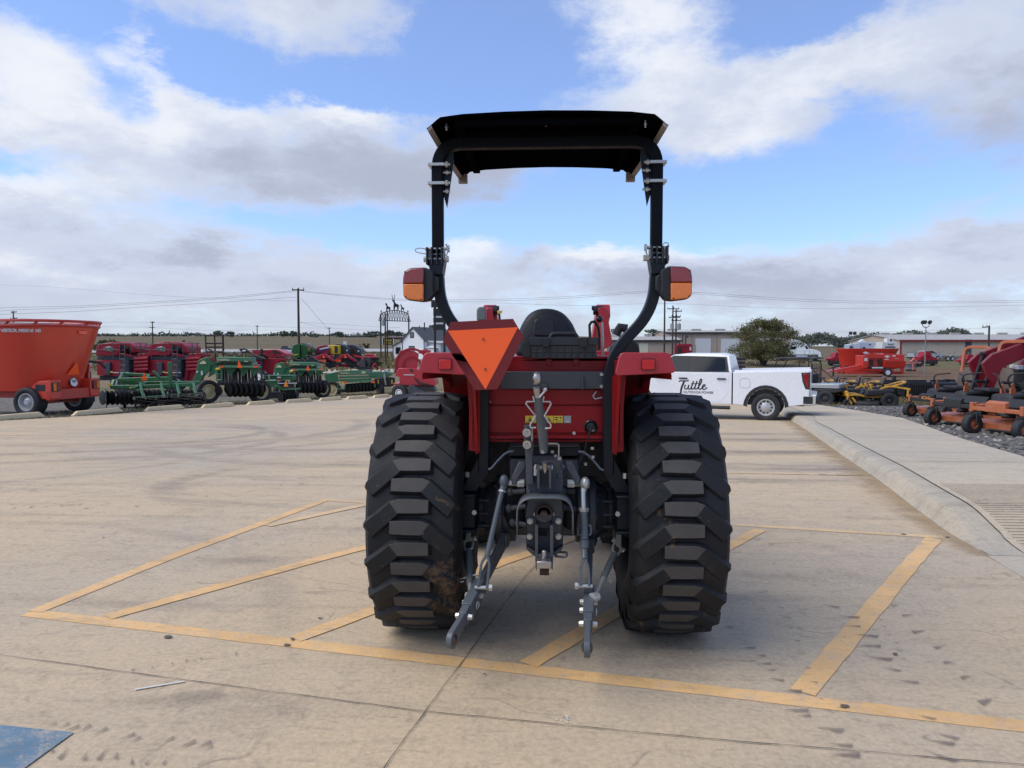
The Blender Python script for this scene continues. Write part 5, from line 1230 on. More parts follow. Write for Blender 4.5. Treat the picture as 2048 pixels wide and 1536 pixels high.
# ---- zero-turn mowers
YELM = mat('yellow_mower_paint', (.62,.32,.025), .4, var=.1, coat=.2, dust=.1)
ORM = mat('orange_mower_paint', (.40,.105,.035), .45, var=.12, coat=.2, dust=.35, dustcol=(.42,.22,.14))
BRS = mat('brown_seat', (.085,.062,.05), .7, var=.15)
def mower(p, yaw, paint, label, group, rops_up=True, brand=None, sc=1.0, axm=None):
    t = thing('zero_turn_mower', label, 'lawn mower', p, yaw, group, sc)
    for s_ in (1, -1):
        w_ = wheel_(t, (-.42, s_*.52, .30), .30, .26, .14, TRIM, 'drive_wheel', 28, .5)
        c = wheel_(t, (.98, s_*.50, .175), .175, .15, .085, paint if rops_up else TRIM, 'caster_wheel', 24, .4)
        b = MB(); b.tube(rpath([(.98, s_*.395,.175),(.98, s_*.395,.37),(.98, s_*.605,.37),(.98, s_*.605,.175)], .03), .016, prof=SQ, up=(1,0,0)); b.cyl((.98,s_*.50,.36),(.98,s_*.50,.52), .032,.032, 12); b.cyl((.98,s_*.39,.175),(.98,s_*.61,.175), .012, .012, 8); b.build('caster_fork', TRIM, t)
        b = MB(); b.cyl((.98,s_*.50,.40),(.98,s_*.50,.56), .045,.045, 14); b.tube(rpath([(.98,s_*.50,.48),(.62,s_*.40,.50),(.30,s_*.33,.42),(-.6,s_*.30,.42)], .12), .036, prof=SQ, up=(0,0,1)); b.build('frame_rail', paint, t, bevel=.006)
        mesh('side_pod', TRIM, t, lambda b: b.prism([(.42,s_*.28,.44),(.36,s_*.28,.70),(-.55,s_*.28,.74),(-.62,s_*.28,.60),(-.1,s_*.28,.50)], (0,s_*.30,0)), bevel=.05)
        mesh('control_arm', BLACKP, t, lambda b: b.tube(rpath([(.20,s_*.42,.70),(.33,s_*.42,.96),(.30,s_*.38,1.06),(.12,s_*.10+s_*.02,1.10)], .08), .017, 8))
        mesh('lever_bracket', paint, t, lambda b: b.prism([(.12,s_*.40,.66),(.27,s_*.40,.66),(.27,s_*.40,.86),(.21,s_*.40,.90)], (0,s_*.03,0)))
    mesh('front_axle', axm or paint, t, lambda b: (b.tube([(.98,-.50,.46),(.98,.50,.46)], .036, prof=SQ, up=(0,0,1)), b.prism([(.93,-.2,.42),(1.02,-.2,.42),(1.02,-.2,.58),(.93,-.2,.62)], (0,.4,0))), bevel=.006)
    def deck(b):
        o = [(.80,.35),(.72,.62),(.30,.76),(-.05,.70),(-.22,.40),(-.22,-.40),(-.05,-.70),(.30,-.76),(.72,-.62),(.80,-.35)]
        b.loft([[V((x*s+.02, y*s, z)) for x, y in o] for z, s in ((.10,1.0),(.20,1.0),(.25,.94),(.27,.80))])
        b.prism([(.10,-.74,.24),(.55,-.72,.24),(.50,-1.0,.10),(.12,-1.02,.10)], (0,0,.015))
    mesh('mower_deck', paint if rops_up else TRIM, t, deck, bevel=.01)
    mesh('deck_roller', TRIM, t, lambda b: (b.cyl((.80,-.3,.09),(.80,.3,.09),.03,.03,10), b.ball((.30,0,.30),.14,12,8,(1,1,.5)), b.ball((.25,.45,.30),.12,12,8,(1,1,.5)), b.ball((.25,-.45,.30),.12,12,8,(1,1,.5))))
    mesh('foot_plate', BLACKP, t, lambda b: b.prism([(.93,-.27,.50),(.50,-.27,.46),(.36,-.27,.60),(.38,-.27,.63),(.52,-.27,.49),(.93,-.27,.53)], (0,.54,0)))
    mesh('engine', BLACKP, t, lambda b: (b.bx(-.98,-.62,-.28,.28,.48,.80), b.cyl((-.80,0,.78),(-.80,0,.90),.20,.17,18), b.bx(-.95,-.7,.30,.42,.5,.75)), bevel=.03)
    st = mesh('seat', VINYL, t, lambda b: b.loft([[V((x, -w, z)), V((x, -w*.8, z+.07)), V((x, w*.8, z+.07)), V((x, w, z))] for x, z, w in ((.30,.73,.20),(.05,.72,.24),(-.20,.72,.24))]), bevel=.02)
    mesh('backrest', BRS, st, lambda b: b.loft([[V((x+dx, y*w, z)) for y in (-1,-.6,.6,1) for dx in ((0,) if abs(y) == 1 else (.03,))] + [V((x-.09, w*.7, z)), V((x-.09, -w*.7, z))] for x, z, w in ((-.20,.74,.20),(-.25,.92,.24),(-.30,1.10,.22),(-.33,1.20,.12))]), smooth=70)
    for s_ in (1, -1): mesh('armrest', BLACKP, st, lambda b: b.tube([(-.22,s_*.29,.90),(.10,s_*.30,.92)], .03, 8))
    if rops_up:
        mesh('roll_bar', paint, t, lambda b: b.tube(rpath([(-.50,-.36,.45),(-.56,-.36,1.35),(-.60,-.34,1.74),(-.60,.34,1.74),(-.56,.36,1.35),(-.50,.36,.45)], .16, 6), .036, prof=SQ, up=(1,0,0)), bevel=.006)
    else:
        def rb(b):
            for s_ in (-1, 1): b.tube(rpath([(.15,s_*.44,.48),(-.25,s_*.44,.80),(-.55,s_*.44,.83),(-1.10,s_*.44,.72)], .12), .032, prof=SQ, up=(0,0,1)); b.tube([(-1.06,s_*.44,.72),(-1.04,s_*.44,.45)], .032, prof=SQ, up=(1,0,0))
            b.tube([(-1.10,-.47,.73),(-1.10,.47,.73)], .032, prof=SQ, up=(0,0,1))
            b.tube(rpath([(-.45,-.40,.80),(-1.0,-.38,.98),(-1.0,.38,.98),(-.45,.40,.80)], .1), .028, prof=SQ, up=(0,0,1))
        mesh('folded_roll_bar', paint, t, rb, bevel=.005)
        for s_ in (1, -1): mesh('bracket', paint, t, lambda b: (b.prism([(1.00,s_*.56,.40),(1.08,s_*.56,.40),(.93,s_*.56,.20),(.88,s_*.56,.14),(.85,s_*.56,.20)], (0,.03,0)), b.prism([(.80,s_*.50,.40),(.88,s_*.50,.40),(.74,s_*.50,.20),(.69,s_*.50,.14),(.66,s_*.50,.20)], (0,.03,0))))
    if brand:
        for (txt, size, o, ex, ey, m_, bold, al) in brand: mesh('lettering', m_ if axm is None or m_ is not STKB else OTX, t, lambda b: b.text(txt, size, o, ex, ey, depth=.004, bold=bold, align=al), smooth=0)
    return t
OTX = mat('orange_letters', (.60,.24,.07), .5); BTX = STKB
g = 'orange zero turn mowers on the gravel bed'
def omower(px, py, a, label, brand, axm=None):
    P = G(px, py, .10); y_ = hd(P, a); off = Matrix.Rotation(y_, 3, 'Z') @ V((1.10,-.56,0))      # picture point is the front right caster
    return mower(P-off, y_, ORM, label, g, True, brand, 1.12, axm)
br_p = [('PATRIOT', .085, (.02,.585,.60), (-1,0,0), (0,0,1), OTX, .02, 'CENTER'), ('PATRIOT', .085, (-.02,-.585,.60), (1,0,0), (0,0,1), OTX, .02, 'CENTER')]
br_s = [('SCAG', .10, (1.026,0,.48), (0,1,0), (-.05,0,1), BTX, .03, 'CENTER')]
omower(1943, 867, 45, 'orange mower nearest the pavement edge, front casters in view, seat cut off', br_p)
omower(1864, 851, 46, 'middle orange mower, its tall orange roll hoop cut by the frame edge', br_p, TRIM)
omower(1819, 834, 47, 'farthest orange mower, next to the yellow mower, its whole orange roll hoop in view', br_s, TRIM)
g = 'yellow zero turn mowers on the gravel bed'
P = G(1757, 817, 0); y0_ = hd(P, 12)
fwd = V((math.cos(y0_), math.sin(y0_), 0)); lat = V((-math.sin(y0_), math.cos(y0_), 0))
for i, lb in enumerate(('nearest yellow mower, whole flank and folded roll bar in view on the gravel', 'second yellow mower, hidden but for its nose and seat behind the nearest yellow mower', 'third yellow mower in the nested row, seat back just showing', 'last yellow mower, only its front caster showing beside the white pickup')):
    q = P + fwd*(.10+.62*i) - lat*(.35+1.25*i); q.z = float(tz(q.x, q.y)) + .02
    mower(q, y0_, YELM, lb, g, False)
# ---- big red loader tractor cut by the right edge
P = GD(2075, 17.5); P.z += .05
lt = thing('loader_tractor', 'big dark red loader tractor cut by the right edge behind the orange mowers', 'tractor', P, hd(P, 20))
DRED = mat('dark_red_paint', (.15,.006,.014), .36, var=.08, spec=.35)
for s_ in (1, -1):
    mesh('loader_boom', DRED, lt, lambda b: b.prism([(.62,s_*.55,.75),(.95,s_*.55,.70),(1.30,s_*.55,1.50),(1.10,s_*.55,1.72),(-.2,s_*.55,2.28),(-1.2,s_*.55,2.35),(-1.2,s_*.55,2.05),(-.3,s_*.55,1.98),(.80,s_*.55,1.45)], (0,-s_*.14,0)), bevel=.02)
    mesh('ram', TRIM, lt, lambda b: (b.cyl((1.22,s_*.40,.85),(1.0,s_*.40,1.70),.04,.04,10), b.cyl((.95,s_*.40,1.72),(1.05,s_*.40,1.72),.05,.05,10)))
mesh('boom_pipe', mat('pale_stripe', (.5,.46,.47), .4), lt, lambda b: b.prism([(.95,-.552,1.80),(-.9,-.552,2.26),(-.9,-.552,2.20),(.95,-.552,1.74)], (0,-.004,0)))
mesh('boom_lettering', mat('white_letters', (.7,.7,.7), .5), lt, lambda b: b.text('MASSEY', .11, (-.55,.556,2.09), (-1,0,0), (0,0,1), .004, .02))
mesh('hood', DRED, lt, lambda b: b.loft([[V((x, -w, z0)), V((x, -w, z1-.12)), V((x, -w*.6, z1)), V((x, w*.6, z1)), V((x, w, z1-.12)), V((x, w, z0))] for x, z0, z1, w in ((.35,.95,1.45,.30),(.25,.9,1.60,.36),(-.9,.9,1.78,.40))]), bevel=.02)
mesh('grille', TRIM, lt, lambda b: (b.bx(.30,.42,-.30,.30,.62,1.35), b.bx(-1.6,.3,-.38,.38,.55,.95)), bevel=.02)
for s_ in (1, -1):
    wheel_(lt, (-.1, s_*.75, .55), .55, .36, .3, mat('grey_rim', (0,0,0)), 'front_wheel', 28, .4); wheel_(lt, (-2.1, s_*.85, .80), .80, .5, .45, mat('grey_rim', (0,0,0)), 'rear_wheel', 32, .4)
    mesh('headlight', mat('lamp_glass', (0,0,0)), lt, lambda b: b.bx(.36,.47,s_*.10,s_*.28,1.36,1.46), bevel=.01)
# ------------------------------------------------------------------ far right: machines, buildings, trees
FRED = mat('feeder_red', (.52,.022,.012), .35, var=.08, coat=.25, dust=.12)
FDK = mat('machine_crimson', (.30,.010,.024), .42, var=.10, dust=.06, spec=.3)
GRN = mat('seeder_green', (.022,.13,.05), .42, var=.12, coat=.15, dust=.18, dustcol=(.22,.2,.15))
GRNL = mat('hopper_green', (.05,.165,.08), .45, var=.10, dust=.25, dustcol=(.25,.24,.2))
JDG = mat('baler_green', (.012,.085,.018), .35, var=.08, coat=.2)
CREAM = mat('cream_rim', (.52,.42,.22), .45, var=.06)
SGRY = mat('slate_panel', (.045,.052,.065), .5, var=.1)
WHS = mat('white_sheet', (.62,.63,.62), .5, var=.04)
YLW = mat('machine_yellow', (.62,.42,.02), .45, var=.06)
TAN = mat('tan_siding', (.40,.315,.245), .7, var=.03)
DISC = mat('disc_steel', (.02,.02,.022), .4, .6, var=.2)
ORT = MATS['fluorescent_orange']
FWD = V((-math.sin(YAW), math.cos(YAW), 0))
def ZC(p): return max(.1, (V((p.x, p.y, 0))).dot(FWD))
def UP(p): return ZC(p)/F                    # metres per photo pixel there
def proj(p):
    q = CROT.transposed() @ (V(p)-CO); return CX - q.x/q.z*F, CY + q.y/q.z*F
def facing(p): return YAW
class PX:                                   # builds a machine from measured outlines: local x right, y away, z up
    def __init__(s, p, cx, cy, k, ref=None):
        s.p, s.cx, s.cy, s.k = p, cx, cy, k     # crop origin and enlargement
        s.pm = 1/UP(p)
        s.x0, s.y0 = ref
    def __call__(s, x, y, d=0.0):
        return V(((s.cx+x/s.k-s.x0)/s.pm, d, (s.y0-(s.cy+y/s.k))/s.pm))
    def pl(s, pts, d=0.0): return [s(x, y, d) for x, y in pts]
def corr(name, col, step=.3, rough=.6):
    if name in MATS: return MATS[name]
    m = bpy.data.materials.new(name); m.use_nodes = True; t = NT(m.node_tree)
    tc = t.n('ShaderNodeTexCoord').outputs['Object']; sp_ = t.n('ShaderNodeSeparateXYZ', i0=tc)
    ph = t.m('FRACT', t.m('MULTIPLY', t.m('ADD', sp_.outputs[0], sp_.outputs[1]), 1/step))
    rib = t.m('SUBTRACT', 1.0, t.ramp(t.m('ABSOLUTE', t.m('SUBTRACT', ph, .5)), .10, .22))
    c = t.mix(t.noise(tc, .4, 5), tuple(x*.9 for x in col), tuple(min(1, x*1.08) for x in col)); 
    b = t.n('ShaderNodeBsdfPrincipled', Base_Color=c, Roughness=rough)
    bp = t.n('ShaderNodeBump', Strength=1.0, Distance=.06, Height=rib); t.put(b.inputs['Normal'], bp.outputs[0])
    t.n('ShaderNodeOutputMaterial', Surface=b.outputs[0]); MATS[name] = m; return m
# ---- foliage
def leaf_mat(name, dark, light):
    m = bpy.data.materials.new(name); m.use_nodes = True; t = NT(m.node_tree)
    g_ = t.n('ShaderNodeNewGeometry').outputs['Random Per Island']; tc = t.n('ShaderNodeTexCoord').outputs['Object']
    f = t.m('ADD', t.m('MULTIPLY', g_, .6), t.m('MULTIPLY', t.noise(tc, .8, 3), .4))
    c = t.mix(f, dark, light)
    d = t.n('ShaderNodeBsdfDiffuse', Color=c, Roughness=.8); tr = t.n('ShaderNodeBsdfTranslucent', Color=t.mix(.5, c, (.12,.14,.02)))
    mx_ = t.n('ShaderNodeMixShader', i0=.22, i1=d.outputs[0], i2=tr.outputs[0]); t.n('ShaderNodeOutputMaterial', Surface=mx_.outputs[0]); return m
LEAF = leaf_mat('mesquite_leaf', (.075,.08,.035), (.25,.235,.125)); LEAF2 = leaf_mat('oak_leaf', (.020,.036,.014), (.075,.095,.035)); LEAF3 = leaf_mat('far_leaf_hazed', (.14,.165,.14), (.20,.22,.18))  # far foliage made paler: haze of distance mixed into its colour
BARK = mat('bark', (.06,.05,.042), .95, var=.35, scale=9, bump=.8, bscale=20)
def leaves(name, centers, n, ls, m, parent=None, squash=.9, flat=.0):
    c = np.array([[*x[:3]] for x in centers]); r = np.array([[*(x[3:6] if len(x) > 5 else (x[3],)*3)] for x in centers])
    wgt = (r.prod(1))**.66; idx = rng.choice(len(c), n, p=wgt/wgt.sum())
    dv = rng.normal(size=(n, 3)); dv /= np.linalg.norm(dv, axis=1)[:, None]
    rad = rng.random(n)**.45
    pos = c[idx] + dv*r[idx]*(rad*(.75+.5*rng.random(n)))[:, None]
    a = rng.normal(size=(n, 3)); a /= np.linalg.norm(a, axis=1)[:, None]; b = np.cross(a, rng.normal(size=(n, 3))); b /= np.linalg.norm(b, axis=1)[:, None]
    s_ = ls*(.5+rng.random(n))[:, None]
    v = np.stack([pos-a*s_-b*s_*.45, pos+a*s_-b*s_*.35, pos+a*s_*.9+b*s_*.45, pos-a*s_*.8+b*s_*.4], 1).reshape(-1, 3)
    me = bpy.data.meshes.new(name); me.from_pydata(v.tolist(), [], np.arange(4*n).reshape(n, 4).tolist()); me.materials.append(m)
    o = bpy.data.objects.new(name, me); COL.objects.link(o)
    if parent is not None: o.parent = parent
    return o
def tree(p, h, w, label, n, ls, m, name='tree', trunk_h=.3, lumps=26, group=None, seed=1, base=.25):
    rs = random.Random(seed); t = thing(name, label, 'tree', p, 0, group)
    cs = []
    for i in range(lumps):
        a = rs.uniform(0, 2*PI); u = rs.random()**.6; zz = rs.random()
        env = math.sqrt(max(.05, 1-((zz-.38)/.66)**2))
        cs.append((math.cos(a)*u*w/2*env*.84, math.sin(a)*u*w/2*env*.84, h*(base+(.93-base)*zz), w*rs.uniform(.08,.17), w*rs.uniform(.08,.17), h*rs.uniform(.07,.12)))
    b = MB()
    for k_ in range(4):
        a = k_*1.57+rs.uniform(-.4,.4); x, y = math.cos(a), math.sin(a)
        b.tube([(x*.03*w*.2, y*.03*w*.2, -.1), (x*.05*w, y*.05*w, h*trunk_h*.5), (x*.16*w, y*.16*w, h*trunk_h*1.3), (x*.26*w, y*.26*w, h*.6)], [h*.028, h*.022, h*.014, h*.006], 7)
    b.tube([(0,0,-.2),(0,0,h*.12)], [h*.045,h*.035], 8)
    b.build('trunk', BARK, t); leaves('crown', cs, n, ls, m, t); return t
P = G(1527, 731)
pm = F/P.y
mesq = tree(P, 92/pm, 148/pm, 'round spreading green tree with forked trunk beyond the white pickup', 24000, .10, LEAF, 'mesquite_tree', .26, 90, seed=4, base=.19)
# ---- wooded ridge and far trees
cs = []
for px in range(1585, 2300, 5):
    d = 420+rng.random()*60; top = 672+4*math.sin(px*.02)+3*math.sin(px*.071+1)-(12*math.exp(-((px-1915)/38)**2))-(5*math.exp(-((px-1640)/30)**2))
    for j in range(3):
        q = AY(px+rng.normal(0, 3), top+2+j*6, d); cs.append((q.x, q.y, q.z, 2.6, 2.6, 1.9))
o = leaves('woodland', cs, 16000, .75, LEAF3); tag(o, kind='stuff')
cs = []
for px in range(-200, 860, 6):
    d = 930; q = AY(px, 671.5+1.2*math.sin(px*.03)+.8*math.sin(px*.11), d); cs.append((q.x, q.y, q.z+.3, 5, 4, 2.2+2.6*rng.random()**2))
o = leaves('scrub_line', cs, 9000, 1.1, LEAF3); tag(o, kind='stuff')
far_trees = [(436,661,673,26,'small round tree on the left skyline above the tall metal cage'),(460,664,673,20,'low tree on the skyline just right of the first round one'),(567,660,674,18,'skyline tree just left of the tall utility pole'),(585,663,674,22,'bushy skyline tree touching the tall utility pole'),(628,668,674,24,'low skyline tree between the tall pole and the next pole'),
 (678,664,676,32,'broad dark skyline tree left of the long grey shed'),(745,662,674,44,'wide grey-green tree clump behind the long shed'),(781,661,673,16,'skyline tree inside the iron arch'),(797,664,673,14,'small skyline tree at the right post of the iron arch'),(868,650,668,34,'tree rising behind the white house roof'),(1302,659,676,36,'dark tree above the low tan building roof'),(1004,668,676,22,'skyline tree left of the tractor seat')]
for i, (px, y0_, y1_, wpx, lb) in enumerate(far_trees):
    d = 300 if px > 820 else 520; q = AY(px, y1_, d); zg = q.z; k_ = d/F
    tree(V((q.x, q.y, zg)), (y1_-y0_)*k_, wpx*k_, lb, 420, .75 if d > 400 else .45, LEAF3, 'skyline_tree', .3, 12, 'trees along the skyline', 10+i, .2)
# ---- buildings
def shed(name, label, pl, pr, depth_m, h_eave, h_ridge, wall_m, roof_m, trim_m, doors=(), zoff=0.0, vents=0, ridge_along=True, cat='building'):
    """pl, pr: ground points of the front wall's ends; walls run back from them"""
    t = thing(name, label, cat, pl, math.atan2((pr-pl).y, (pr-pl).x)); L = math.hypot((pr-pl).x, (pr-pl).y); D = depth_m
    t.location.z = min(pl.z, pr.z)+zoff
    b = MB(); b.prism([(0,0,-1),(0,0,h_eave),(0,D/2,h_ridge),(0,D,h_eave),(0,D,-1)], (L,0,0)); w_ = b.build('wall', wall_m, t, smooth=0)
    b = MB(); e = .25
    for a, c in (((0,h_eave),(D/2,h_ridge)), ((D,h_eave),(D/2,h_ridge))):
        s_ = -1 if a[0] == 0 else 1; b.prism([(-e, a[0]+s_*.3, a[1]-.05+.02), (L+e, a[0]+s_*.3, a[1]-.05+.02), (L+e, c[0], c[1]+.03), (-e, c[0], c[1]+.03)], (0,0,.12))
    r_ = b.build('roof', roof_m, t, smooth=0)
    if vents:
        b = MB()
        for i in range(vents): x = L*(i+.5)/vents; b.bx(x-L/vents*.2, x+L/vents*.2, D/2-.3, D/2+.3, h_ridge+.1, h_ridge+.5)
        b.build('ridge_vent', roof_m, t)
    b = MB(); b.bx(-e-.05, L+e+.05, -.42, -.32, h_eave-.25, h_eave+.10)
    for x in (-.03, L-.12): b.bx(x, x+.15, -.03, .0, -1, h_eave-.26)
    b.build('trim', trim_m, t)
    for x0, x1, z0, z1, m_, nm in doors: mesh(nm, m_, t, lambda b: b.bx(x0, x1, -.06, -.005, z0, z1))
    return t
def GZ(px, Y, z): q = AY(px, 700, Y); return V((q.x, q.y, z))
def zat(py, Y): return AY(1024, py, Y).z
SIDE = corr('ribbed_tan', (.45,.36,.28)); SIDE2 = corr('ribbed_beige', (.50,.415,.315)); ROOFM = corr('pale_roof', (.40,.38,.345), .4); DKT = mat('dark_trim', (.03,.028,.026), .5); REDT = mat('red_trim', (.20,.015,.02), .5)
Yd = 150; zg = zat(709, Yd)
a, c = GZ(1333, Yd, zg), GZ(1585, Yd, zg); L = (c-a).length; hE = zat(665.5, Yd)-zg; m_ = L/(1585-1333)
shed('steel_workshop', 'long tan steel building with white roller doors behind the round tree', a, c, 16, hE, hE+.45, SIDE, ROOFM, DKT,
     [((1391-1333)*m_, (1422-1333)*m_, 0, zat(677,Yd)-zg, WHS, 'roller_door'), ((1442-1333)*m_, (1478-1333)*m_, 0, zat(678,Yd)-zg, WHS, 'roller_door'), ((1496-1333)*m_, (1530-1333)*m_, 0, zat(678,Yd)-zg, WHS, 'roller_door'),
      ((1383.2-1333)*m_, (1383.8-1333)*m_, 0, hE-.3, TAN, 'downpipe'), ((1433.4-1333)*m_, (1434-1333)*m_, 0, hE-.3, TAN, 'downpipe')], vents=5)
Yd = 140; zg = zat(711, Yd); a, c = GZ(1215, Yd, zg), GZ(1360, Yd, zg); hE = zat(681, Yd)-zg; m_ = (c-a).length/(1360-1215)
lowb = shed('steel_office', 'low tan steel building with pale roof right of the roll bar', a, c, 12, hE, hE+.7, SIDE, ROOFM, DKT, [((1296-1215)*m_-1.7, (1296-1215)*m_, hE-3.0, hE-.5, mat('sign_cream', (.62,.58,.45), .5), 'wall_sign')], vents=4)
Yd = 135; zg = zat(718, Yd); a, c = GZ(1800, Yd, zg), GZ(2260, Yd, zg+.6); hE = zat(681, Yd)-zg
shed('steel_barn', 'long beige steel barn with red eave trim beyond the red feed mixers', a, c, 22, hE, hE+1.1, SIDE2, ROOFM, REDT, [(11.5,12.6,0,3.6,SGRY,'door'), (0,.25,0,hE-.3,REDT,'corner_trim')], vents=9)
Yd = 520; zg = zat(676, Yd); a, c = GZ(690, Yd, zg), GZ(745, Yd, zg); shed('long_shed', 'long low grey shed far off in the field left of the iron arch', a, c, 12, zat(671.5,Yd)-zg, zat(671,Yd)-zg, mat('grey_shed', (.12,.13,.14), .6), mat('grey_shed_roof', (.20,.21,.22), .5), DKT)
Yd = 420; zg = zat(678, Yd); a, c = GZ(775, Yd, zg), GZ(806, Yd, zg); shed('long_shed', 'brown roofed shed far off seen through the iron arch', a, c, 8, zat(675,Yd)-zg, zat(672.5,Yd)-zg, mat('brown_shed', (.11,.07,.055), .7), mat('brown_shed_roof', (.12,.07,.06), .7), DKT)
# white house
P = G(805, 717); u = UP(P)
hs = thing('white_house', 'small white farmhouse with grey gable roof and dark trimmed windows', 'house', P, facing(P)+R(-30))
HW = mat('white_boards', (.80,.80,.80), .6, var=.03); HR = mat('shingle_grey', (.085,.085,.09), .8, var=.15)
gw, he, hp, ln = 5.3, 3.55, 6.0, 10.5
b = MB(); b.prism([(0,0,-.5),(gw,0,-.5),(gw,0,he),(gw/2,0,hp),(0,0,he)], (0,ln,0)); b.build('wall', HW, hs, smooth=0)
b = MB(); b.prism([(0,.2,-.5),(-2.5,.2,-.5),(-2.5,.2,2.45),(0,.2,3.4)], (0,ln*.6,0)); b.build('lean_to', HW, hs, smooth=0)
b = MB()
for s_ in (0, 1):
    xe_, xr = (-.25, gw/2) if s_ == 0 else (gw+.3, gw/2); ze = he-.22
    b.prism([(xe_,-.3,ze),(xr,-.3,hp+.02),(xr,-.3,hp+.2),(xe_,-.3,ze+.18)], (0,ln+.6,0))
b.prism([(-2.75,.0,2.36),(-.05,.0,3.38),(-.05,.0,3.55),(-2.75,.0,2.53)], (0,ln*.62,0)); b.build('roof', HR, hs, smooth=0)
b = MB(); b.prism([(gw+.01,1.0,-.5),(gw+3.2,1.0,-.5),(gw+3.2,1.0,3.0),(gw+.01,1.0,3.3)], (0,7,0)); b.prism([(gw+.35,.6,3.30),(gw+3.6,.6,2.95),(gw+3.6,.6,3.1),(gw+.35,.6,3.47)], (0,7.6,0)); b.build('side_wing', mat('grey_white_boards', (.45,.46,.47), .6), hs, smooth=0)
for x0, x1, z0, z1, y in ((2.05,2.75,4.15,5.0,0),(1.7,2.9,1.1,2.35,0),(-1.75,-.75,1.0,2.1,.2),(gw+1.0,gw+1.7,1.2,2.3,1.0)):
    b = MB(); b.bx(x0-.12, x1+.12, y-.05, y-.003, z0-.12, z1+.12); w_ = b.build('window', DKT, hs); b = MB(); b.bx(x0+.1, x1-.1, y-.07, y-.052, z0+.1, z1-.1); b.build('pane', mat('pane', (.16,.18,.19), .15) if z0 > 1.05 else GLASS, w_)
b = MB()
for x, y, z in ((.0,-.02,he-.1),(gw,-.02,he-.1),(-2.5,.18,2.4)): b.bx(x-.07, x+.07, y-.05, y, -.5, z)
b.build('corner_trim', DKT, hs)
b = MB(); b.cyl((gw/2+.5,3,hp-.4),(gw/2+.5,3,hp+1.1),.12,.12,8); b.build('chimney', DKT, hs)
b = MB(); b.bx(gw+.5,gw+2.2,.2,1.0,-.3,2.05); b.prism([(gw+.2,-.1,2.1),(gw+2.5,-.1,2.1),(gw+1.4,-.1,2.45)], (0,1.1,0)); b.build('porch', HW, hs)
# iron arch with silhouettes
IRON = mat('black_iron', (.012,.012,.013), .6, var=.1)
P = G(762, 717); u = UP(P)
ar = thing('iron_arch', 'tall black iron gateway arch with animal silhouettes along its truss', 'gate', P, facing(P))
w_, h1 = 56*u, 76*u
mesh('post', IRON, ar, lambda b: b.cyl((0,0,-.5),(0,0,h1+1.2),.14,.14,8)); mesh('post', IRON, ar, lambda b: b.cyl((w_,.0,-.5),(w_,0,h1+.9),.14,.14,8))
def truss(b):
    n = 12; lo = [V((-.4+(w_+.8)*i/n, 0, h1-.05*i*.3)) for i in range(n+1)]; hi = [V((w_*i/n, 0, h1+1.2+1.0*math.sin(PI*(.12+.76*i/n))-.25)) for i in range(n+1)]
    b.tube(lo, .09, 5); b.tube(hi, .09, 5)
    for i in range(n): b.tube([lo[i], hi[i]], .05, 4); b.tube([hi[i], lo[i+1]], .05, 4); b.tube([lo[i], hi[i+1]], .05, 4)
mesh('truss', IRON, ar, truss)
def beast(x, z, s, ears, lab):
    def f(b):
        b.ball((x, 0, z+.62*s), .36*s, 10, 6, (1.0,.25,.62)); b.tube([(x-.1*s,0,z+.7*s),(x-.28*s,0,z+1.15*s)], [.18*s,.11*s], 6); b.ball((x-.33*s,0,z+1.22*s), .15*s, 8, 6, (1.25,.4,.8))
        for lx in (-.28,-.18,.18,.28): b.tube([(x+lx*s,0,z+.5*s),(x+lx*s*1.05,0,z)], [.08*s,.04*s], 5)
        for e in (-.10, .06): b.tube([(x-.30*s+e*s,0,z+1.3*s),(x-.30*s+e*2.2*s,0,z+1.3*s+ears*s)], [.06*s,.03*s], 5)
        b.tube([(x+.33*s,0,z+.7*s),(x+.45*s,0,z+.45*s)], [.05*s,.03*s], 5)
    mesh('silhouette', IRON, ar, f)
beast(w_*.27, h1+1.75, 1.15, .12, ''); beast(w_*.55, h1+2.0, 1.5, .75, ''); beast(w_*.78, h1+1.85, .85, .35, '')
for x in (.02, .97): mesh('finial', IRON, ar, lambda b: (b.tube([(w_*x,0,h1+1.0),(w_*x,0,h1+1.6)], .05, 5), b.ball((w_*x,0,h1+1.75), .22, 8, 6, (.6,.4,1))))
sb = thing('hanging_sign', 'dark board with yellow lettering hung beside the iron arch post', 'sign', P+V((.5,-.4,0)), facing(P))
mesh('board', IRON, sb, lambda b: b.bx(0,2.0,-.06,.06,2.7,3.95)); mesh('sign_post', RUST, sb, lambda b: (b.cyl((.9,0,-.5),(.9,0,9.2),.14,.12,8), b.bx(-.6,2.2,-.05,.05,4.7,4.95)))
mesh('sign_lettering', YLW, sb, lambda b: [b.bx(.3+.38*i,.3+.38*i+.24,-.08,-.07,3.4,3.7) for i in range(4)] + [b.bx(.25+.3*i,.25+.3*i+.2,-.08,-.07,2.95,3.15) for i in range(5)]); mesh('sign_edge', WHS, sb, lambda b: (b.bx(-.12,.0,-.08,.08,2.65,4.0), b.bx(2.0,2.1,-.08,.08,2.65,4.0)))
P = GD(878, 105); u = 105/F
ts = thing('roadside_sign', 'tall black roadside sign with white stripes behind the left roll bar post', 'sign', P, facing(P)); hh = lambda py: AY(878, py, 105).z-P.z
mesh('top_panel', IRON, ts, lambda b: b.bx(-15*u,18*u,-.2,.2,hh(615),hh(600))); mesh('panel_face', SGRY, ts, lambda b: b.bx(4*u,17*u,-.23,-.205,hh(613),hh(602)))
mesh('pole', IRON, ts, lambda b: (b.cyl((-8*u,0,-.3),(-8*u,0,hh(600)),.18,.18,8), b.cyl((11*u,0,-.3),(11*u,0,hh(600)),.18,.18,8)))
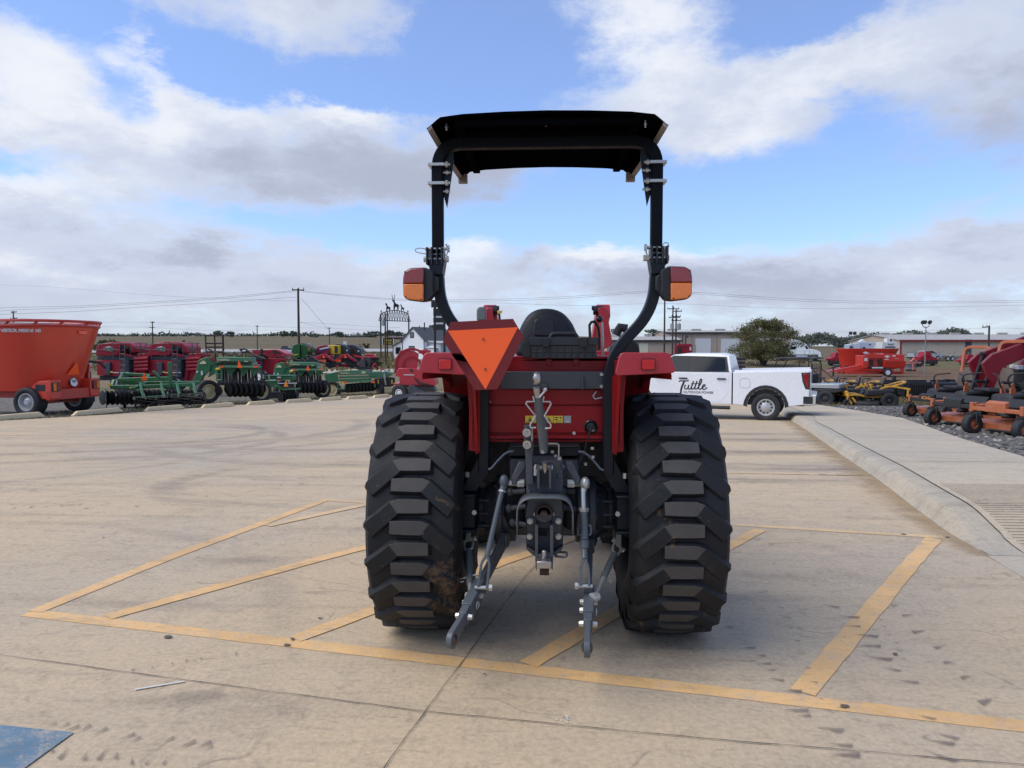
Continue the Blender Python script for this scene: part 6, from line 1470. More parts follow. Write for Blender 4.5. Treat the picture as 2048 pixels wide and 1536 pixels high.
for y0_, y1_ in ((617,632),(635.5,645),(648.5,660)): mesh('message_panel', IRON, ts, lambda b: b.bx(-11*u,10*u,-.15,.15,hh(y1_),hh(y0_)))
mesh('white_stripe', WHS, ts, lambda b: (b.bx(-9*u,9*u,-.1,.1,hh(635.3),hh(632.3)), b.bx(-9*u,9*u,-.1,.1,hh(648.3),hh(645.3))))
P = GD(1240, 130); u = 130/F; hh = lambda py: AY(1240, py, 130).z-P.z
bb = thing('billboard', 'dark red and white roadside board glimpsed right of the loader arm', 'sign', P, facing(P)); mesh('post', IRON, bb, lambda b: b.cyl((0,0,-.3),(0,0,hh(672)),.2,.2,8))
mesh('board', REDT, bb, lambda b: b.bx(-18*u,12*u,-.15,.15,hh(664),hh(658))); mesh('board', WHS, bb, lambda b: b.bx(-18*u,10*u,-.15,.15,hh(672),hh(665))); mesh('board_lettering', WHS, bb, lambda b: [b.bx((-16+3.2*i)*u,(-14.2+3.2*i)*u,-.18,-.16,hh(662.5),hh(660)) for i in range(8)])
# ---- poles and wires
WOOD = mat('creosoted_wood', (.055,.042,.036), .9, var=.3, scale=3); WIREM = mat('wire', (.09,.10,.12), .6)
def pole(px, ytop, Y, label, arms=(), tf=(), r=.16, ybase=None):
    P = GD(px, Y); h = AY(px, ytop, Y).z - P.z; t = thing('utility_pole', label, 'utility pole', P, facing(P), 'utility poles'); u = Y/F
    mesh('shaft', WOOD, t, lambda b: b.cyl((0,0,-.5),(0,0,h),r,r*.7,8))
    for (y, w0, w1, tilt) in arms:
        z = AY(px, y, Y).z-P.z; mesh('crossarm', WOOD, t, lambda b: (b.box(((w0+w1)/2*u,0,z),((w1-w0)*u,.12,.14),(0,R(tilt),0)),) + tuple(b.cyl((x*u,0,z),(x*u,0,z+.28),.05,.04,6) for x in (w0+.6, (w0+w1)/2+1.5, w1-.6)))
    for (y, dx) in tf: z = AY(px, y, Y).z-P.z; mesh('transformer', mat('transformer_grey', (.30,.32,.32), .5), t, lambda b: (b.cyl((dx*u,0,z-.55),(dx*u,0,z+.45),.30,.30,12), b.cyl((dx*u,0,z+.45),(dx*u,0,z+.7),.06,.05,6)))
    return t
pole(598, 577, 82, 'tallest utility pole, double crossarm at its top, above the green baler', [(580,-12,12,2)], r=.17)
pole(29, 622, 140, 'utility pole rising behind the red tub wagon at the left edge', [(624.5,-4,7,-6),(637,-6,8,-6)])
pole(306, 643, 160, 'thin utility pole above the second crimson bundler', [(645,-4,4,3),(655,-6,4,0)]); pole(515, 651, 190, 'thin utility pole in the field right of the metal cage', [(652.5,-3,3,0)]); pole(659, 655, 215, 'thinnest utility pole in the field right of the tallest one', [(656.5,-3,3,0)])
pole(771, 627, 120, 'utility pole with a transformer standing behind the iron arch', [], [(645,-4)])
pole(1328.5, 596, 95, 'plain tall pole right of the roll bar rising into the tail lamp', [], r=.14)
pole(1345, 611, 125, 'utility pole with a wide thin top crossarm left of the transformer pole', [(617.5,-11,12,0),(635,-8,14,0)]); pole(1351.5, 619, 118, 'utility pole with three crossarms and grey transformers above the red machine', [(622.5,-7,11,0),(633,-9,9,0),(641,-9,10,0)], [(653,-8),(653,6)])
pole(1365, 667, 135, 'short pole in front of the tan workshop, left one of two', [], r=.12); pole(1371, 668, 135, 'short thick pole in front of the tan workshop, right one of two', [(674,-1,5,20)], r=.16)
pole(1977, 652, 100, 'utility pole with one side arm in front of the beige barn', [(654,-13,1,-4)])
pole(831+2.0*0+8, 651, 165, 'stub pole behind the white house roof', [], r=.14)
def wire(pts, Y, label, r=.022):
    if not isinstance(Y, (list, tuple)): Y = [Y]*len(pts)
    P_ = [AY(x, y, yy_) for (x, y), yy_ in zip(pts, Y)]; P_ = catmull(P_, 8)
    b = MB(); b.tube(P_, r, 4); tag(b.build('power_line', WIREM), label, 'power line', 'overhead power lines')
wire([(-150,627),(0,616),(150,612),(300,604),(450,594),(588,581)], 82, 'top wire left of the tallest pole', .018); wire([(-150,640),(0,622),(150,615.5),(300,607),(450,597),(590,583)], 82, 'second wire left of the tallest pole', .018); wire([(-150,640),(0,629),(150,623),(300,613),(450,604),(594,594)], 82, 'third and lowest thick wire left of the tallest pole', .018)
wire([(-100,566),(100,574),(300,590),(470,598),(597,602)], [140,130,110,95,82], 'faint high wire sloping down to the tallest pole', .014)
wire([(606,582),(700,591),(800,598),(900,600),(1100,595),(1300,582),(1380,584),(1600,598),(1800,603),(2150,600)], 95, 'upper wire crossing the whole right sky behind the tail lamps', .018); wire([(606,583.5),(700,593),(800,600.5),(900,603),(1100,598.5),(1300,585),(1380,587),(1600,602),(1800,606.5),(2150,603)], 95, 'second wire just under the upper wire crossing the right sky', .018)
wire([(600,644),(700,648),(800,655),(900,606),(1000,606),(1150,611),(1330,607),(1500,614),(1700,617),(2150,608)][3:], 100, 'third wire low over the seat and the pickup', .015)
wire([(598,644),(680,649),(760,654),(800,655)], 95, 'wire running from the tallest pole behind the iron arch', .015); wire([(598,644),(660,656),(770,662),(830,668)], [82,150,170,180], 'slack wire from the tallest pole to the thin field pole', .015)
wire([(40,637),(120,640),(200,644),(306,645),(420,650),(515,652.5),(590,655),(659,656.5)], [140,145,150,160,175,190,200,215], 'upper wire on the thin field poles', .02); wire([(40,637.5),(180,652),(306,655),(420,661),(515,660),(600,664)], [140,150,160,175,190,200], 'lower wire on the thin field poles', .02)
wire([(602,596),(640,640),(672,676)], [82,86,90], 'guy wire steeply down right of the tallest pole', .014); wire([(1290,660),(1345,659),(1480,663),(1600,664),(1800,663),(1977,656),(2150,662)], [110,118,118,115,110,100,90], 'lowest wire over the tan buildings and the red mixers', .016)
def flood(px, ytop, Y, label, heads):
    P = GD(px, Y); u = Y/F; h = AY(px, ytop, Y).z-P.z; t = thing('flood_light', label, 'flood light', P, facing(P), 'flood light masts')
    mesh('mast', mat('galvanised', (.28,.29,.30), .5, .5), t, lambda b: (b.cyl((0,0,-.3),(0,0,h-8*u),.07,.05,8), b.tube(arc((0,0,h-3*u), 7*u, PI, 2*PI, 8), .045, 6)))
    for dx in heads: mesh('lamp_head', TRIM, t, lambda b: b.box((dx*u,-.1,h+.5*u),(4.8*u,.4,5*u),(R(-25),0,0)))
flood(1850.5, 645, 88, 'tall flood light mast with three black heads before the beige barn', (-7,-3,6.5)); flood(1704, 667, 115, 'smaller flood light mast with two black heads above the grey caravan', (-4,4))
# ---- far vehicles
P = G(1632, 722); y_ = hd(P, 180)
sm = thing('semi_truck', 'white semi truck tractor with tall sloped sleeper behind the round tree', 'semi truck', P, hd(P, 0)+PI)
SW = mat('cool_white_paint', (.70,.76,.76), .3, var=.02, coat=.4)
mesh('sleeper_cab', SW, sm, lambda b: b.loft([[V((x, y, z)) for x, z in ((-4.6,1.1),(-4.6,3.5),(-3.9,3.95),(-2.9,3.75),(-1.6,2.95),(-1.15,2.2),(-1.0,1.1))] for y in (-1.2,1.2)]), bevel=.12, seg=3)
mesh('hood', SW, sm, lambda b: b.loft([[V((-1.1,y,1.0)),V((-1.1,y,2.15)),V((.1,y,1.95)),V((.75,y*.92,1.6)),V((.85,y*.9,.75)),V((.35,y,.75)),V((.3,y,1.2)),V((-.75,y,1.2)),V((-.8,y,1.0))] for y in (-1.1,1.1)]), bevel=.06)
for s_ in (-1, 1):
    mesh('side_window', GLASS, sm, lambda b: (b.prism([(-1.75,s_*1.21,2.15),(-1.25,s_*1.21,2.15),(-1.55,s_*1.21,2.75),(-1.8,s_*1.21,2.8)], (0,.01,0)), b.bx(-4.2,-3.3,s_*1.205,s_*1.22,2.1,2.6)))
    wheel_(sm, (-.2, s_*1.0,.52), .52, .35, .3, RIM, split=False); wheel_(sm, (-5.6, s_*.95,.52), .52, .6, .3, RIM, split=False); wheel_(sm, (-6.9, s_*.95,.52), .52, .6, .3, RIM, split=False)
    mesh('fuel_tank', CHROME, sm, lambda b: b.cyl((-3.3,s_*1.0,.75),(-1.4,s_*1.0,.75),.32,.32,14))
mesh('chassis', TRIM, sm, lambda b: b.bx(-7.6,.6,-.45,.45,.6,1.0)); mesh('bumper', CHROME, sm, lambda b: b.bx(.75,.95,-1.15,1.15,.4,.8), bevel=.05)
P = G(1832, 722); pickup(P, hd(P, 40)+PI, 'light grey pickup parked before the beige barn behind the red mixers', mat('silver_paint', (.42,.46,.48), .3, .3, var=.03, coat=.4), False)
P = GZ(1735, 116, zat(711,116)); cv = thing('caravan', 'pale grey fifth-wheel caravan with white roof peak behind the red mixers', 'caravan', P, facing(P)+R(-10)); u = UP(P)
CVM = mat('caravan_grey', (.40,.46,.54), .5)
mesh('body', CVM, cv, lambda b: b.prism([(-36*u,0,-1.0),(-36*u,0,22*u),(-8*u,0,27*u),(22*u,0,27*u),(34*u,0,21*u),(34*u,0,-1.0)], (0,2.5,0)), bevel=.05)
mesh('window', GLASS, cv, lambda b: (b.bx(-33*u,-27*u,-.04,-.002,15*u,19*u), b.bx(-9*u,-4*u,-.04,-.002,13*u,17*u), b.bx(2*u,6*u,-.04,-.002,21*u,23*u))); mesh('door', WHS, cv, lambda b: b.bx(11*u,19*u,-.05,-.002,4*u,18*u)); mesh('slide_out', mat('caravan_light', (.52,.58,.65), .5), cv, lambda b: b.bx(-26*u,-15*u,-.3,-.002,8*u,21*u)); mesh('roof_peak', WHS, cv, lambda b: b.prism([(-13*u,.3,27*u),(-2*u,.3,27*u),(-7*u,.3,33*u)], (0,1.5,0)))
P = GZ(1784, 114, zat(711,114)); ct = thing('white_container', 'white boxy trailer with rooftop cooling unit left of the beige barn', 'trailer', P, facing(P)); u = UP(P)
mesh('body', WHS, ct, lambda b: b.bx(-20*u,11*u,0,3,-1.0,27*u), bevel=.04); mesh('cooling_unit', WHS, ct, lambda b: (b.bx(-9*u,4*u,.2,1.2,27.2*u,35*u), b.cyl((-2*u,.2,31.5*u),(-2*u,.12,31.5*u),3*u,3*u,16)), bevel=.03); mesh('fan', TRIM, ct, lambda b: b.cyl((-2*u,.11,31.5*u),(-2*u,.08,31.5*u),2.2*u,2.2*u,16)); mesh('lettering', TRIM, ct, lambda b: b.tube([V((x*u,-.03,z*u)) for x, z in ((-9,22),(-7,24),(-6,21),(-4,23.5),(-3,21),(-1,24),(0,21),(3,24.5))], .04, 4)); mesh('vent_panel', SGRY, ct, lambda b: b.bx(-14*u,6*u,-.04,-.002,16*u,18.5*u))
# ---- feed mixers on the dirt yard
def tub_mixer(p, yaw, label, Lx=2.0, group=None):
    pass
P = G(1750, 752); u = UP(P)
for (P, sc_, lb, kind) in ((G(1742, 747), 1.0, 'long red tub mixer standing behind the red box mixer on the dirt', 0), (G(1764, 753), 1.0, 'red box mixer with white wheel and side chute in the dirt yard', 1)):
    u = UP(P); t = thing('feed_mixer', lb, 'feed mixer', P, facing(P), 'red feed mixers in the dirt yard'); x_ = lambda px: (px-(1742 if kind == 0 else 1764))*u; base = 747 if kind == 0 else 753; z_ = lambda py: (base-py)*u
    if kind == 0:
        o = [(math.cos(a), math.sin(a)) for a in [2*PI*i/32 for i in range(32)]]
        mesh('tub', FRED, t, lambda b: b.loft([[V((x_(1746)+rx*u*(abs(c_)**.6*(1 if c_ > 0 else -1)), 1.6+1.5*k_*s_, z_(py))) for c_, s_ in o] for py, rx, k_ in ((742,53,.8),(705,58,1.0),(699,62,1.08),(697,62,1.08))]), smooth=45)
        mesh('frame', FRED, t, lambda b: (b.bx(x_(1690),x_(1800),.6,2.4,z_(747),z_(741)),)); mesh('drawbar', FRED, t, lambda b: b.prism([(x_(1664),1.4,z_(741)),(x_(1700),1.2,z_(733)),(x_(1700),1.2,z_(741))], (0,.4,0))); mesh('emblem', WHS, t, lambda b: b.prism([(x_(1724),-.04,z_(706)),(x_(1730),-.04,z_(703)),(x_(1737),-.04,z_(706)),(x_(1730),-.04,z_(708))], (0,.02,0)))
        mesh('lettering', WHS, t, lambda b: b.text('VERTICAL MAXX', 2.6*u, (x_(1745), -.06, z_(707.5)), (1,0,0), (0,0,1))); wheel_(t, (x_(1700),.9,.5), .5, .4, .28, RIM, split=False)
    else:
        mesh('box', FRED, t, lambda b: (b.prism([(x_(1765),0,z_(707.5)),(x_(1808),0,z_(709)),(x_(1808),0,z_(732)),(x_(1800),0,z_(736)),(x_(1790),0,z_(738)),(x_(1765),0,z_(738))], (0,2.0,0)), b.bx(x_(1726),x_(1765),.2,2.0,z_(738),z_(711))), bevel=.05)
        mesh('end_plate', FRED, t, lambda b: b.prism([(x_(1725),-.1,z_(712)),(x_(1739),-.1,z_(706)),(x_(1765),-.1,z_(710)),(x_(1765),-.1,z_(716)),(x_(1737),-.1,z_(716)),(x_(1733),-.1,z_(736)),(x_(1725),-.1,z_(736))], (0,.15,0))); mesh('chute', FRED, t, lambda b: (b.prism([(x_(1766),-.45,z_(722.5)),(x_(1807),-.45,z_(722.5)),(x_(1807),-.3,z_(735)),(x_(1766),-.3,z_(735))], (0,.28,0)), b.prism([(x_(1797),-.2,z_(736)),(x_(1806),-.25,z_(724)),(x_(1806),-.2,z_(748)),(x_(1803),-.2,z_(748))], (0,.1,0))))
        mesh('auger_door', TRIM, t, lambda b: (b.bx(x_(1741),x_(1746),-.02,.19,z_(731),z_(719)), b.bx(x_(1757),x_(1762),-.02,.19,z_(731),z_(719)), b.bx(x_(1738),x_(1766),-.3,.1,z_(738.5),z_(733)))); mesh('white_panel', WHS, t, lambda b: (b.bx(x_(1741),x_(1763),-.33,-.305,z_(736.5),z_(734)), b.bx(x_(1727),x_(1733),-.13,-.105,z_(722),z_(716)), b.prism([(x_(1767),-.03,z_(713)),(x_(1773),-.03,z_(710.5)),(x_(1779),-.03,z_(713)),(x_(1773),-.03,z_(716))], (0,.02,0)), b.bx(x_(1768),x_(1776),-.03,-.005,z_(719.5),z_(718)), b.bx(x_(1784),x_(1790),-.03,-.005,z_(713),z_(710.5))))
        mesh('lettering', WHS, t, lambda b: b.text('KNIGHT', 2.4*u, (x_(1788), -.03, z_(718)), (1,0,0), (0,0,1)))
        mesh('frame', FRED, t, lambda b: (b.bx(x_(1696),x_(1808),.3,1.8,z_(748.5),z_(743)), b.prism([(x_(1662),.9,z_(743)),(x_(1726),.4,z_(730)),(x_(1726),.4,z_(738)),(x_(1700),.6,z_(744))], (0,.8,0)))); mesh('jack_stand', TRIM, t, lambda b: (b.bx(x_(1673),x_(1675),.9,1.1,-.05,z_(737)), b.prism([(x_(1658),1.0,z_(741)),(x_(1690),1.0,z_(733)),(x_(1690),1.0,z_(729)),(x_(1672),1.0,z_(735))], (0,.3,0))))
        wheel_(t, (x_(1772),-.25,8.5*u), 8.7*u, .4, 4.8*u, WHS, split=True, n=24)
def small_red(px, py, lb, w=26, h=24, mir=1, extra=False):
    P = G(px, py); u = UP(P); t = thing('mower_conditioner', lb, 'farm machine', P, facing(P), 'small red machines along the yard fence'); w_ = w*u; h_ = h*u
    mesh('body', FDK, t, lambda b: b.prism([(mir*x*w_, 0, z*h_) for x, z in ((-.5,.35),(-.5,.55),(-.25,.65),(-.15,1.0),(.2,1.0),(.3,.7),(.5,.62),(.5,.35))], (0,1.8,0)), bevel=.05); mesh('cutter_bar', TRIM, t, lambda b: b.bx(-.55*w_,.5*w_,-.5,.5,.10*h_,.34*h_), bevel=.04); mesh('hitch_frame', FRED if extra else FDK, t, lambda b: (b.tube([(-.45*w_*mir,.3,.5*h_),(-.75*w_*mir,.2,.45*h_)], .10, 6), b.tube([(-.1*w_*mir,-.2,.6*h_),(.15*w_*mir,-.3,.8*h_)], .08, 6)))
    for x in (-.38, .4): wheel_(t, (x*w_,.5,.25*h_), .25*h_, .3, .12*h_, RIM, split=False, n=16)
    return t
small_red(1676, 731, 'small dark red machine left of the long red tub mixer', 30, 26); small_red(1856, 731, 'low dark red machine before the light grey pickup', 32, 28, -1); small_red(1940, 733, 'dark red machine seen through the orange roll hoop', 28, 24)
P = G(1825, 742); u = UP(P); t = thing('rake_hitch', 'pale pink and silver implement hitch beside the red box mixer', 'farm machine', P, facing(P)); PNK = mat('faded_red', (.55,.17,.15), .5)
mesh('beam', PNK, t, lambda b: (b.bx(-18*u,17*u,0,.3,15*u,18*u), b.tube([(0,0,15*u),(1*u,0,2*u)], .12, 6), b.ball((1*u,0,23*u), 3*u, 10, 6), b.tube([(-6*u,0,18*u),(2*u,0,24*u),(9*u,0,18*u)], .12, 6))); mesh('guard_plate', mat('grey_sheet', (.33,.33,.32), .5), t, lambda b: b.bx(-19*u,12*u,.35,.5,4*u,14*u)); mesh('foot', TRIM, t, lambda b: (b.bx(-10*u,8*u,.1,.5,.0,3*u), b.bx(10*u,16*u,-.1,.3,8*u,15*u)))
P = G(1892, 722); u = UP(P); t = thing('flatbed_trailer', 'bare grey trailer chassis with double wheels before the beige barn', 'trailer', P, facing(P))
mesh('frame', mat('trailer_grey', (.15,.15,.15), .6), t, lambda b: (b.bx(-26*u,40*u,0,.3,8*u,10*u), b.bx(-26*u,40*u,1.6,1.9,8*u,10*u))); mesh('mudguard', mat('grey_sheet', (0,0,0)), t, lambda b: [b.tube(arc((x*u,-.1,5*u), 6.5*u, 0, PI, 10), .10, 5) for x in (-18, 12)])
for x in (-18, 2, 12): wheel_(t, (x*u,-.1,5*u), 5*u, .4, 2.8*u, RIM, split=False, n=20)
P = G(1370, 722); u = UP(P); t = thing('bale_stacker', 'dark red hooded machine above the pickup cab before the tan workshop', 'farm machine', P, facing(P))
mesh('hood', FDK, t, lambda b: b.prism([(x*u,0,z*u) for x, z in ((-17,0),(-17,28),(-15,34),(13,34),(15,26),(14,12),(17,0))], (0,2,0)), bevel=.06); mesh('inlet', TRIM, t, lambda b: (b.bx(-14*u,-6*u,-.05,-.003,14*u,25*u), b.bx(-16*u,2*u,-.08,-.06,27*u,28.5*u))); mesh('emblem', WHS, t, lambda b: b.bx(9*u,12*u,-.06,-.004,21*u,28*u)); mesh('side_frame', FDK, t, lambda b: (b.bx(-28*u,-17.2*u,.2,1.5,-2*u,14*u), b.bx(17.2*u,26*u,.2,1.5,-2*u,12*u))); mesh('rail', SGRY, t, lambda b: b.tube([(14*u,0,31*u),(21*u,0,31*u),(21*u,0,14*u)], .04, 5))
# crate stack, picnic frames, mound, yard fence
P = GD(1481, 62); u = 62/F; t = thing('crate_stack', 'stack of dark crates just behind the pickup cab', 'crate stack', P, facing(P)); hh = AY(1481, 713, 62).z-P.z
CR = mat('dark_crate', (.045,.042,.038), .8, var=.4, scale=2)
for i in range(7):
    for j in range(2): mesh('crate', CR, t, lambda b: (b.bx((-11+11*j)*u,(-.6+11*j)*u,0,1.2,hh*i/7+.0,hh*(i+.72)/7),), bevel=.02)
mesh('crate_lid', WHS if False else mat('weathered_board', (.22,.20,.18), .8, var=.3), t, lambda b: [b.bx(-11*u,11*u,-.03,-.005,hh*(i+.80)/7,hh*(i+.90)/7) for i in range(7)])
for px, lb in ((1502,'bare black picnic table frame nearer the crate stack'),(1521,'bare black picnic table frame nearer the tree trunk')):
    P = G(px, 731); u = UP(P); t = tag(mesh('table_frame', IRON, None, lambda b: (b.tube([(-7*u,0,7*u),(7*u,0,7*u)], .05, 5), b.tube([(-6*u,0,0),(-3*u,0,7*u)], .05, 5), b.tube([(6*u,0,0),(3*u,0,7*u)], .05, 5), b.tube([(-8*u,0,3.5*u),(8*u,0,3.5*u)], .05, 5), b.tube([(-6*u,1,0),(-3*u,1,7*u)], .05, 5), b.tube([(6*u,1,0),(3*u,1,7*u)], .05, 5))), lb, 'table frame', 'picnic table frames'); t.location = P; t.rotation_euler = (0,0,facing(P))
P = G(1598, 726); u = UP(P); o = tag(mesh('soil_mound', mat('dry_soil', (.13,.10,.06), .95, var=.3, scale=3, bump=.8, bscale=8), None, lambda b: b.loft([[V((math.cos(a)*13*u*k_*(1+.08*math.sin(5*a)), math.sin(a)*9*u*k_, z*u)) for a in [2*PI*i/24 for i in range(24)]] for k_, z in ((1,-2),(.95,3),(.8,7),(.55,10),(.2,12))]), smooth=60), 'rounded brown soil mound above the utility vehicle roof', 'soil mound'); o.location = P
def fence(pts, h, label, n, r=.035, rails=(.95,), dz=0):
    P0 = G(*pts[0]); t = thing('wire_fence', label, 'fence', P0, 0); b = MB(P0); P_ = [G(*p) for p in pts]; tot = []
    for i in range(len(P_)-1):
        for j in range(n): q = P_[i].lerp(P_[i+1], j/n); q.z = float(tz(q.x, q.y)); tot.append(q)
    tot.append(P_[-1])
    for q in tot: b2 = MB(P0); b2.cyl(q-V((0,0,.2)), q+V((0,0,h)), r, r, 6); b2.build('post', mat('galvanised', (0,0,0)), t)
    for f_ in rails: b.tube([q+V((0,0,h*f_)) for q in tot], .018, 4)
    b.build('wire_strand', mat('galvanised', (0,0,0)), t)
fence([(1590,723),(1720,722),(1850,726),(2060,731)], 1.9, 'tall thin wire fence behind the red mixers', 7, .035, (.98,.66,.33,.05)); fence([(1585,700),(1800,699),(2000,698)], 1.3, 'low field fence at the foot of the wooded ridge', 8, .06, (.9,))
BKR = mat('attachment_black', (.012,.012,.013), .55, var=.2)
for k_, (px, lb) in enumerate(((1795,'black loader attachment directly behind the yellow mower roll bar'),(1845,'black tined loader attachment right of the yellow mowers'),(1893,'grey bucket with black tines behind the farthest orange mower'))):
    P = GD(px, 36); u = 36/F; z_ = AY(px, 764, 36).z-P.z; t = thing('loader_attachment', lb, 'loader attachment', P, facing(P), 'loader attachments in a row'); 
    mesh('back_plate', SGRY if k_ == 2 else BKR, t, lambda b: b.bx(-26*u,25*u,0,.5,.08,z_), bevel=.02); mesh('top_frame', BKR, t, lambda b: (b.bx(-24*u,12*u,.1,.3,z_+.003,z_+4*u), b.bx(-3*u,1*u,.1,.3,z_+4.1*u,z_+12*u) if k_ == 0 else b.bx(-20*u,20*u,-.1,-.01,z_*.8,z_*.9))); mesh('tines', TRIM if k_ else BKR, t, lambda b: [b.cyl(((-22+4.5*i)*u,-.05,.1),((-22+4.5*i)*u,-.08,z_*.75),.03,.03,6) for i in range(11)])
# ------------------------------------------------------------------ left: wheel stops, tub wagon, seeders, balers
STOP = mat('cream_stop_paint', (.66,.52,.31), .75, var=.10, scale=5, dust=.25, dustcol=(.35,.27,.18), bump=.2)
stops = [(-20,86,841,835),(145,243,831,825),(290,367,822,818),(403,467,816.5,813),(494,549,810.5,807.5),(574,621,805.5,803),(640,681,802,799.5),(697,730,798.5,796.5),(749,775,796,794)]
first = None
for i, (x0, x1, y0_, y1_) in enumerate(stops):
    a, c = G(x0, y0_), G(x1, y1_); d = c-a; L = 1.83; m_ = (a+c)/2; an = math.atan2(d.y, d.x)
    lb = ['cut by the frame edge, before the red tub wagon', 'right below the red tub wagon rear wheel', 'in front of the green roller harrow', 'between the green harrow and the large seeder wheel', 'below the large green seeder', 'below the small green seeder', 'third from the tractor fender', 'second from the tractor fender', 'nearest the tractor tyre, last of the row'][i]
    if first is None:
        b = MB(); prof = lambda x, k_: [V((x,-.075*k_,0)), V((x,-.075*k_,.04*k_)), V((x,-.045*k_,.125*k_)), V((x,.045*k_,.125*k_)), V((x,.075*k_,.04*k_)), V((x,.075*k_,0))]
        b.loft([[V((-L/2,p.y,0 if p.z < .05 else .03)) for p in prof(0,1)], prof(-L/2+.16,1), prof(0,1), prof(L/2-.16,1), [V((L/2,p.y,0 if p.z < .05 else .03)) for p in prof(0,1)]])
        first = o = b.build('wheel_stop', STOP, None, bevel=.01)
    else: o = first.copy(); COL.objects.link(o)
    o.location = m_; o.rotation_euler = (0,0,an); o.scale = (max(.8, math.hypot(d.x, d.y)/L), 1.25, 1.2)
    tag(o, 'cream concrete wheel stop ' + lb, 'wheel stop', 'wheel stops along the lot edge')
# ---- red tub wagon
P = G(112, 824); P.z = float(tz(P.x, P.y)) - .05
tw = thing('tub_mixer', 'large red tub feed wagon on two wheels at the left edge of the lot', 'feed mixer', P, hd(P, -43))
MRED = mat('wagon_red', (.60,.050,.025), .36, var=.05, scale=2, coat=.3); MRED2 = mat('wagon_red_dark', (.45,.032,.018), .4, var=.08, coat=.2)
u = UP(P)
z0, z1 = 48*u, 174*u
def tubp(th, v):                                    # point on the tub wall: angle, height 0..1
    a, bb = 1.40+.62*v, 1.14+.50*v
    c, s_ = math.cos(th), math.sin(th); e = .78
    return V((.9+a*abs(c)**e*(1 if c > 0 else -1), bb*abs(s_)**e*(1 if s_ > 0 else -1), z0+(z1-z0)*v))
N = 56
mesh('tub', MRED, tw, lambda b: (b.loft([[tubp(2*PI*i/N, v) for i in range(N)] for v in (0,.25,.5,.75,1)], cap=False), b.loft([[tubp(2*PI*i/N, v)*1.0 - V((0,0,0)) + (V((.9,0,0))-V((tubp(2*PI*i/N, v).x, tubp(2*PI*i/N, v).y, 0)))*.03 for i in range(N)] for v in (1,.5,0)], cap=False)), smooth=30)
mesh('tub_floor', MRED2, tw, lambda b: b.prism([tubp(2*PI*i/N, 0) for i in range(N)], (0,0,.06)))
def rimbar(b):
    lo = [tubp(2*PI*i/N, 1.0) for i in range(N)]; hi = [p + (p-V((.9,0,p.z)))*.02 + V((0,0,9*u)) for p in lo]
    b.tube(lo, .045, 6, closed=True); b.tube(hi, .05, 6, closed=True)
    for i in range(0, N, 4): b.tube([lo[i], hi[(i+1) % N]], .035, 5)
mesh('top_rail', MRED2, tw, rimbar)
mesh('inner_liner', WHS, tw, lambda b: b.grid([[tubp(2*PI*i/N, 1.0)*1.0 + (V((.9,0,0))-V((tubp(2*PI*i/N, 1).x, tubp(2*PI*i/N, 1).y, 0)))*.05 + V((0,0,h_)) for i in list(range(N))+[0]] for h_ in (0, 5*u)]))
def frm(b):
    b.bx(-.6,2.2,-.9,.9,z0-.22,z0-.02); b.prism([(-.75,-1.05,z0+.05),(-.75,1.05,z0+.05),(-.75,1.05,z0-.28),(-.75,-1.05,z0-.28)], (.12,0,0)); b.prism([(2.0,-.35,z0),(4.6,-.12,z0-.28),(4.6,.12,z0-.28),(2.0,.35,z0)], (0,0,-.22))
    b.bx(-.12,.12,-.95,.95,.36,.52); b.prism([(-.35,-.5,z0-.2),(.35,-.5,z0-.2),(.14,-.5,.5),(-.14,-.5,.5)], (0,.10,0)); b.prism([(-.35,.4,z0-.2),(.35,.4,z0-.2),(.14,.4,.5),(-.14,.4,.5)], (0,.10,0))
mesh('frame', MRED2, tw, frm, bevel=.01)
for s_ in (1, -1):
    w_ = wheel_(tw, (0, s_*.98, .46), .47, .46, .28, RIM, n=36, dish=.75)
    mesh('hub', FRED, w_, lambda b: (b.cyl((0,s_*.88,.46),(0,s_*1.14,.46),.09,.075,14), b.cyl((0,s_*.76,.46),(0,s_*.55,.46),.10,.10,12)))
    mesh('mudguard', MRED, tw, lambda b: b.prism([(-.80,s_*.62,z0+.02),(-.80,s_*.62,z0+.36),(-.35,s_*.62,z0+.33),(.05,s_*.62,z0+.05),(.05,s_*.62,z0-.10),(-.45,s_*.62,z0-.24),(-.80,s_*.62,z0-.24)], (0,s_*.42,0)), bevel=.02)
    lp = mesh('lamp_cluster', TRIM, tw, lambda b: b.bx(-.835,-.803,s_*.68,s_*1.0,z0+.0,z0+.28), bevel=.01)
    mesh('amber_lens', mat('amber_lens', (0,0,0)), lp, lambda b: b.bx(-.85,-.836,s_*.85,s_*.97,z0+.02,z0+.26), bevel=.02); mesh('red_lens', mat('red_lens', (0,0,0)), lp, lambda b: b.bx(-.85,-.836,s_*.71,s_*.82,z0+.02,z0+.26), bevel=.02)
    mesh('hatch_box', TRIM, tw, lambda b: b.bx(-.60,-.25,s_*1.041,s_*1.05,z0+.02,z0+.22))
mesh('axle_motor', CAST, tw, lambda b: (b.cyl((-.3,-.25,.55),(-.3,.1,.55),.13,.13,12), b.cyl((-.35,.15,.6),(-.35,.55,.6),.08,.08,12)))
mesh('gear_panel', WHS, tw, lambda b: b.cyl((-.36,.2,.62),(-.36,.6,.62),.085,.085,10))
rear = PI
p = tubp(rear, .20); nrm = V((-1,0,-.30)).normalized()
def onrear(y, v, off=.03): q = tubp(PI-y, v); return q + V((-off,0,0))
q0 = onrear(.0, .24)
tri = [V((q0.x-.02, y, z)) for y, z in ((.26,q0.z),(-.26,q0.z),(0,q0.z+.42))]
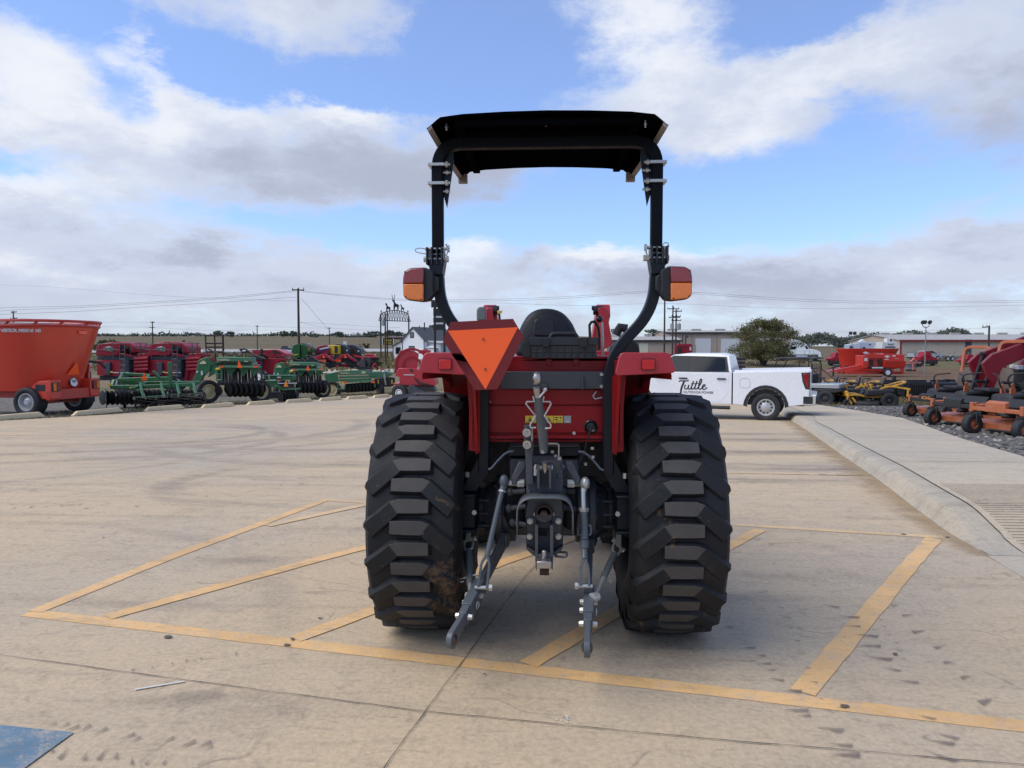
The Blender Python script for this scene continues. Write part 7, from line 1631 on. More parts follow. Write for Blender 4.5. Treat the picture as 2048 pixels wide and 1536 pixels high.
mesh('slow_vehicle_sign', ORT, tw, lambda b: b.prism([p + V((-.18*(p.z-q0.z)/.42*.9,0,0)) for p in tri], (.01,0,0)))
c_ = onrear(-.03, .125, .05)
ds_ = mesh('speed_disc', WHS, tw, lambda b: b.cyl(c_, c_-V((.02,0,-.004)), .155, .155, 24)); mesh('disc_rim', SGRY, ds_, lambda b: b.lathe([(0,.138),(.024,.142),(.024,.155),(0,.158)], c_, (-1,0,0), 24, close=True)); mesh('disc_number', STKB, ds_, lambda b: b.text('20', .17, c_+V((-.024,.0,-.06)), (0,-1,0), (0,0,1), .003, .02, 'CENTER'))
mesh('reflector', mat('orange_reflector', (.85,.09,.03), .3, coat=.3), tw, lambda b: b.bx(onrear(0,.9).x-.03,onrear(0,.9).x+.02,-.16,.16,onrear(0,.9).z-.04,onrear(0,.9).z+.06))
def tubtext(b, txt, th0, v, size, step, m=None):
    acc = 0.0
    for i, ch in enumerate(txt):
        wd_ = {'I': .45, ' ': .55, '1': .8, 'M': 1.2, 'L': .8, 'E': .85}.get(ch, 1.0); th = th0 + step*acc; acc += wd_
        if ch == ' ': continue
        a, c2 = tubp(th-.01, v), tubp(th+.01, v); ex = (c2-a).normalized(); up = (tubp(th, v+.05)-tubp(th, v-.05)).normalized(); n_ = ex.cross(up).normalized()
        b.text(ch, size, tubp(th, v)+n_*.02, ex, up, .0, .03)
mesh('lettering', WHS, tw, lambda b: tubtext(b, 'VERTICAL MAXX VS 143', 1.50+.25, .90, .15, .036), smooth=0)
for th, v, s_, m_ in ((1.42,.86,.34,WHS),(1.42,.86,.29,FRED)):
    c_ = tubp(th, v); a, c2 = tubp(th-.01, v), tubp(th+.01, v); ex = (c2-a).normalized(); up = (tubp(th, v+.05)-tubp(th, v-.05)).normalized(); n_ = ex.cross(up).normalized()
    mesh('emblem', m_, tw, lambda b: b.prism([c_+n_*(.03 if m_ is WHS else .035)+ex*x*s_*1.4+up*y*s_ for x, y in ((-1,0),(0,-1),(1,0),(0,1))], n_*.004), smooth=0)
mesh('emblem_lettering', WHS, tw, lambda b: b.text('KUHN', .20, c_+n_*.045-up*.07-ex*.02, ex, up, .0, .03, 'CENTER'), smooth=0); mesh('emblem_lettering', WHS, tw, lambda b: b.text('KNIGHT', .15, c_+n_*.035-up*.55, ex, up, .0, .02, 'CENTER'), smooth=0)
mesh('discharge_chute', MRED, tw, lambda b: b.prism([(-.2,-1.15,z0-.1),(.8,-1.15,z0-.1),(.7,-1.4,z0+.8),(-.1,-1.4,z0+.8)], (0,-.08,0)), bevel=.01)
def hyd(b):
    b.box((.2,-1.55,z0+.35),(.34,.16,1.15),(.1,.1,0)); b.tube([(.1,-1.6,z0+.9),(-.1,-1.9,z0+.85),(-.15,-2.1,z0+.65)], .04, 6); b.tube([(.1,-1.55,z0-.1),(.0,-1.7,z0-.5),(.1,-1.8,z0-.2)], .03, 6)
mesh('conveyor_drive', TRIM, tw, hyd, bevel=.02); mesh('white_label', WHS, tw, lambda b: (b.bx(.05,.06+.0,-1.68,-1.55,z0+.72,z0+.85), b.bx(.05,.06,-1.68,-1.55,z0+.52,z0+.65)))
mesh('ladder', MRED, tw, lambda b: (b.tube([(2.35,1.1,.5),(2.6,1.2,2.2)], .03, 6), b.tube([(2.65,1.05,.5),(2.9,1.15,2.2)], .03, 6)) + tuple(b.tube([(2.35+.03*i,1.1+.02*i,.6+.3*i),(2.65+.03*i,1.05+.02*i,.6+.3*i)], .02, 5) for i in range(5)))
# ---- machines drawn from measured outlines
def machine(name, label, cat, px, Y, crop, ref, group=None, z=0.0):
    P = GD(px, Y) if ref is None else G(*ref); t = thing(name, label, cat, P, facing(P), group); return t, PX(P, *crop, ref=proj(P))
def poly(t, c, nm, m, pts, d, th, bevel=.012, sm=38, par=None):
    b = MB(); b.prism(c.pl(pts, d), (0,th,0)); return b.build(nm, m, par or t, smooth=sm, bevel=bevel)
def pipes(t, c, nm, m, segs, r, n=6, par=None):
    b = MB()
    for s_ in segs: b.tube([c(x, y, d) for x, y, d in s_], r, n)
    return b.build(nm, m, par or t)
# crimson bale bundlers (crop 180,640 enlarged 7.68)
BUN = FDK
def bundler(px, Y, label):
    ref = None; cr = (180+ (px-312), 640, 7.68); t, c = machine('bale_bundler', label, 'bale bundler', px, Y, cr, ref, 'crimson bale bundlers')
    poly(t, c, 'hood', BUN, [(905,548),(905,420),(945,372),(1170,330),(1260,400),(1280,480),(1240,550)], .0, 2.2, .05)
    poly(t, c, 'hood_roof', BUN, [(1175,332),(1380,345),(1455,410),(1455,505),(1420,505),(1380,420),(1262,396)], .25, 1.9, .04); poly(t, c, 'outfeed_table', BUN, [(1250,500),(1440,545),(1440,575),(1250,540)], .1, 1.8)
    poly(t, c, 'opening', TRIM, [(1262,400),(1380,405),(1380,445),(1275,445)], .22, .1, 0)
    poly(t, c, 'chassis_band', SGRY, [(895,556),(1460,556),(1540,600),(1520,612),(895,612)], .15, 1.8); poly(t, c, 'lower_body', BUN, [(895,614),(1300,614),(1300,870),(895,850)], .1, 2.0, .03)
    poly(t, c, 'side_panel', SGRY, [(1040,650),(1125,650),(1125,845),(1040,845)], -.05, .14, .03); poly(t, c, 'step_panel', SGRY, [(1302,614),(1405,614),(1405,880),(1302,880)], .0, 1.2, .02); poly(t, c, 'pale_stripe', WHS, [(1165,800),(1410,800),(1410,812),(1165,812)], -.06, .05, 0)
    for x, y in ((1135,785),(1340,682)): poly(t, c, 'safety_decal', YLW, [(x,y),(x+34,y),(x+34,y+26),(x,y+26)], -.075, .02, 0)
    poly(t, c, 'pickup_head', BUN, [(1500,515),(1690,510),(1690,560),(1660,580),(1610,800),(1560,960),(1450,950),(1430,830),(1500,690)], .3, 1.2, .03)
    pipes(t, c, 'roller', BUN, [[(1465,y,.2),(1680,y-12,.2)] for y in (600,655,710,765)] + [[(1500,620,.22),(1450,940,.22)]], .10, 8)
    pipes(t, c, 'guard_rail', SGRY, [[(x,355,-.2),(x-15,600,-.2)] for x in (1000,1210,1320,1395)] + [[(900,372,-.2),(1470,358,-.2),(1470,560,-.2)], [(890,455,-.2),(1400,462,-.2)]] + [[(x,350,.3),(x,560,.3)] for x in (1550,1630)] + [[(1470,352,.3),(1660,355,.3)], [(1470,430,.3),(1660,440,.3)]], .022, 5)
    pipes(t, c, 'ladder', SGRY, [[(1320,360,-.25),(1300,880,-.25)], [(1395,360,-.25),(1385,880,-.25)]] + [[(1310,y,-.25),(1390,y,-.25)] for y in (520,600,690,770,850)], .03, 5)
    em = poly(t, c, 'emblem', WHS, [(1035,420),(1120,402),(1165,425),(1190,440),(1175,478),(1060,478),(1035,450)], -.03, .028, 0); poly(t, c, 'emblem_leaf', mat('emblem_green', (.03,.13,.03), .5), [(1120,412),(1160,425),(1180,442),(1160,452),(1125,450)], -.045, .012, 0, par=em)
    mesh('emblem_lettering', STKB, em, lambda b: (b.text('Bale', .16, c(1040,448,-.05), (1,0,0), (0,0,1), .0, .02), b.text('Baron', .15, c(1055,476,-.05), (1,0,0), (0,0,1), .0, .02)), smooth=0)
    for dx in (1210, 1320): wheel_(t, c(dx, 965, .3), .42, .4, .22, RIM, split=False)
    mesh('axle_frame', TRIM, t, lambda b: b.prism(c.pl([(900,860),(1420,880),(1420,930),(900,930)], .3), (0,1.5,0)))
    return t
bundler(312, 37, 'crimson bale bundler with white emblem standing right, next to the green seeder arm'); bundler(208, 36.6, 'crimson bale bundler with white emblem partly hidden behind the red tub wagon')
# green roller harrow in front (same crop)
Y = 26.5
t, c = machine('roller_harrow', 'green roller harrow with orange triangle behind the wheel stops', 'harrow', 300, Y, (180,640,7.68), (300, 815))
def beam(b, pts, r): b.tube([c(*p) for p in pts], r, prof=SQ, up=(0,0,1))
mesh('main_frame', GRN, t, lambda b: (beam(b, [(190,1040,.6),(660,1040,.6),(1500,1000,.6)], .075), beam(b, [(210,985,1.2),(640,990,1.2),(1490,985,1.2)], .065), beam(b, [(250,935,.9),(1050,915,.9)], .08), beam(b, [(640,990,1.2),(660,1060,.0)], .06), beam(b, [(180,845,1.5),(600,870,1.5),(640,930,1.2)], .055), beam(b, [(180,845,1.5),(255,945,.9)], .05), beam(b, [(200,940,.8),(200,1045,.6)], .06)), bevel=.008)
mesh('arm', GRN, t, lambda b: [beam(b, [(x,985,.6),(x+95,1090,.2),(x+165,1180,.0)], .05) for x in (660,985,1230,1490)], bevel=.006)
mesh('rear_bar', GRN, t, lambda b: beam(b, [(680,1198,.0),(1640,1152,.0),(1740,1150,.0)], .045), bevel=.005)
poly(t, c, 'mast', GRN, [(1110,655),(1165,645),(1165,900),(1150,1060),(1115,1060)], .5, .10); poly(t, c, 'hitch_plate', GRN, [(800,800),(830,785),(940,900),(900,905)], .8, .08)
poly(t, c, 'slow_vehicle_sign', ORT, [(735,930),(780,805),(832,928)], .3, .01, 0)
for x, y in ((513,1035),(160,985)): poly(t, c, 'safety_decal', YLW, [(x,y),(x+80,y),(x+80,y+28),(x,y+28)], .45, .02, 0)
def rollers(b):
    for (x0, x1, y, r, d) in ((730,1230,1275,.22,0.0),(1240,1760,1225,.22,-.05)):
        a, e = c(x0, y, d), c(x1, y-30, d); b.tube([a, e], .05, 8)
        for k_ in range(10): an = 2*PI*k_/10; b.tube([a+V((0,math.cos(an)*r,math.sin(an)*r)), e+V((0,math.cos(an+1.2)*r,math.sin(an+1.2)*r))], .022, 5)
        for f_ in (0,.33,.66,1): b.lathe([(-.012,r),(.012,r),(.012,r*.8),(-.012,r*.8)], a.lerp(e,f_), (1,0,.05), 18, close=True)
mesh('crumbler_roller', DISC, t, rollers)
mesh('disc_gang', DISC, t, lambda b: [b.lathe([(-.02,.02),(.0,.27),(.02,.27),(.03,.02)], c(x, 1205, d), (.75,1,0), 18) for d in (.3, 1.3) for x in range(120,1500,75)], smooth=30)
mesh('coulter_wheel', DISC, t, lambda b: (b.lathe([(-.03,.05),(-.01,.40),(.01,.40),(.03,.05)], c(205,1225,.2), (1,.6,0), 26), b.lathe([(-.06,.05),(-.05,.40),(.05,.40),(.06,.05)], c(330,1230,.9), (1,.6,0), 26)), smooth=30)
mesh('spring_tines', TRIM, t, lambda b: [b.tube([c(x,1090,d), c(x+20,1130,d-.1), c(x-5,1180,d)], .016, 4) for d in (.5,1.0) for x in range(400,1450,48)])
mesh('scraper_frame', TRIM, t, lambda b: (b.tube([c(700,1215,.0), c(720,1340,-.1), c(1120,1255,-.1)], .03, 5), b.tube([c(1740,1160,0), c(1800,1230,-.1)], .03, 5), b.tube([c(690,1330,-.1), c(1300,1245,-.1)], .025, 5)))
mesh('clamp_bolt', ZINC, t, lambda b: [b.box(c(x, y, -.06), (.05,.03,.09)) for x, y in ((685,1200),(830,1182),(860,1180),(1140,1168),(1165,1166),(1270,1160),(1370,1160),(1395,1160),(1640,1150),(1670,1148),(1735,1150),(710,1298),(660,1108),(420,1145),(850,1140),(1210,1118))])
# grain drills (crop 380,660 enlarged 7.877)
def drill(px, Y, label):
    t, c = machine('grain_drill', label, 'grain drill', px, Y, (380,660,7.877), (430, 806), 'wide green grain drills')
    poly(t, c, 'side_plate', GRN, [(112,478),(232,425),(300,432),(395,520),(300,570),(300,620),(110,830),(60,880),(-30,950),(-60,940),(60,700)], .2, .09, .02)
    poly(t, c, 'tool_arm', GRN, [(300,570),(395,530),(395,600),(430,600),(430,640),(260,745),(255,740)], .25, .10, .02)
    b = MB(); b.loft([c.pl([(330,425),(330,432),(390,560),(400,560)], 0) and [c(330,425,1.0), c(405,425,.2), c(395,492,.2), c(390,505,.9)], [c(925,432,1.0), c(930,430,.2), c(935,500,.2), c(940,510,.9)]]); b.build('seed_hopper', GRNL, t, bevel=.02)
    poly(t, c, 'hopper_lower', GRN, [(390,506),(945,512),(955,560),(400,562)], .3, .7, .02); mesh('meter_row', TRIM, t, lambda b: [b.box(c(410+42*i, 525, .25), (.07,.1,.05)) for i in range(13)])
    poly(t, c, 'platform', GRNL, [(525,560),(1100,572),(1100,598),(525,590)], -.15, .45, .01)
    for x in (620, 830, 1000): poly(t, c, 'gusset', GRN, [(x-60,600),(x+110,604),(x,735)], .1, .03, 0)
    pipes(t, c, 'ladder', GRN, [[(448,585,-.1),(448,790,-.15)],[(528,570,-.1),(528,790,-.15)],[(448,785,-.15),(528,785,-.15)],[(448,690,-.12),(528,690,-.12)],[(448,640,-.12),(528,640,-.12)]], .035, 6)
    mesh('seed_hose', TRIM, t, lambda b: [b.tube([c(400+24*i, 600, .35), c(405+24*i+random.uniform(-20,20), 700, .3), c(420+24*i+random.uniform(-8,8), 840, .2)], .028, 5) for i in range(27)] + [b.tube([c(400+52*i, 610, .5), c(430+52*i, 840, .4)], .05, 5) for i in range(12)])
    mesh('toolbar', TRIM, t, lambda b: b.prism(c.pl([(330,840),(1110,850),(1110,880),(330,875)], .2), (0,.3,0)))
    mesh('opener_disc', DISC, t, lambda b: [b.lathe([(-.025,.03),(-.012,r),(.012,r),(.025,.03)], c(x, y, d), (.5,1,.1), 22) for x, y, d, r in [(455,950,.0,.22)]+[(610+82*i, 930, 0, .25) for i in range(7)]+[(570+82*i, 985, .4, .22) for i in range(7)]+[(540+82*i, 930, .8, .25) for i in range(7)]], smooth=30)
    for x, y, d in ((262,972,.1),(990,985,.9)):
        w_ = wheel_(t, c(x, y, d), .50, .36, .315, CREAM, n=36, dish=.55, axis=(-.75 if True else 1, .66, 0)); 
        mesh('hub', TRIM, w_, lambda b: b.cyl(c(x, y, d)+V((-.10,-.10,0)), c(x, y, d)+V((.02,.02,0)), .085, .085, 10))
    poly(t, c, 'slow_vehicle_sign', ORT, [(780,590),(808,474),(862,592)], -.2, .01, 0)
    for x in (518, 1045): poly(t, c, 'orange_reflector', mat('orange_reflector', (0,0,0)), [(x,558),(x+52,560),(x+52,588),(x,584)], -.18, .02, 0)
    poly(t, c, 'manual_tube', YLW, [(440,600),(512,585),(512,625),(440,632)], -.2, .08, .02)
    mesh('lettering', mat('cream_letters', (.62,.55,.33), .5), t, lambda b: (b.text('GreatPlains', .115, c(415,482,.17), (1,0,0), (0,0,1), 0, .02), b.prism(c.pl([(130,535),(150,510),(200,480),(240,515),(240,535)], .17), (0,.01,0)), b.prism(c.pl([(845,488),(895,488),(895,500),(845,500)], .17), (0,.01,0))), smooth=0)
    mesh('red_badge', REDT, t, lambda b: b.prism(c.pl([(300,432),(360,440),(375,490),(310,485)], .15), (0,.03,0))); mesh('white_decal', WHS, t, lambda b: (b.prism(c.pl([(80,645),(108,645),(108,672),(80,672)], .17), (0,.01,0)), b.prism(c.pl([(155,645),(180,645),(185,710),(155,712)], .17), (0,.01,0))))
    pipes(t, c, 'marker_arm', TRIM, [[(150,300,1.0),(290,360,.9),(330,420,.8)],[(360,340,1.1),(480,390,1.0),(560,395,1.0)],[(550,350,1.1),(650,420,1.0)],[(630,310,1.2),(720,295,1.2),(900,400,1.0),(1100,460,.8)],[(660,360,1.2),(760,340,1.2),(860,380,1.1)],[(640,300,1.3),(700,400,1.0)]], .045, 6)
    return t, c
d1, c1_ = drill(430, 30.5, 'large green grain drill with orange triangle and cream wheel before the tall metal cage')
P2 = G(577, 796)
d2 = dup(d1, P2, facing(P2), 'second green grain drill, standing behind the small seeder left of the tractor', sc=.78*ZC(P2)/ZC(d1.location))
# small seeder and long seeder
t, c = machine('box_seeder', 'small low green seeder with amber triangle in front of the two big drills', 'seeder', 566, 29.0, (380,660,7.877), (566, 801), 'low green seeders')
poly(t, c, 'seed_box', GRN, [(1170,722),(1612,722),(1612,790),(1170,790)], .2, .5, .02); poly(t, c, 'box_lid', GRNL, [(1165,715),(1615,715),(1615,724),(1165,722)], .15, .6, 0)
poly(t, c, 'side_plate', GRN, [(1080,800),(1365,795),(1365,840),(1250,935),(1190,950),(1140,850),(1080,830)], .1, .06); poly(t, c, 'tool_arm', GRN, [(1320,880),(1400,870),(1490,945),(1430,945)], .0, .06); mesh('step_bar', GRNL, t, lambda b: b.prism(c.pl([(1485,925),(1740,912),(1740,932),(1485,945)], -.2), (0,.25,0)))
mesh('chain_row', WHS, t, lambda b: [b.box(c(1395+30*i, 842-.5*i, .1), (.07,.05,.04)) for i in range(10)]); mesh('spring_row', TRIM, t, lambda b: [b.tube([c(1400+24*i, 850, .15), c(1430+24*i, 990, .1)], .05, 6) for i in range(10)])
mesh('base_frame', TRIM, t, lambda b: b.prism(c.pl([(1130,985),(1650,985),(1650,1060),(1130,1095)], .2), (0,.5,0))); mesh('packer_wheel', DISC, t, lambda b: [b.lathe([(-.05,.04),(-.05,.21),(.05,.21),(.05,.04)], c(1450+42*i, 1055, -.1), (.6,1,0), 20) for i in range(6)], smooth=30)
poly(t, c, 'slow_vehicle_sign', mat('amber_triangle', (.95,.30,.03), .45), [(1505,890),(1540,785),(1578,888)], -.25, .01, 0); poly(t, c, 'red_badge', REDT, [(1360,762),(1425,762),(1425,785),(1360,785)], .17, .02, 0); mesh('spring_pair', ZINC, t, lambda b: (b.box(c(1150,735,.1),(.07,.07,.2)), b.box(c(1240,735,.1),(.07,.07,.2)))); mesh('lettering', WHS, t, lambda b: (b.box(c(1300,788,.05),(.30,.01,.04)), b.box(c(1390,746,.16),(.18,.01,.05))))
t, c = machine('box_seeder', 'long green seeder with wide flat hopper between the second drill and the crimson round baler', 'seeder', 700, 36.0, (560,570,6.145), (700, 788), 'low green seeders')
poly(t, c, 'end_plate', GRN, [(540,1100),(700,1065),(715,1190),(560,1190)], .1, .1); b = MB(); b.loft([[c(712,1060,.9), c(715,1055,.2), c(715,1110,.2), c(715,1115,.8)], [c(1075,1045,.9), c(1080,1042,.2), c(1080,1100,.2), c(1080,1105,.8)]]); b.build('seed_hopper', GRNL, t, bevel=.02)
poly(t, c, 'frame_beam', GRN, [(715,1125),(1085,1118),(1085,1140),(715,1150)], .2, .6); poly(t, c, 'tray', GRN, [(715,1160),(1090,1150),(1085,1180),(720,1185)], .15, .7); mesh('platform', GRNL, t, lambda b: b.prism(c.pl([(735,1190),(1150,1168),(1150,1185),(735,1205)], -.15), (0,.4,0)))
pipes(t, c, 'step_frame', GRN, [[(725,1200,-.1),(715,1275,-.1),(800,1280,-.1),(815,1210,-.1)],[(1165,1180,-.1),(1175,1255,-.1)],[(995,1190,0),(995,1240,0)]], .045, 6)
mesh('opener_disc', DISC, t, lambda b: [b.lathe([(-.025,.03),(-.012,.26),(.012,.26),(.025,.03)], c(835+42*i, 1270-3*i, d), (.5,1,.1), 20) for i in range(8) for d in (0,.5)], smooth=30)
mesh('toolbar', TRIM, t, lambda b: b.prism(c.pl([(700,1290),(1100,1270),(1100,1310),(700,1330)], .4), (0,.4,0)))
for x in (815, 1150): poly(t, c, 'orange_reflector', mat('orange_reflector', (0,0,0)), [(x-20,1182),(x+25,1180),(x+25,1200),(x-20,1204)], -.2, .03, 0)
poly(t, c, 'safety_decal', YLW, [(735,1190),(800,1188),(800,1200),(735,1203)], -.22, .02, 0); mesh('lettering', mat('cream_letters', (0,0,0)), t, lambda b: (b.text('GreatPlains', .12, c(725,1090,.17), (1,0,0), (0,0,1), 0, .02), b.box(c(1022,1075,.17),(.22,.01,.10)))); w_ = wheel_(t, c(600,1300,.8), .50, .36, .31, CREAM, n=28)
mesh('red_badge', REDT, t, lambda b: b.prism(c.pl([(690,1068),(715,1062),(720,1095),(700,1095)], .12), (0,.02,0)))
t, c = machine('folding_header', 'green and black folding header between the long seeder and the crimson round baler', 'farm machine', 768, 36.5, (560,570,6.145), (768, 786), None)
poly(t, c, 'cover', GRNL, [(1075,1068),(1290,1060),(1350,1078),(1350,1110),(1290,1140),(1110,1150),(1080,1110)], .2, .9, .03); poly(t, c, 'black_frame', TRIM, [(1165,1150),(1352,1130),(1410,1140),(1410,1230),(1352,1250),(1170,1250)], -.1, .3, .02); mesh('ram', ZINC, t, lambda b: (b.tube([c(1280,1060,-.2), c(1310,1225,-.2)], .05, 8), b.ball(c(1283,1065,-.2), .11, 8, 6)))
for x in (1212, 1380): poly(t, c, 'safety_decal', YLW, [(x-8,1165),(x+8,1165),(x+10,1215),(x-5,1215)], -.13, .02, 0)
poly(t, c, 'orange_reflector', mat('orange_reflector', (0,0,0)), [(1145,1165),(1170,1162),(1172,1190),(1148,1190)], -.2, .03, 0); wheel_(t, c(1230,1285,.1), .36, .22, .18, TRIM, split=False, axis=(.8,.6,0)); mesh('red_fitting', REDT, t, lambda b: (b.ball(c(1255,1048,.3), .10, 8, 6), b.box(c(1090,1052,.3),(.3,.2,.12))))
# crimson round baler beside the fender (crop 730,580 enlarged 6.98)
t, c = machine('round_baler', 'bright crimson round baler with open drum behind the left fender', 'round baler', 822, 37.0, (730,580,6.98), (822, 793))
BR = mat('baler_red', (.40,.016,.03), .35, var=.07, coat=.25)
poly(t, c, 'tailgate', BR, [(378,1165),(470,870),(482,840),(600,838),(690,862),(735,890),(700,1160)], .5, .14, .02); mesh('drum_disc', FDK, t, lambda b: (b.lathe([(0,.86),(.05,.90),(.05,.80),(0,.78)], c(640,1050,.47), (0,-1,0), 32, close=True), b.lathe([(0,.48),(.05,.52),(.05,.42),(0,.40)], c(640,1060,.47), (0,-1,0), 28, close=True)))
poly(t, c, 'gate_edge', mat('grey_sheet', (0,0,0)), [(376,1168),(384,1168),(478,850),(470,848)], .45, .05, 0); poly(t, c, 'body', BR, [(420,1200),(470,1092),(690,1088),(760,1120),(960,1205),(990,1310),(985,1330),(400,1330),(395,1300),(480,1300),(480,1210)], .0, 1.5, .03); poly(t, c, 'lower_body', BR, [(480,1312),(960,1320),(960,1345),(480,1335)], .1, 1.2)
poly(t, c, 'pale_stripe', mat('silver_stripe', (.5,.45,.45), .4), [(545,1176),(690,1178),(690,1192),(540,1190)], -.03, .02, 0); poly(t, c, 'opening', TRIM, [(625,1100),(660,1098),(680,1140),(640,1142)], -.03, .02, 0); poly(t, c, 'top_hood', BR, [(690,840),(830,832),(880,850),(830,890),(720,890)], 1.2, .8, .02); poly(t, c, 'pickup_guard', SGRY, [(640,1325),(690,1330),(810,1420),(800,1440),(610,1440),(620,1330)], -.2, .1, .02)
mesh('pickup_tines', TRIM, t, lambda b: (b.prism(c.pl([(690,1340),(960,1350),(990,1420),(820,1420)], -.1), (0,.9,0)), b.tube([c(700,1230,-.1), c(760,1300,-.15), c(900,1320,-.1)], .05, 6))); wheel_(t, c(492,1432,-.1), .43, .34, .20, WHS, n=28, dish=.6, axis=(.35,.94,0)); wheel_(t, c(560,1420,1.3), .43, .34, .20, WHS, n=20, axis=(.35,.94,0))
# metal cage, wheel rake, back row
t, c = machine('steel_cage', 'tall open black steel cage standing behind the large green drill', 'steel frame', 431, 46, (380,660,7.877), None)
pipes(t, c, 'cage_tubes', mat('rusty_black', (.035,.02,.018), .8, var=.3), [[(x,85,d),(x+8,560,d)] for x, d in ((262,0),(335,.7),(530,0),(470,.7))] + [[(262,y,0),(530,y,0),(470,y-2,.7),(335,y-2,.7),(262,y,0)] for y in (88,212,270,345)], .05, 6)
t, c = machine('wheel_rake', 'crimson hay machine with round rake wheel and hooded top behind the large drill', 'hay machine', 545, 44, (380,660,7.877), None)
poly(t, c, 'hood', mat('hay_red', (.38,.016,.03), .38, var=.08, coat=.2), [(930,330),(950,312),(1290,305),(1350,310),(1478,375),(1478,420),(1300,440),(930,420)], .6, 1.5, .03); poly(t, c, 'louvre', TRIM, [(1230,325),(1300,318),(1400,362),(1310,372)], .55, .05, 0); poly(t, c, 'louvre', TRIM, [(1320,430),(1470,418),(1470,440),(1320,452)], .5, .08, 0)
poly(t, c, 'body', FDK, [(940,440),(1320,445),(1560,455),(1380,500),(1340,690),(1200,700),(1160,640),(1000,620)], .3, 1.6, .03); poly(t, c, 'pale_band', WHS, [(975,542),(1090,545),(1090,556),(975,556)], .25, .02, 0)
mesh('rake_wheel', TRIM, t, lambda b: (b.lathe([(-.02,1.0),(.02,1.0),(.02,.96),(-.02,.96)], c(1120,420,.2), (.05,.45,1), 36, close=True), b.lathe([(-.02,.35),(.02,.35),(.02,.30),(-.02,.30)], c(1120,420,.2), (.05,.45,1), 24, close=True), b.ball(c(1160,430,.1), .14, 8, 6)) + tuple(b.tube([c(1120,420,.2), c(1120+190*math.cos(a), 420+75*math.sin(a), .2+.8*math.sin(a))], .018, 4) for a in [2*PI*i/14 for i in range(14)]))
pipes(t, c, 'swing_arm', TRIM, [[(1130,300,.1),(1135,640,.1)],[(930,420,0),(1130,470,.1)]], .09, 8); wheel_(t, c(1118,735,-.1), .42, .30, .22, mat('wheel_white', (.6,.6,.58), .5), n=24, axis=(.6,.8,0)); poly(t, c, 'chassis', TRIM, [(960,690),(1350,700),(1350,760),(960,760)], .4, 1.4)
# back row (crop 560,570 enlarged 6.145)
def mach(nm, lb, cat, px, Y): return machine(nm, lb, cat, px, Y, (560,570,6.145), None, None)
t, c = mach('round_baler', 'tall green round baler with yellow stripe under the tallest utility pole', 'round baler', 605, 52)
poly(t, c, 'body', JDG, [(130,900),(160,745),(185,725),(245,722),(250,900)], .0, 1.6, .04); poly(t, c, 'tailgate', JDG, [(245,722),(310,735),(375,790),(380,830),(330,830),(335,900),(250,900)], .2, 1.4, .04); poly(t, c, 'roof_panel', mat('brown_net', (.10,.08,.06), .8), [(248,712),(290,718),(370,770),(310,760),(246,728)], .3, 1.2, .01); poly(t, c, 'yellow_stripe', YLW, [(145,858),(232,845),(232,856),(148,870)], -.02, .018, 0); poly(t, c, 'slow_vehicle_sign', ORT, [(346,796),(358,770),(374,796)], .1, .02, 0); poly(t, c, 'rear_box', JDG, [(345,772),(400,775),(400,825),(345,825)], .3, 1.0, .02); poly(t, c, 'undercarriage', TRIM, [(150,902),(420,850),(420,960),(150,960)], .3, 1.2, .02)
t, c = mach('disc_baler', 'rounded maroon and yellow baler between the green baler and the black hooded balers', 'round baler', 648, 54)
poly(t, c, 'drum_cover', mat('maroon_cover', (.19,.012,.03), .4, var=.06, coat=.2), [(428,850),(435,800),(460,758),(510,738),(575,736),(605,760),(615,800),(612,850)], .0, 1.3, .05); poly(t, c, 'swoosh', mat('purple_swoosh', (.07,.03,.16), .4), [(465,825),(600,770),(600,785),(480,835)], -.02, .018, 0); mesh('lettering', WHS, t, lambda b: b.box(c(555,776,-.03),(.75,.01,.10),(0,R(-12),0))); poly(t, c, 'yellow_frame', YLW, [(585,745),(620,738),(720,742),(720,850),(612,850),(614,800)], .3, 1.3, .03); poly(t, c, 'side_grille', TRIM, [(665,752),(702,752),(702,835),(668,835)], .25, .04, 0); poly(t, c, 'undercarriage', TRIM, [(440,852),(720,852),(720,960),(440,960)], .3, 1.0)
for k_, (px, x0, lb) in enumerate(((682, 690, 'black hooded baler with orange side next to the yellow baler'), (705, 830, 'black hooded baler with orange side, last of the back row'))):
    t, c = mach('hooded_baler', lb, 'round baler', px, 55+k_); o_ = x0-690; dy = 8 if k_ else 0
    poly(t, c, 'hood', mat('black_hood', (.022,.024,.028), .5, var=.15), [(675+o_,735+dy),(700+o_,725+dy),(745+o_,727+dy),(800+o_,745+dy),(855+o_,785+dy),(858+o_,850+dy),(760+o_,850+dy),(750+o_,770+dy)], .0, 1.5, .04); poly(t, c, 'orange_side', mat('kverneland_orange'.replace('kverneland_',''), (.55,.075,.02), .4), [(705+o_,772+dy),(748+o_,768+dy),(757+o_,855+dy),(705+o_,855+dy)], -.05, .3, .02); poly(t, c, 'badge', WHS, [(820+o_,795+dy),(838+o_,795+dy),(838+o_,812+dy),(822+o_,812+dy)], -.03, .025, 0); poly(t, c, 'undercarriage', TRIM, [(690+o_,858),(855+o_,858),(855+o_,950),(690+o_,950)], .3, 1.0)
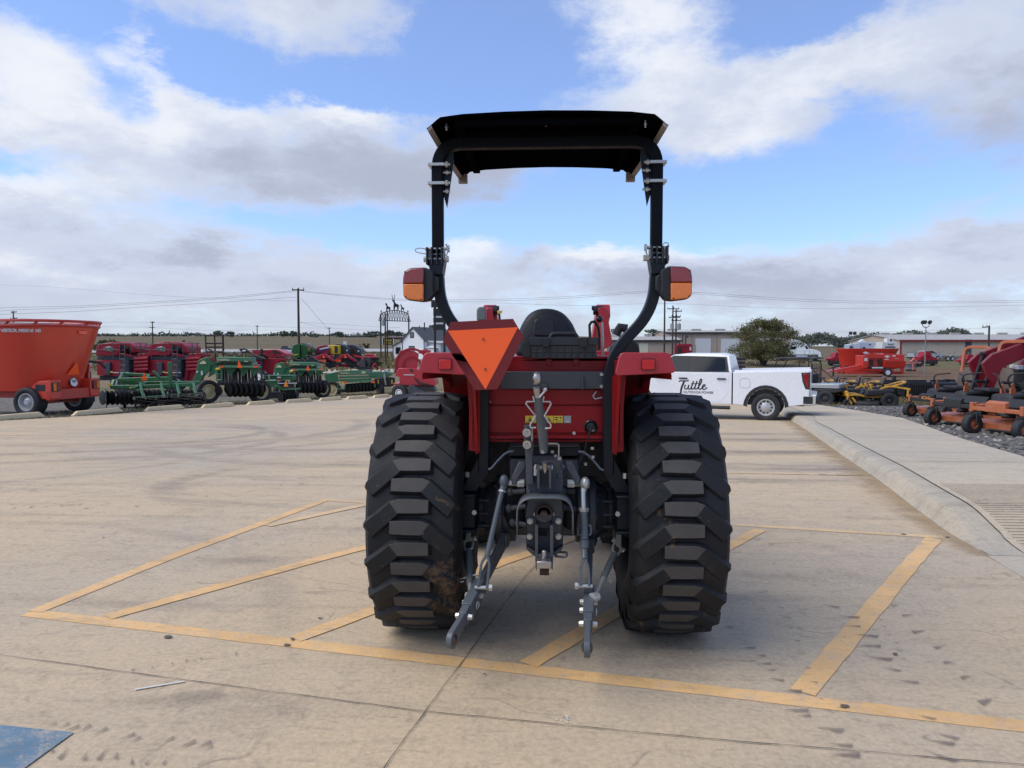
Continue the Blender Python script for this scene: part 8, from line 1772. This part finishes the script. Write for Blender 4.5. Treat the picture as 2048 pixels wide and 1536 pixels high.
for k_, (dx, lb) in enumerate(((0,'red folding mower with raised arms and orange triangle, nearer the second drill'),(265,'red folding mower with raised arms and orange triangle, nearer the iron arch'))):
    t, c = mach('folding_mower', lb, 'mower', 648+dx/6.145, 44+k_); t['group'] = 'red folding mowers'
    poly(t, c, 'wing', FDK, [(420+dx,915),(500+dx,852),(560+dx,845),(680+dx,935),(660+dx,945),(640+dx,935),(550+dx,880),(440+dx,925)], .0, .3, .02); poly(t, c, 'boom', FDK, [(300+dx*.3,900),(470+dx*.6,860),(480+dx*.6,885),(305+dx*.3,915)], .5, .3, .02); poly(t, c, 'cutter_deck', FDK, [(580+dx*.55,985),(680+dx*.55,985),(695+dx*.55,1010),(580+dx*.55,1015)] if not k_ else [(690,1000),(705,970),(820,975),(940,970),(940,995),(820,1012)], .3, .6, .03); poly(t, c, 'slow_vehicle_sign', ORT, [(532+dx,895),(545+dx,850),(565+dx,895)], -.1, .02, 0)
    mesh('orange_marker', mat('orange_reflector', (0,0,0)), t, lambda b: [b.box(c(x+dx*.7, 930, -.05),(.22,.04,.14)) for x in (500,550)]); mesh('frame', TRIM, t, lambda b: (b.tube([c(590+dx,940,.2), c(600+dx,985,.2)], .10, 6), b.prism(c.pl([(520+dx*.9,950),(700+dx*.9,960),(700+dx*.9,1010),(520+dx*.9,1010)], .8), (0,.5,0)))); 
    wheel_(t, c(610+dx, 955, .3), .35, .2, .15, TRIM, split=False)
t, c = mach('hay_tedder', 'red and black tedder with striped white marker boards before the iron arch', 'tedder', 738, 50)
mesh('tine_arm', FDK, t, lambda b: [b.tube([c(*p) for p in s_], .09, 6) for s_ in ([(900,870,.2),(1010,895,.2),(1190,885,.2)], [(1010,895,.2),(1040,960,0)], [(1040,865,.4),(1160,860,.4)], [(1120,960,0),(1180,1000,0),(1215,1035,0)], [(1185,962,-.2),(1150,1000,-.2)])]); mesh('rotor', TRIM, t, lambda b: (b.lathe([(-.1,.1),(-.1,.42),(.1,.42),(.1,.1)], c(1075,960,0), (.6,.8,0), 18), b.lathe([(-.1,.1),(-.1,.36),(.1,.36),(.1,.1)], c(1022,975,0), (.6,.8,0), 18), b.prism(c.pl([(1050,905),(1205,895),(1205,930),(1060,935)], .5), (0,.3,0))))
for x in (1020, 1170):
    w_ = poly(t, c, 'marker_board', WHS, [(x-14,855),(x+14,850),(x+18,885),(x-10,890)], -.15, .03, 0); mesh('red_stripe', REDT, w_, lambda b: [b.prism(c.pl([(x-14+9*i,862),(x-9+9*i,858),(x-2+8*i,884),(x-8+8*i,887)], -.165), (0,.01,0)) for i in range(3)])
mesh('black_header', TRIM, t, lambda b: b.prism(c.pl([(960,1000),(1140,1000),(1150,1040),(1080,1060),(960,1030)], -.6), (0,.5,0)))
# parked car, road signs, bushes, gate fence
P = G(573, 701); pk = thing('parked_car', 'small dark blue car on the highway left of the green baler', 'car', P, facing(P)+PI); CB = mat('dark_blue_car', (.02,.03,.055), .3, coat=.5); u = UP(P); k_ = 22*u/4.6
mesh('body', CB, pk, lambda b: (b.loft([[V((x*k_, y*k_, z*k_)) for x, z in ((-2.3,.35),(-2.3,1.0),(-1.3,1.15),(1.9,1.15),(2.3,.9),(2.3,.35))] for y in (-.9,.9)])), bevel=.05); mesh('cabin', GLASS, pk, lambda b: b.loft([[V((x*k_, y*k_*s_, z*k_)) for x, z, s_ in ((-1.2,1.16,1),(-.5,1.7,.85),(1.5,1.75,.85),(2.1,1.16,1))] for y in (-.88,.88)])); mesh('roof', CB, pk, lambda b: b.bx(-.5*k_,1.5*k_,-.72*k_,.72*k_,1.73*k_,1.8*k_))
for x in (-1.4, 1.5): wheel_(pk, (x*k_, .82*k_, .34*k_), .34*k_, .2*k_, .2*k_, RIM, split=False, n=14); wheel_(pk, (x*k_, -.82*k_, .34*k_), .34*k_, .2*k_, .2*k_, RIM, split=False, n=14)
for px, y0_, y1_, lb, dm in ((618,690,706,'grey diamond road sign seen from behind above the green baler',1),(690,686,704,'small white road sign above the black hooded balers',0)):
    Y = 120; P = GD(px, Y); u = Y/F; t = thing('road_sign', lb, 'road sign', P, facing(P), 'small road signs'); z = AY(px, y0_, Y).z-P.z
    mesh('post', SGRY, t, lambda b: b.cyl((0,0,-.2),(0,0,z),.05,.05,6)); mesh('plate', mat('sign_back', (.42,.44,.46), .5) if dm else WHS, t, lambda b: b.prism([(0,-.06,z-.45),(.5,-.06,z),(0,-.06,z+.45),(-.5,-.06,z)] if dm else [(-.28,-.06,z-.35),(.28,-.06,z-.35),(.28,-.06,z+.3),(-.28,-.06,z+.3)], (0,.03,0)))
for i, (px, py, w_, h_, lb, n) in enumerate(((222,697,40,20,'low green bush behind the first crimson bundler, beside the red tub',900),(375,700,16,26,'thin grey bush right of the second crimson bundler hood',500),(731,691,11,10,'round dark bush alone in the field left of the arch',260),(720,690,5,8,'tiny bush just left of the round field bush',120),(752,727,22,10,'weedy bush at the foot of the iron arch',400),(805,703,8,24,'narrow green shrub at the corner of the white house',300))):
    P = G(px, py+5); u = UP(P)
    o = leaves('bush', [(random.gauss(0,.3)*w_*u, random.gauss(0,.3)*w_*u*.6, (.15+.6*random.random())*h_*u, w_*u*.22, w_*u*.2, h_*u*.22) for _ in range(9)], n, .05*w_*u**.5, leaf_mat('bush_leaf_%d' % i, (.05,.065,.035), (.13,.15,.075)) if i == 0 else MATS.setdefault('bl', leaf_mat('bush_leaf', (.05,.06,.04), (.13,.135,.08))))
    o.location = P; tag(o, lb, 'bush', 'bushes beyond the machinery')
# roadside grass: rough strip beyond the wheel stops and along the highway
def tufts(name, n, fpos, h, m):
    v, f = [], []
    for i in range(n):
        x, y, z = fpos(); hh_ = h*(.5+rng.random()); a = rng.random()*6.28
        for k_ in range(4):
            an = a+k_*1.6+rng.normal(0,.3); dx, dy = math.cos(an), math.sin(an); b0 = len(v); w2 = .10*hh_+.008
            v += [(x-dy*w2, y+dx*w2, z), (x+dy*w2, y-dx*w2, z), (x+dx*hh_*.55, y+dy*hh_*.55, z+hh_*(.6+.4*rng.random()))]; f.append((b0, b0+1, b0+2))
    me = bpy.data.meshes.new(name); me.from_pydata(v, [], f); me.materials.append(m); o = bpy.data.objects.new(name, me); COL.objects.link(o); return tag(o, kind='stuff')
GRS = leaf_mat('dry_grass', (.12,.105,.05), (.32,.26,.14)); GRS2 = leaf_mat('green_grass', (.12,.12,.055), (.32,.28,.15))
def gp():
    y = 19+25*rng.random(); x = xl(y) - .15 - 3.2*rng.random()**1.6; return x, y, float(tz(x, y))-.05
tufts('grass', 2200, gp, .075, GRS2)
def gp2():
    px = -100+900*rng.random(); d = 95+90*rng.random(); q = GD(px, d); return q.x, q.y, q.z-.05
tufts('tall_grass', 3500, gp2, .75, GRS)
def gp3():
    px = 1640+420*rng.random(); d = 28+24*rng.random(); q = GD(px, d); return q.x, q.y, q.z-.05
tufts('yard_grass', 2600, gp3, .22, GRS)
def gp4():
    px = 1655+60*rng.random(); d = 27+4*rng.random(); q = GD(px, d); return q.x, q.y, q.z-.05
tufts('weeds', 160, gp4, .26, GRS)
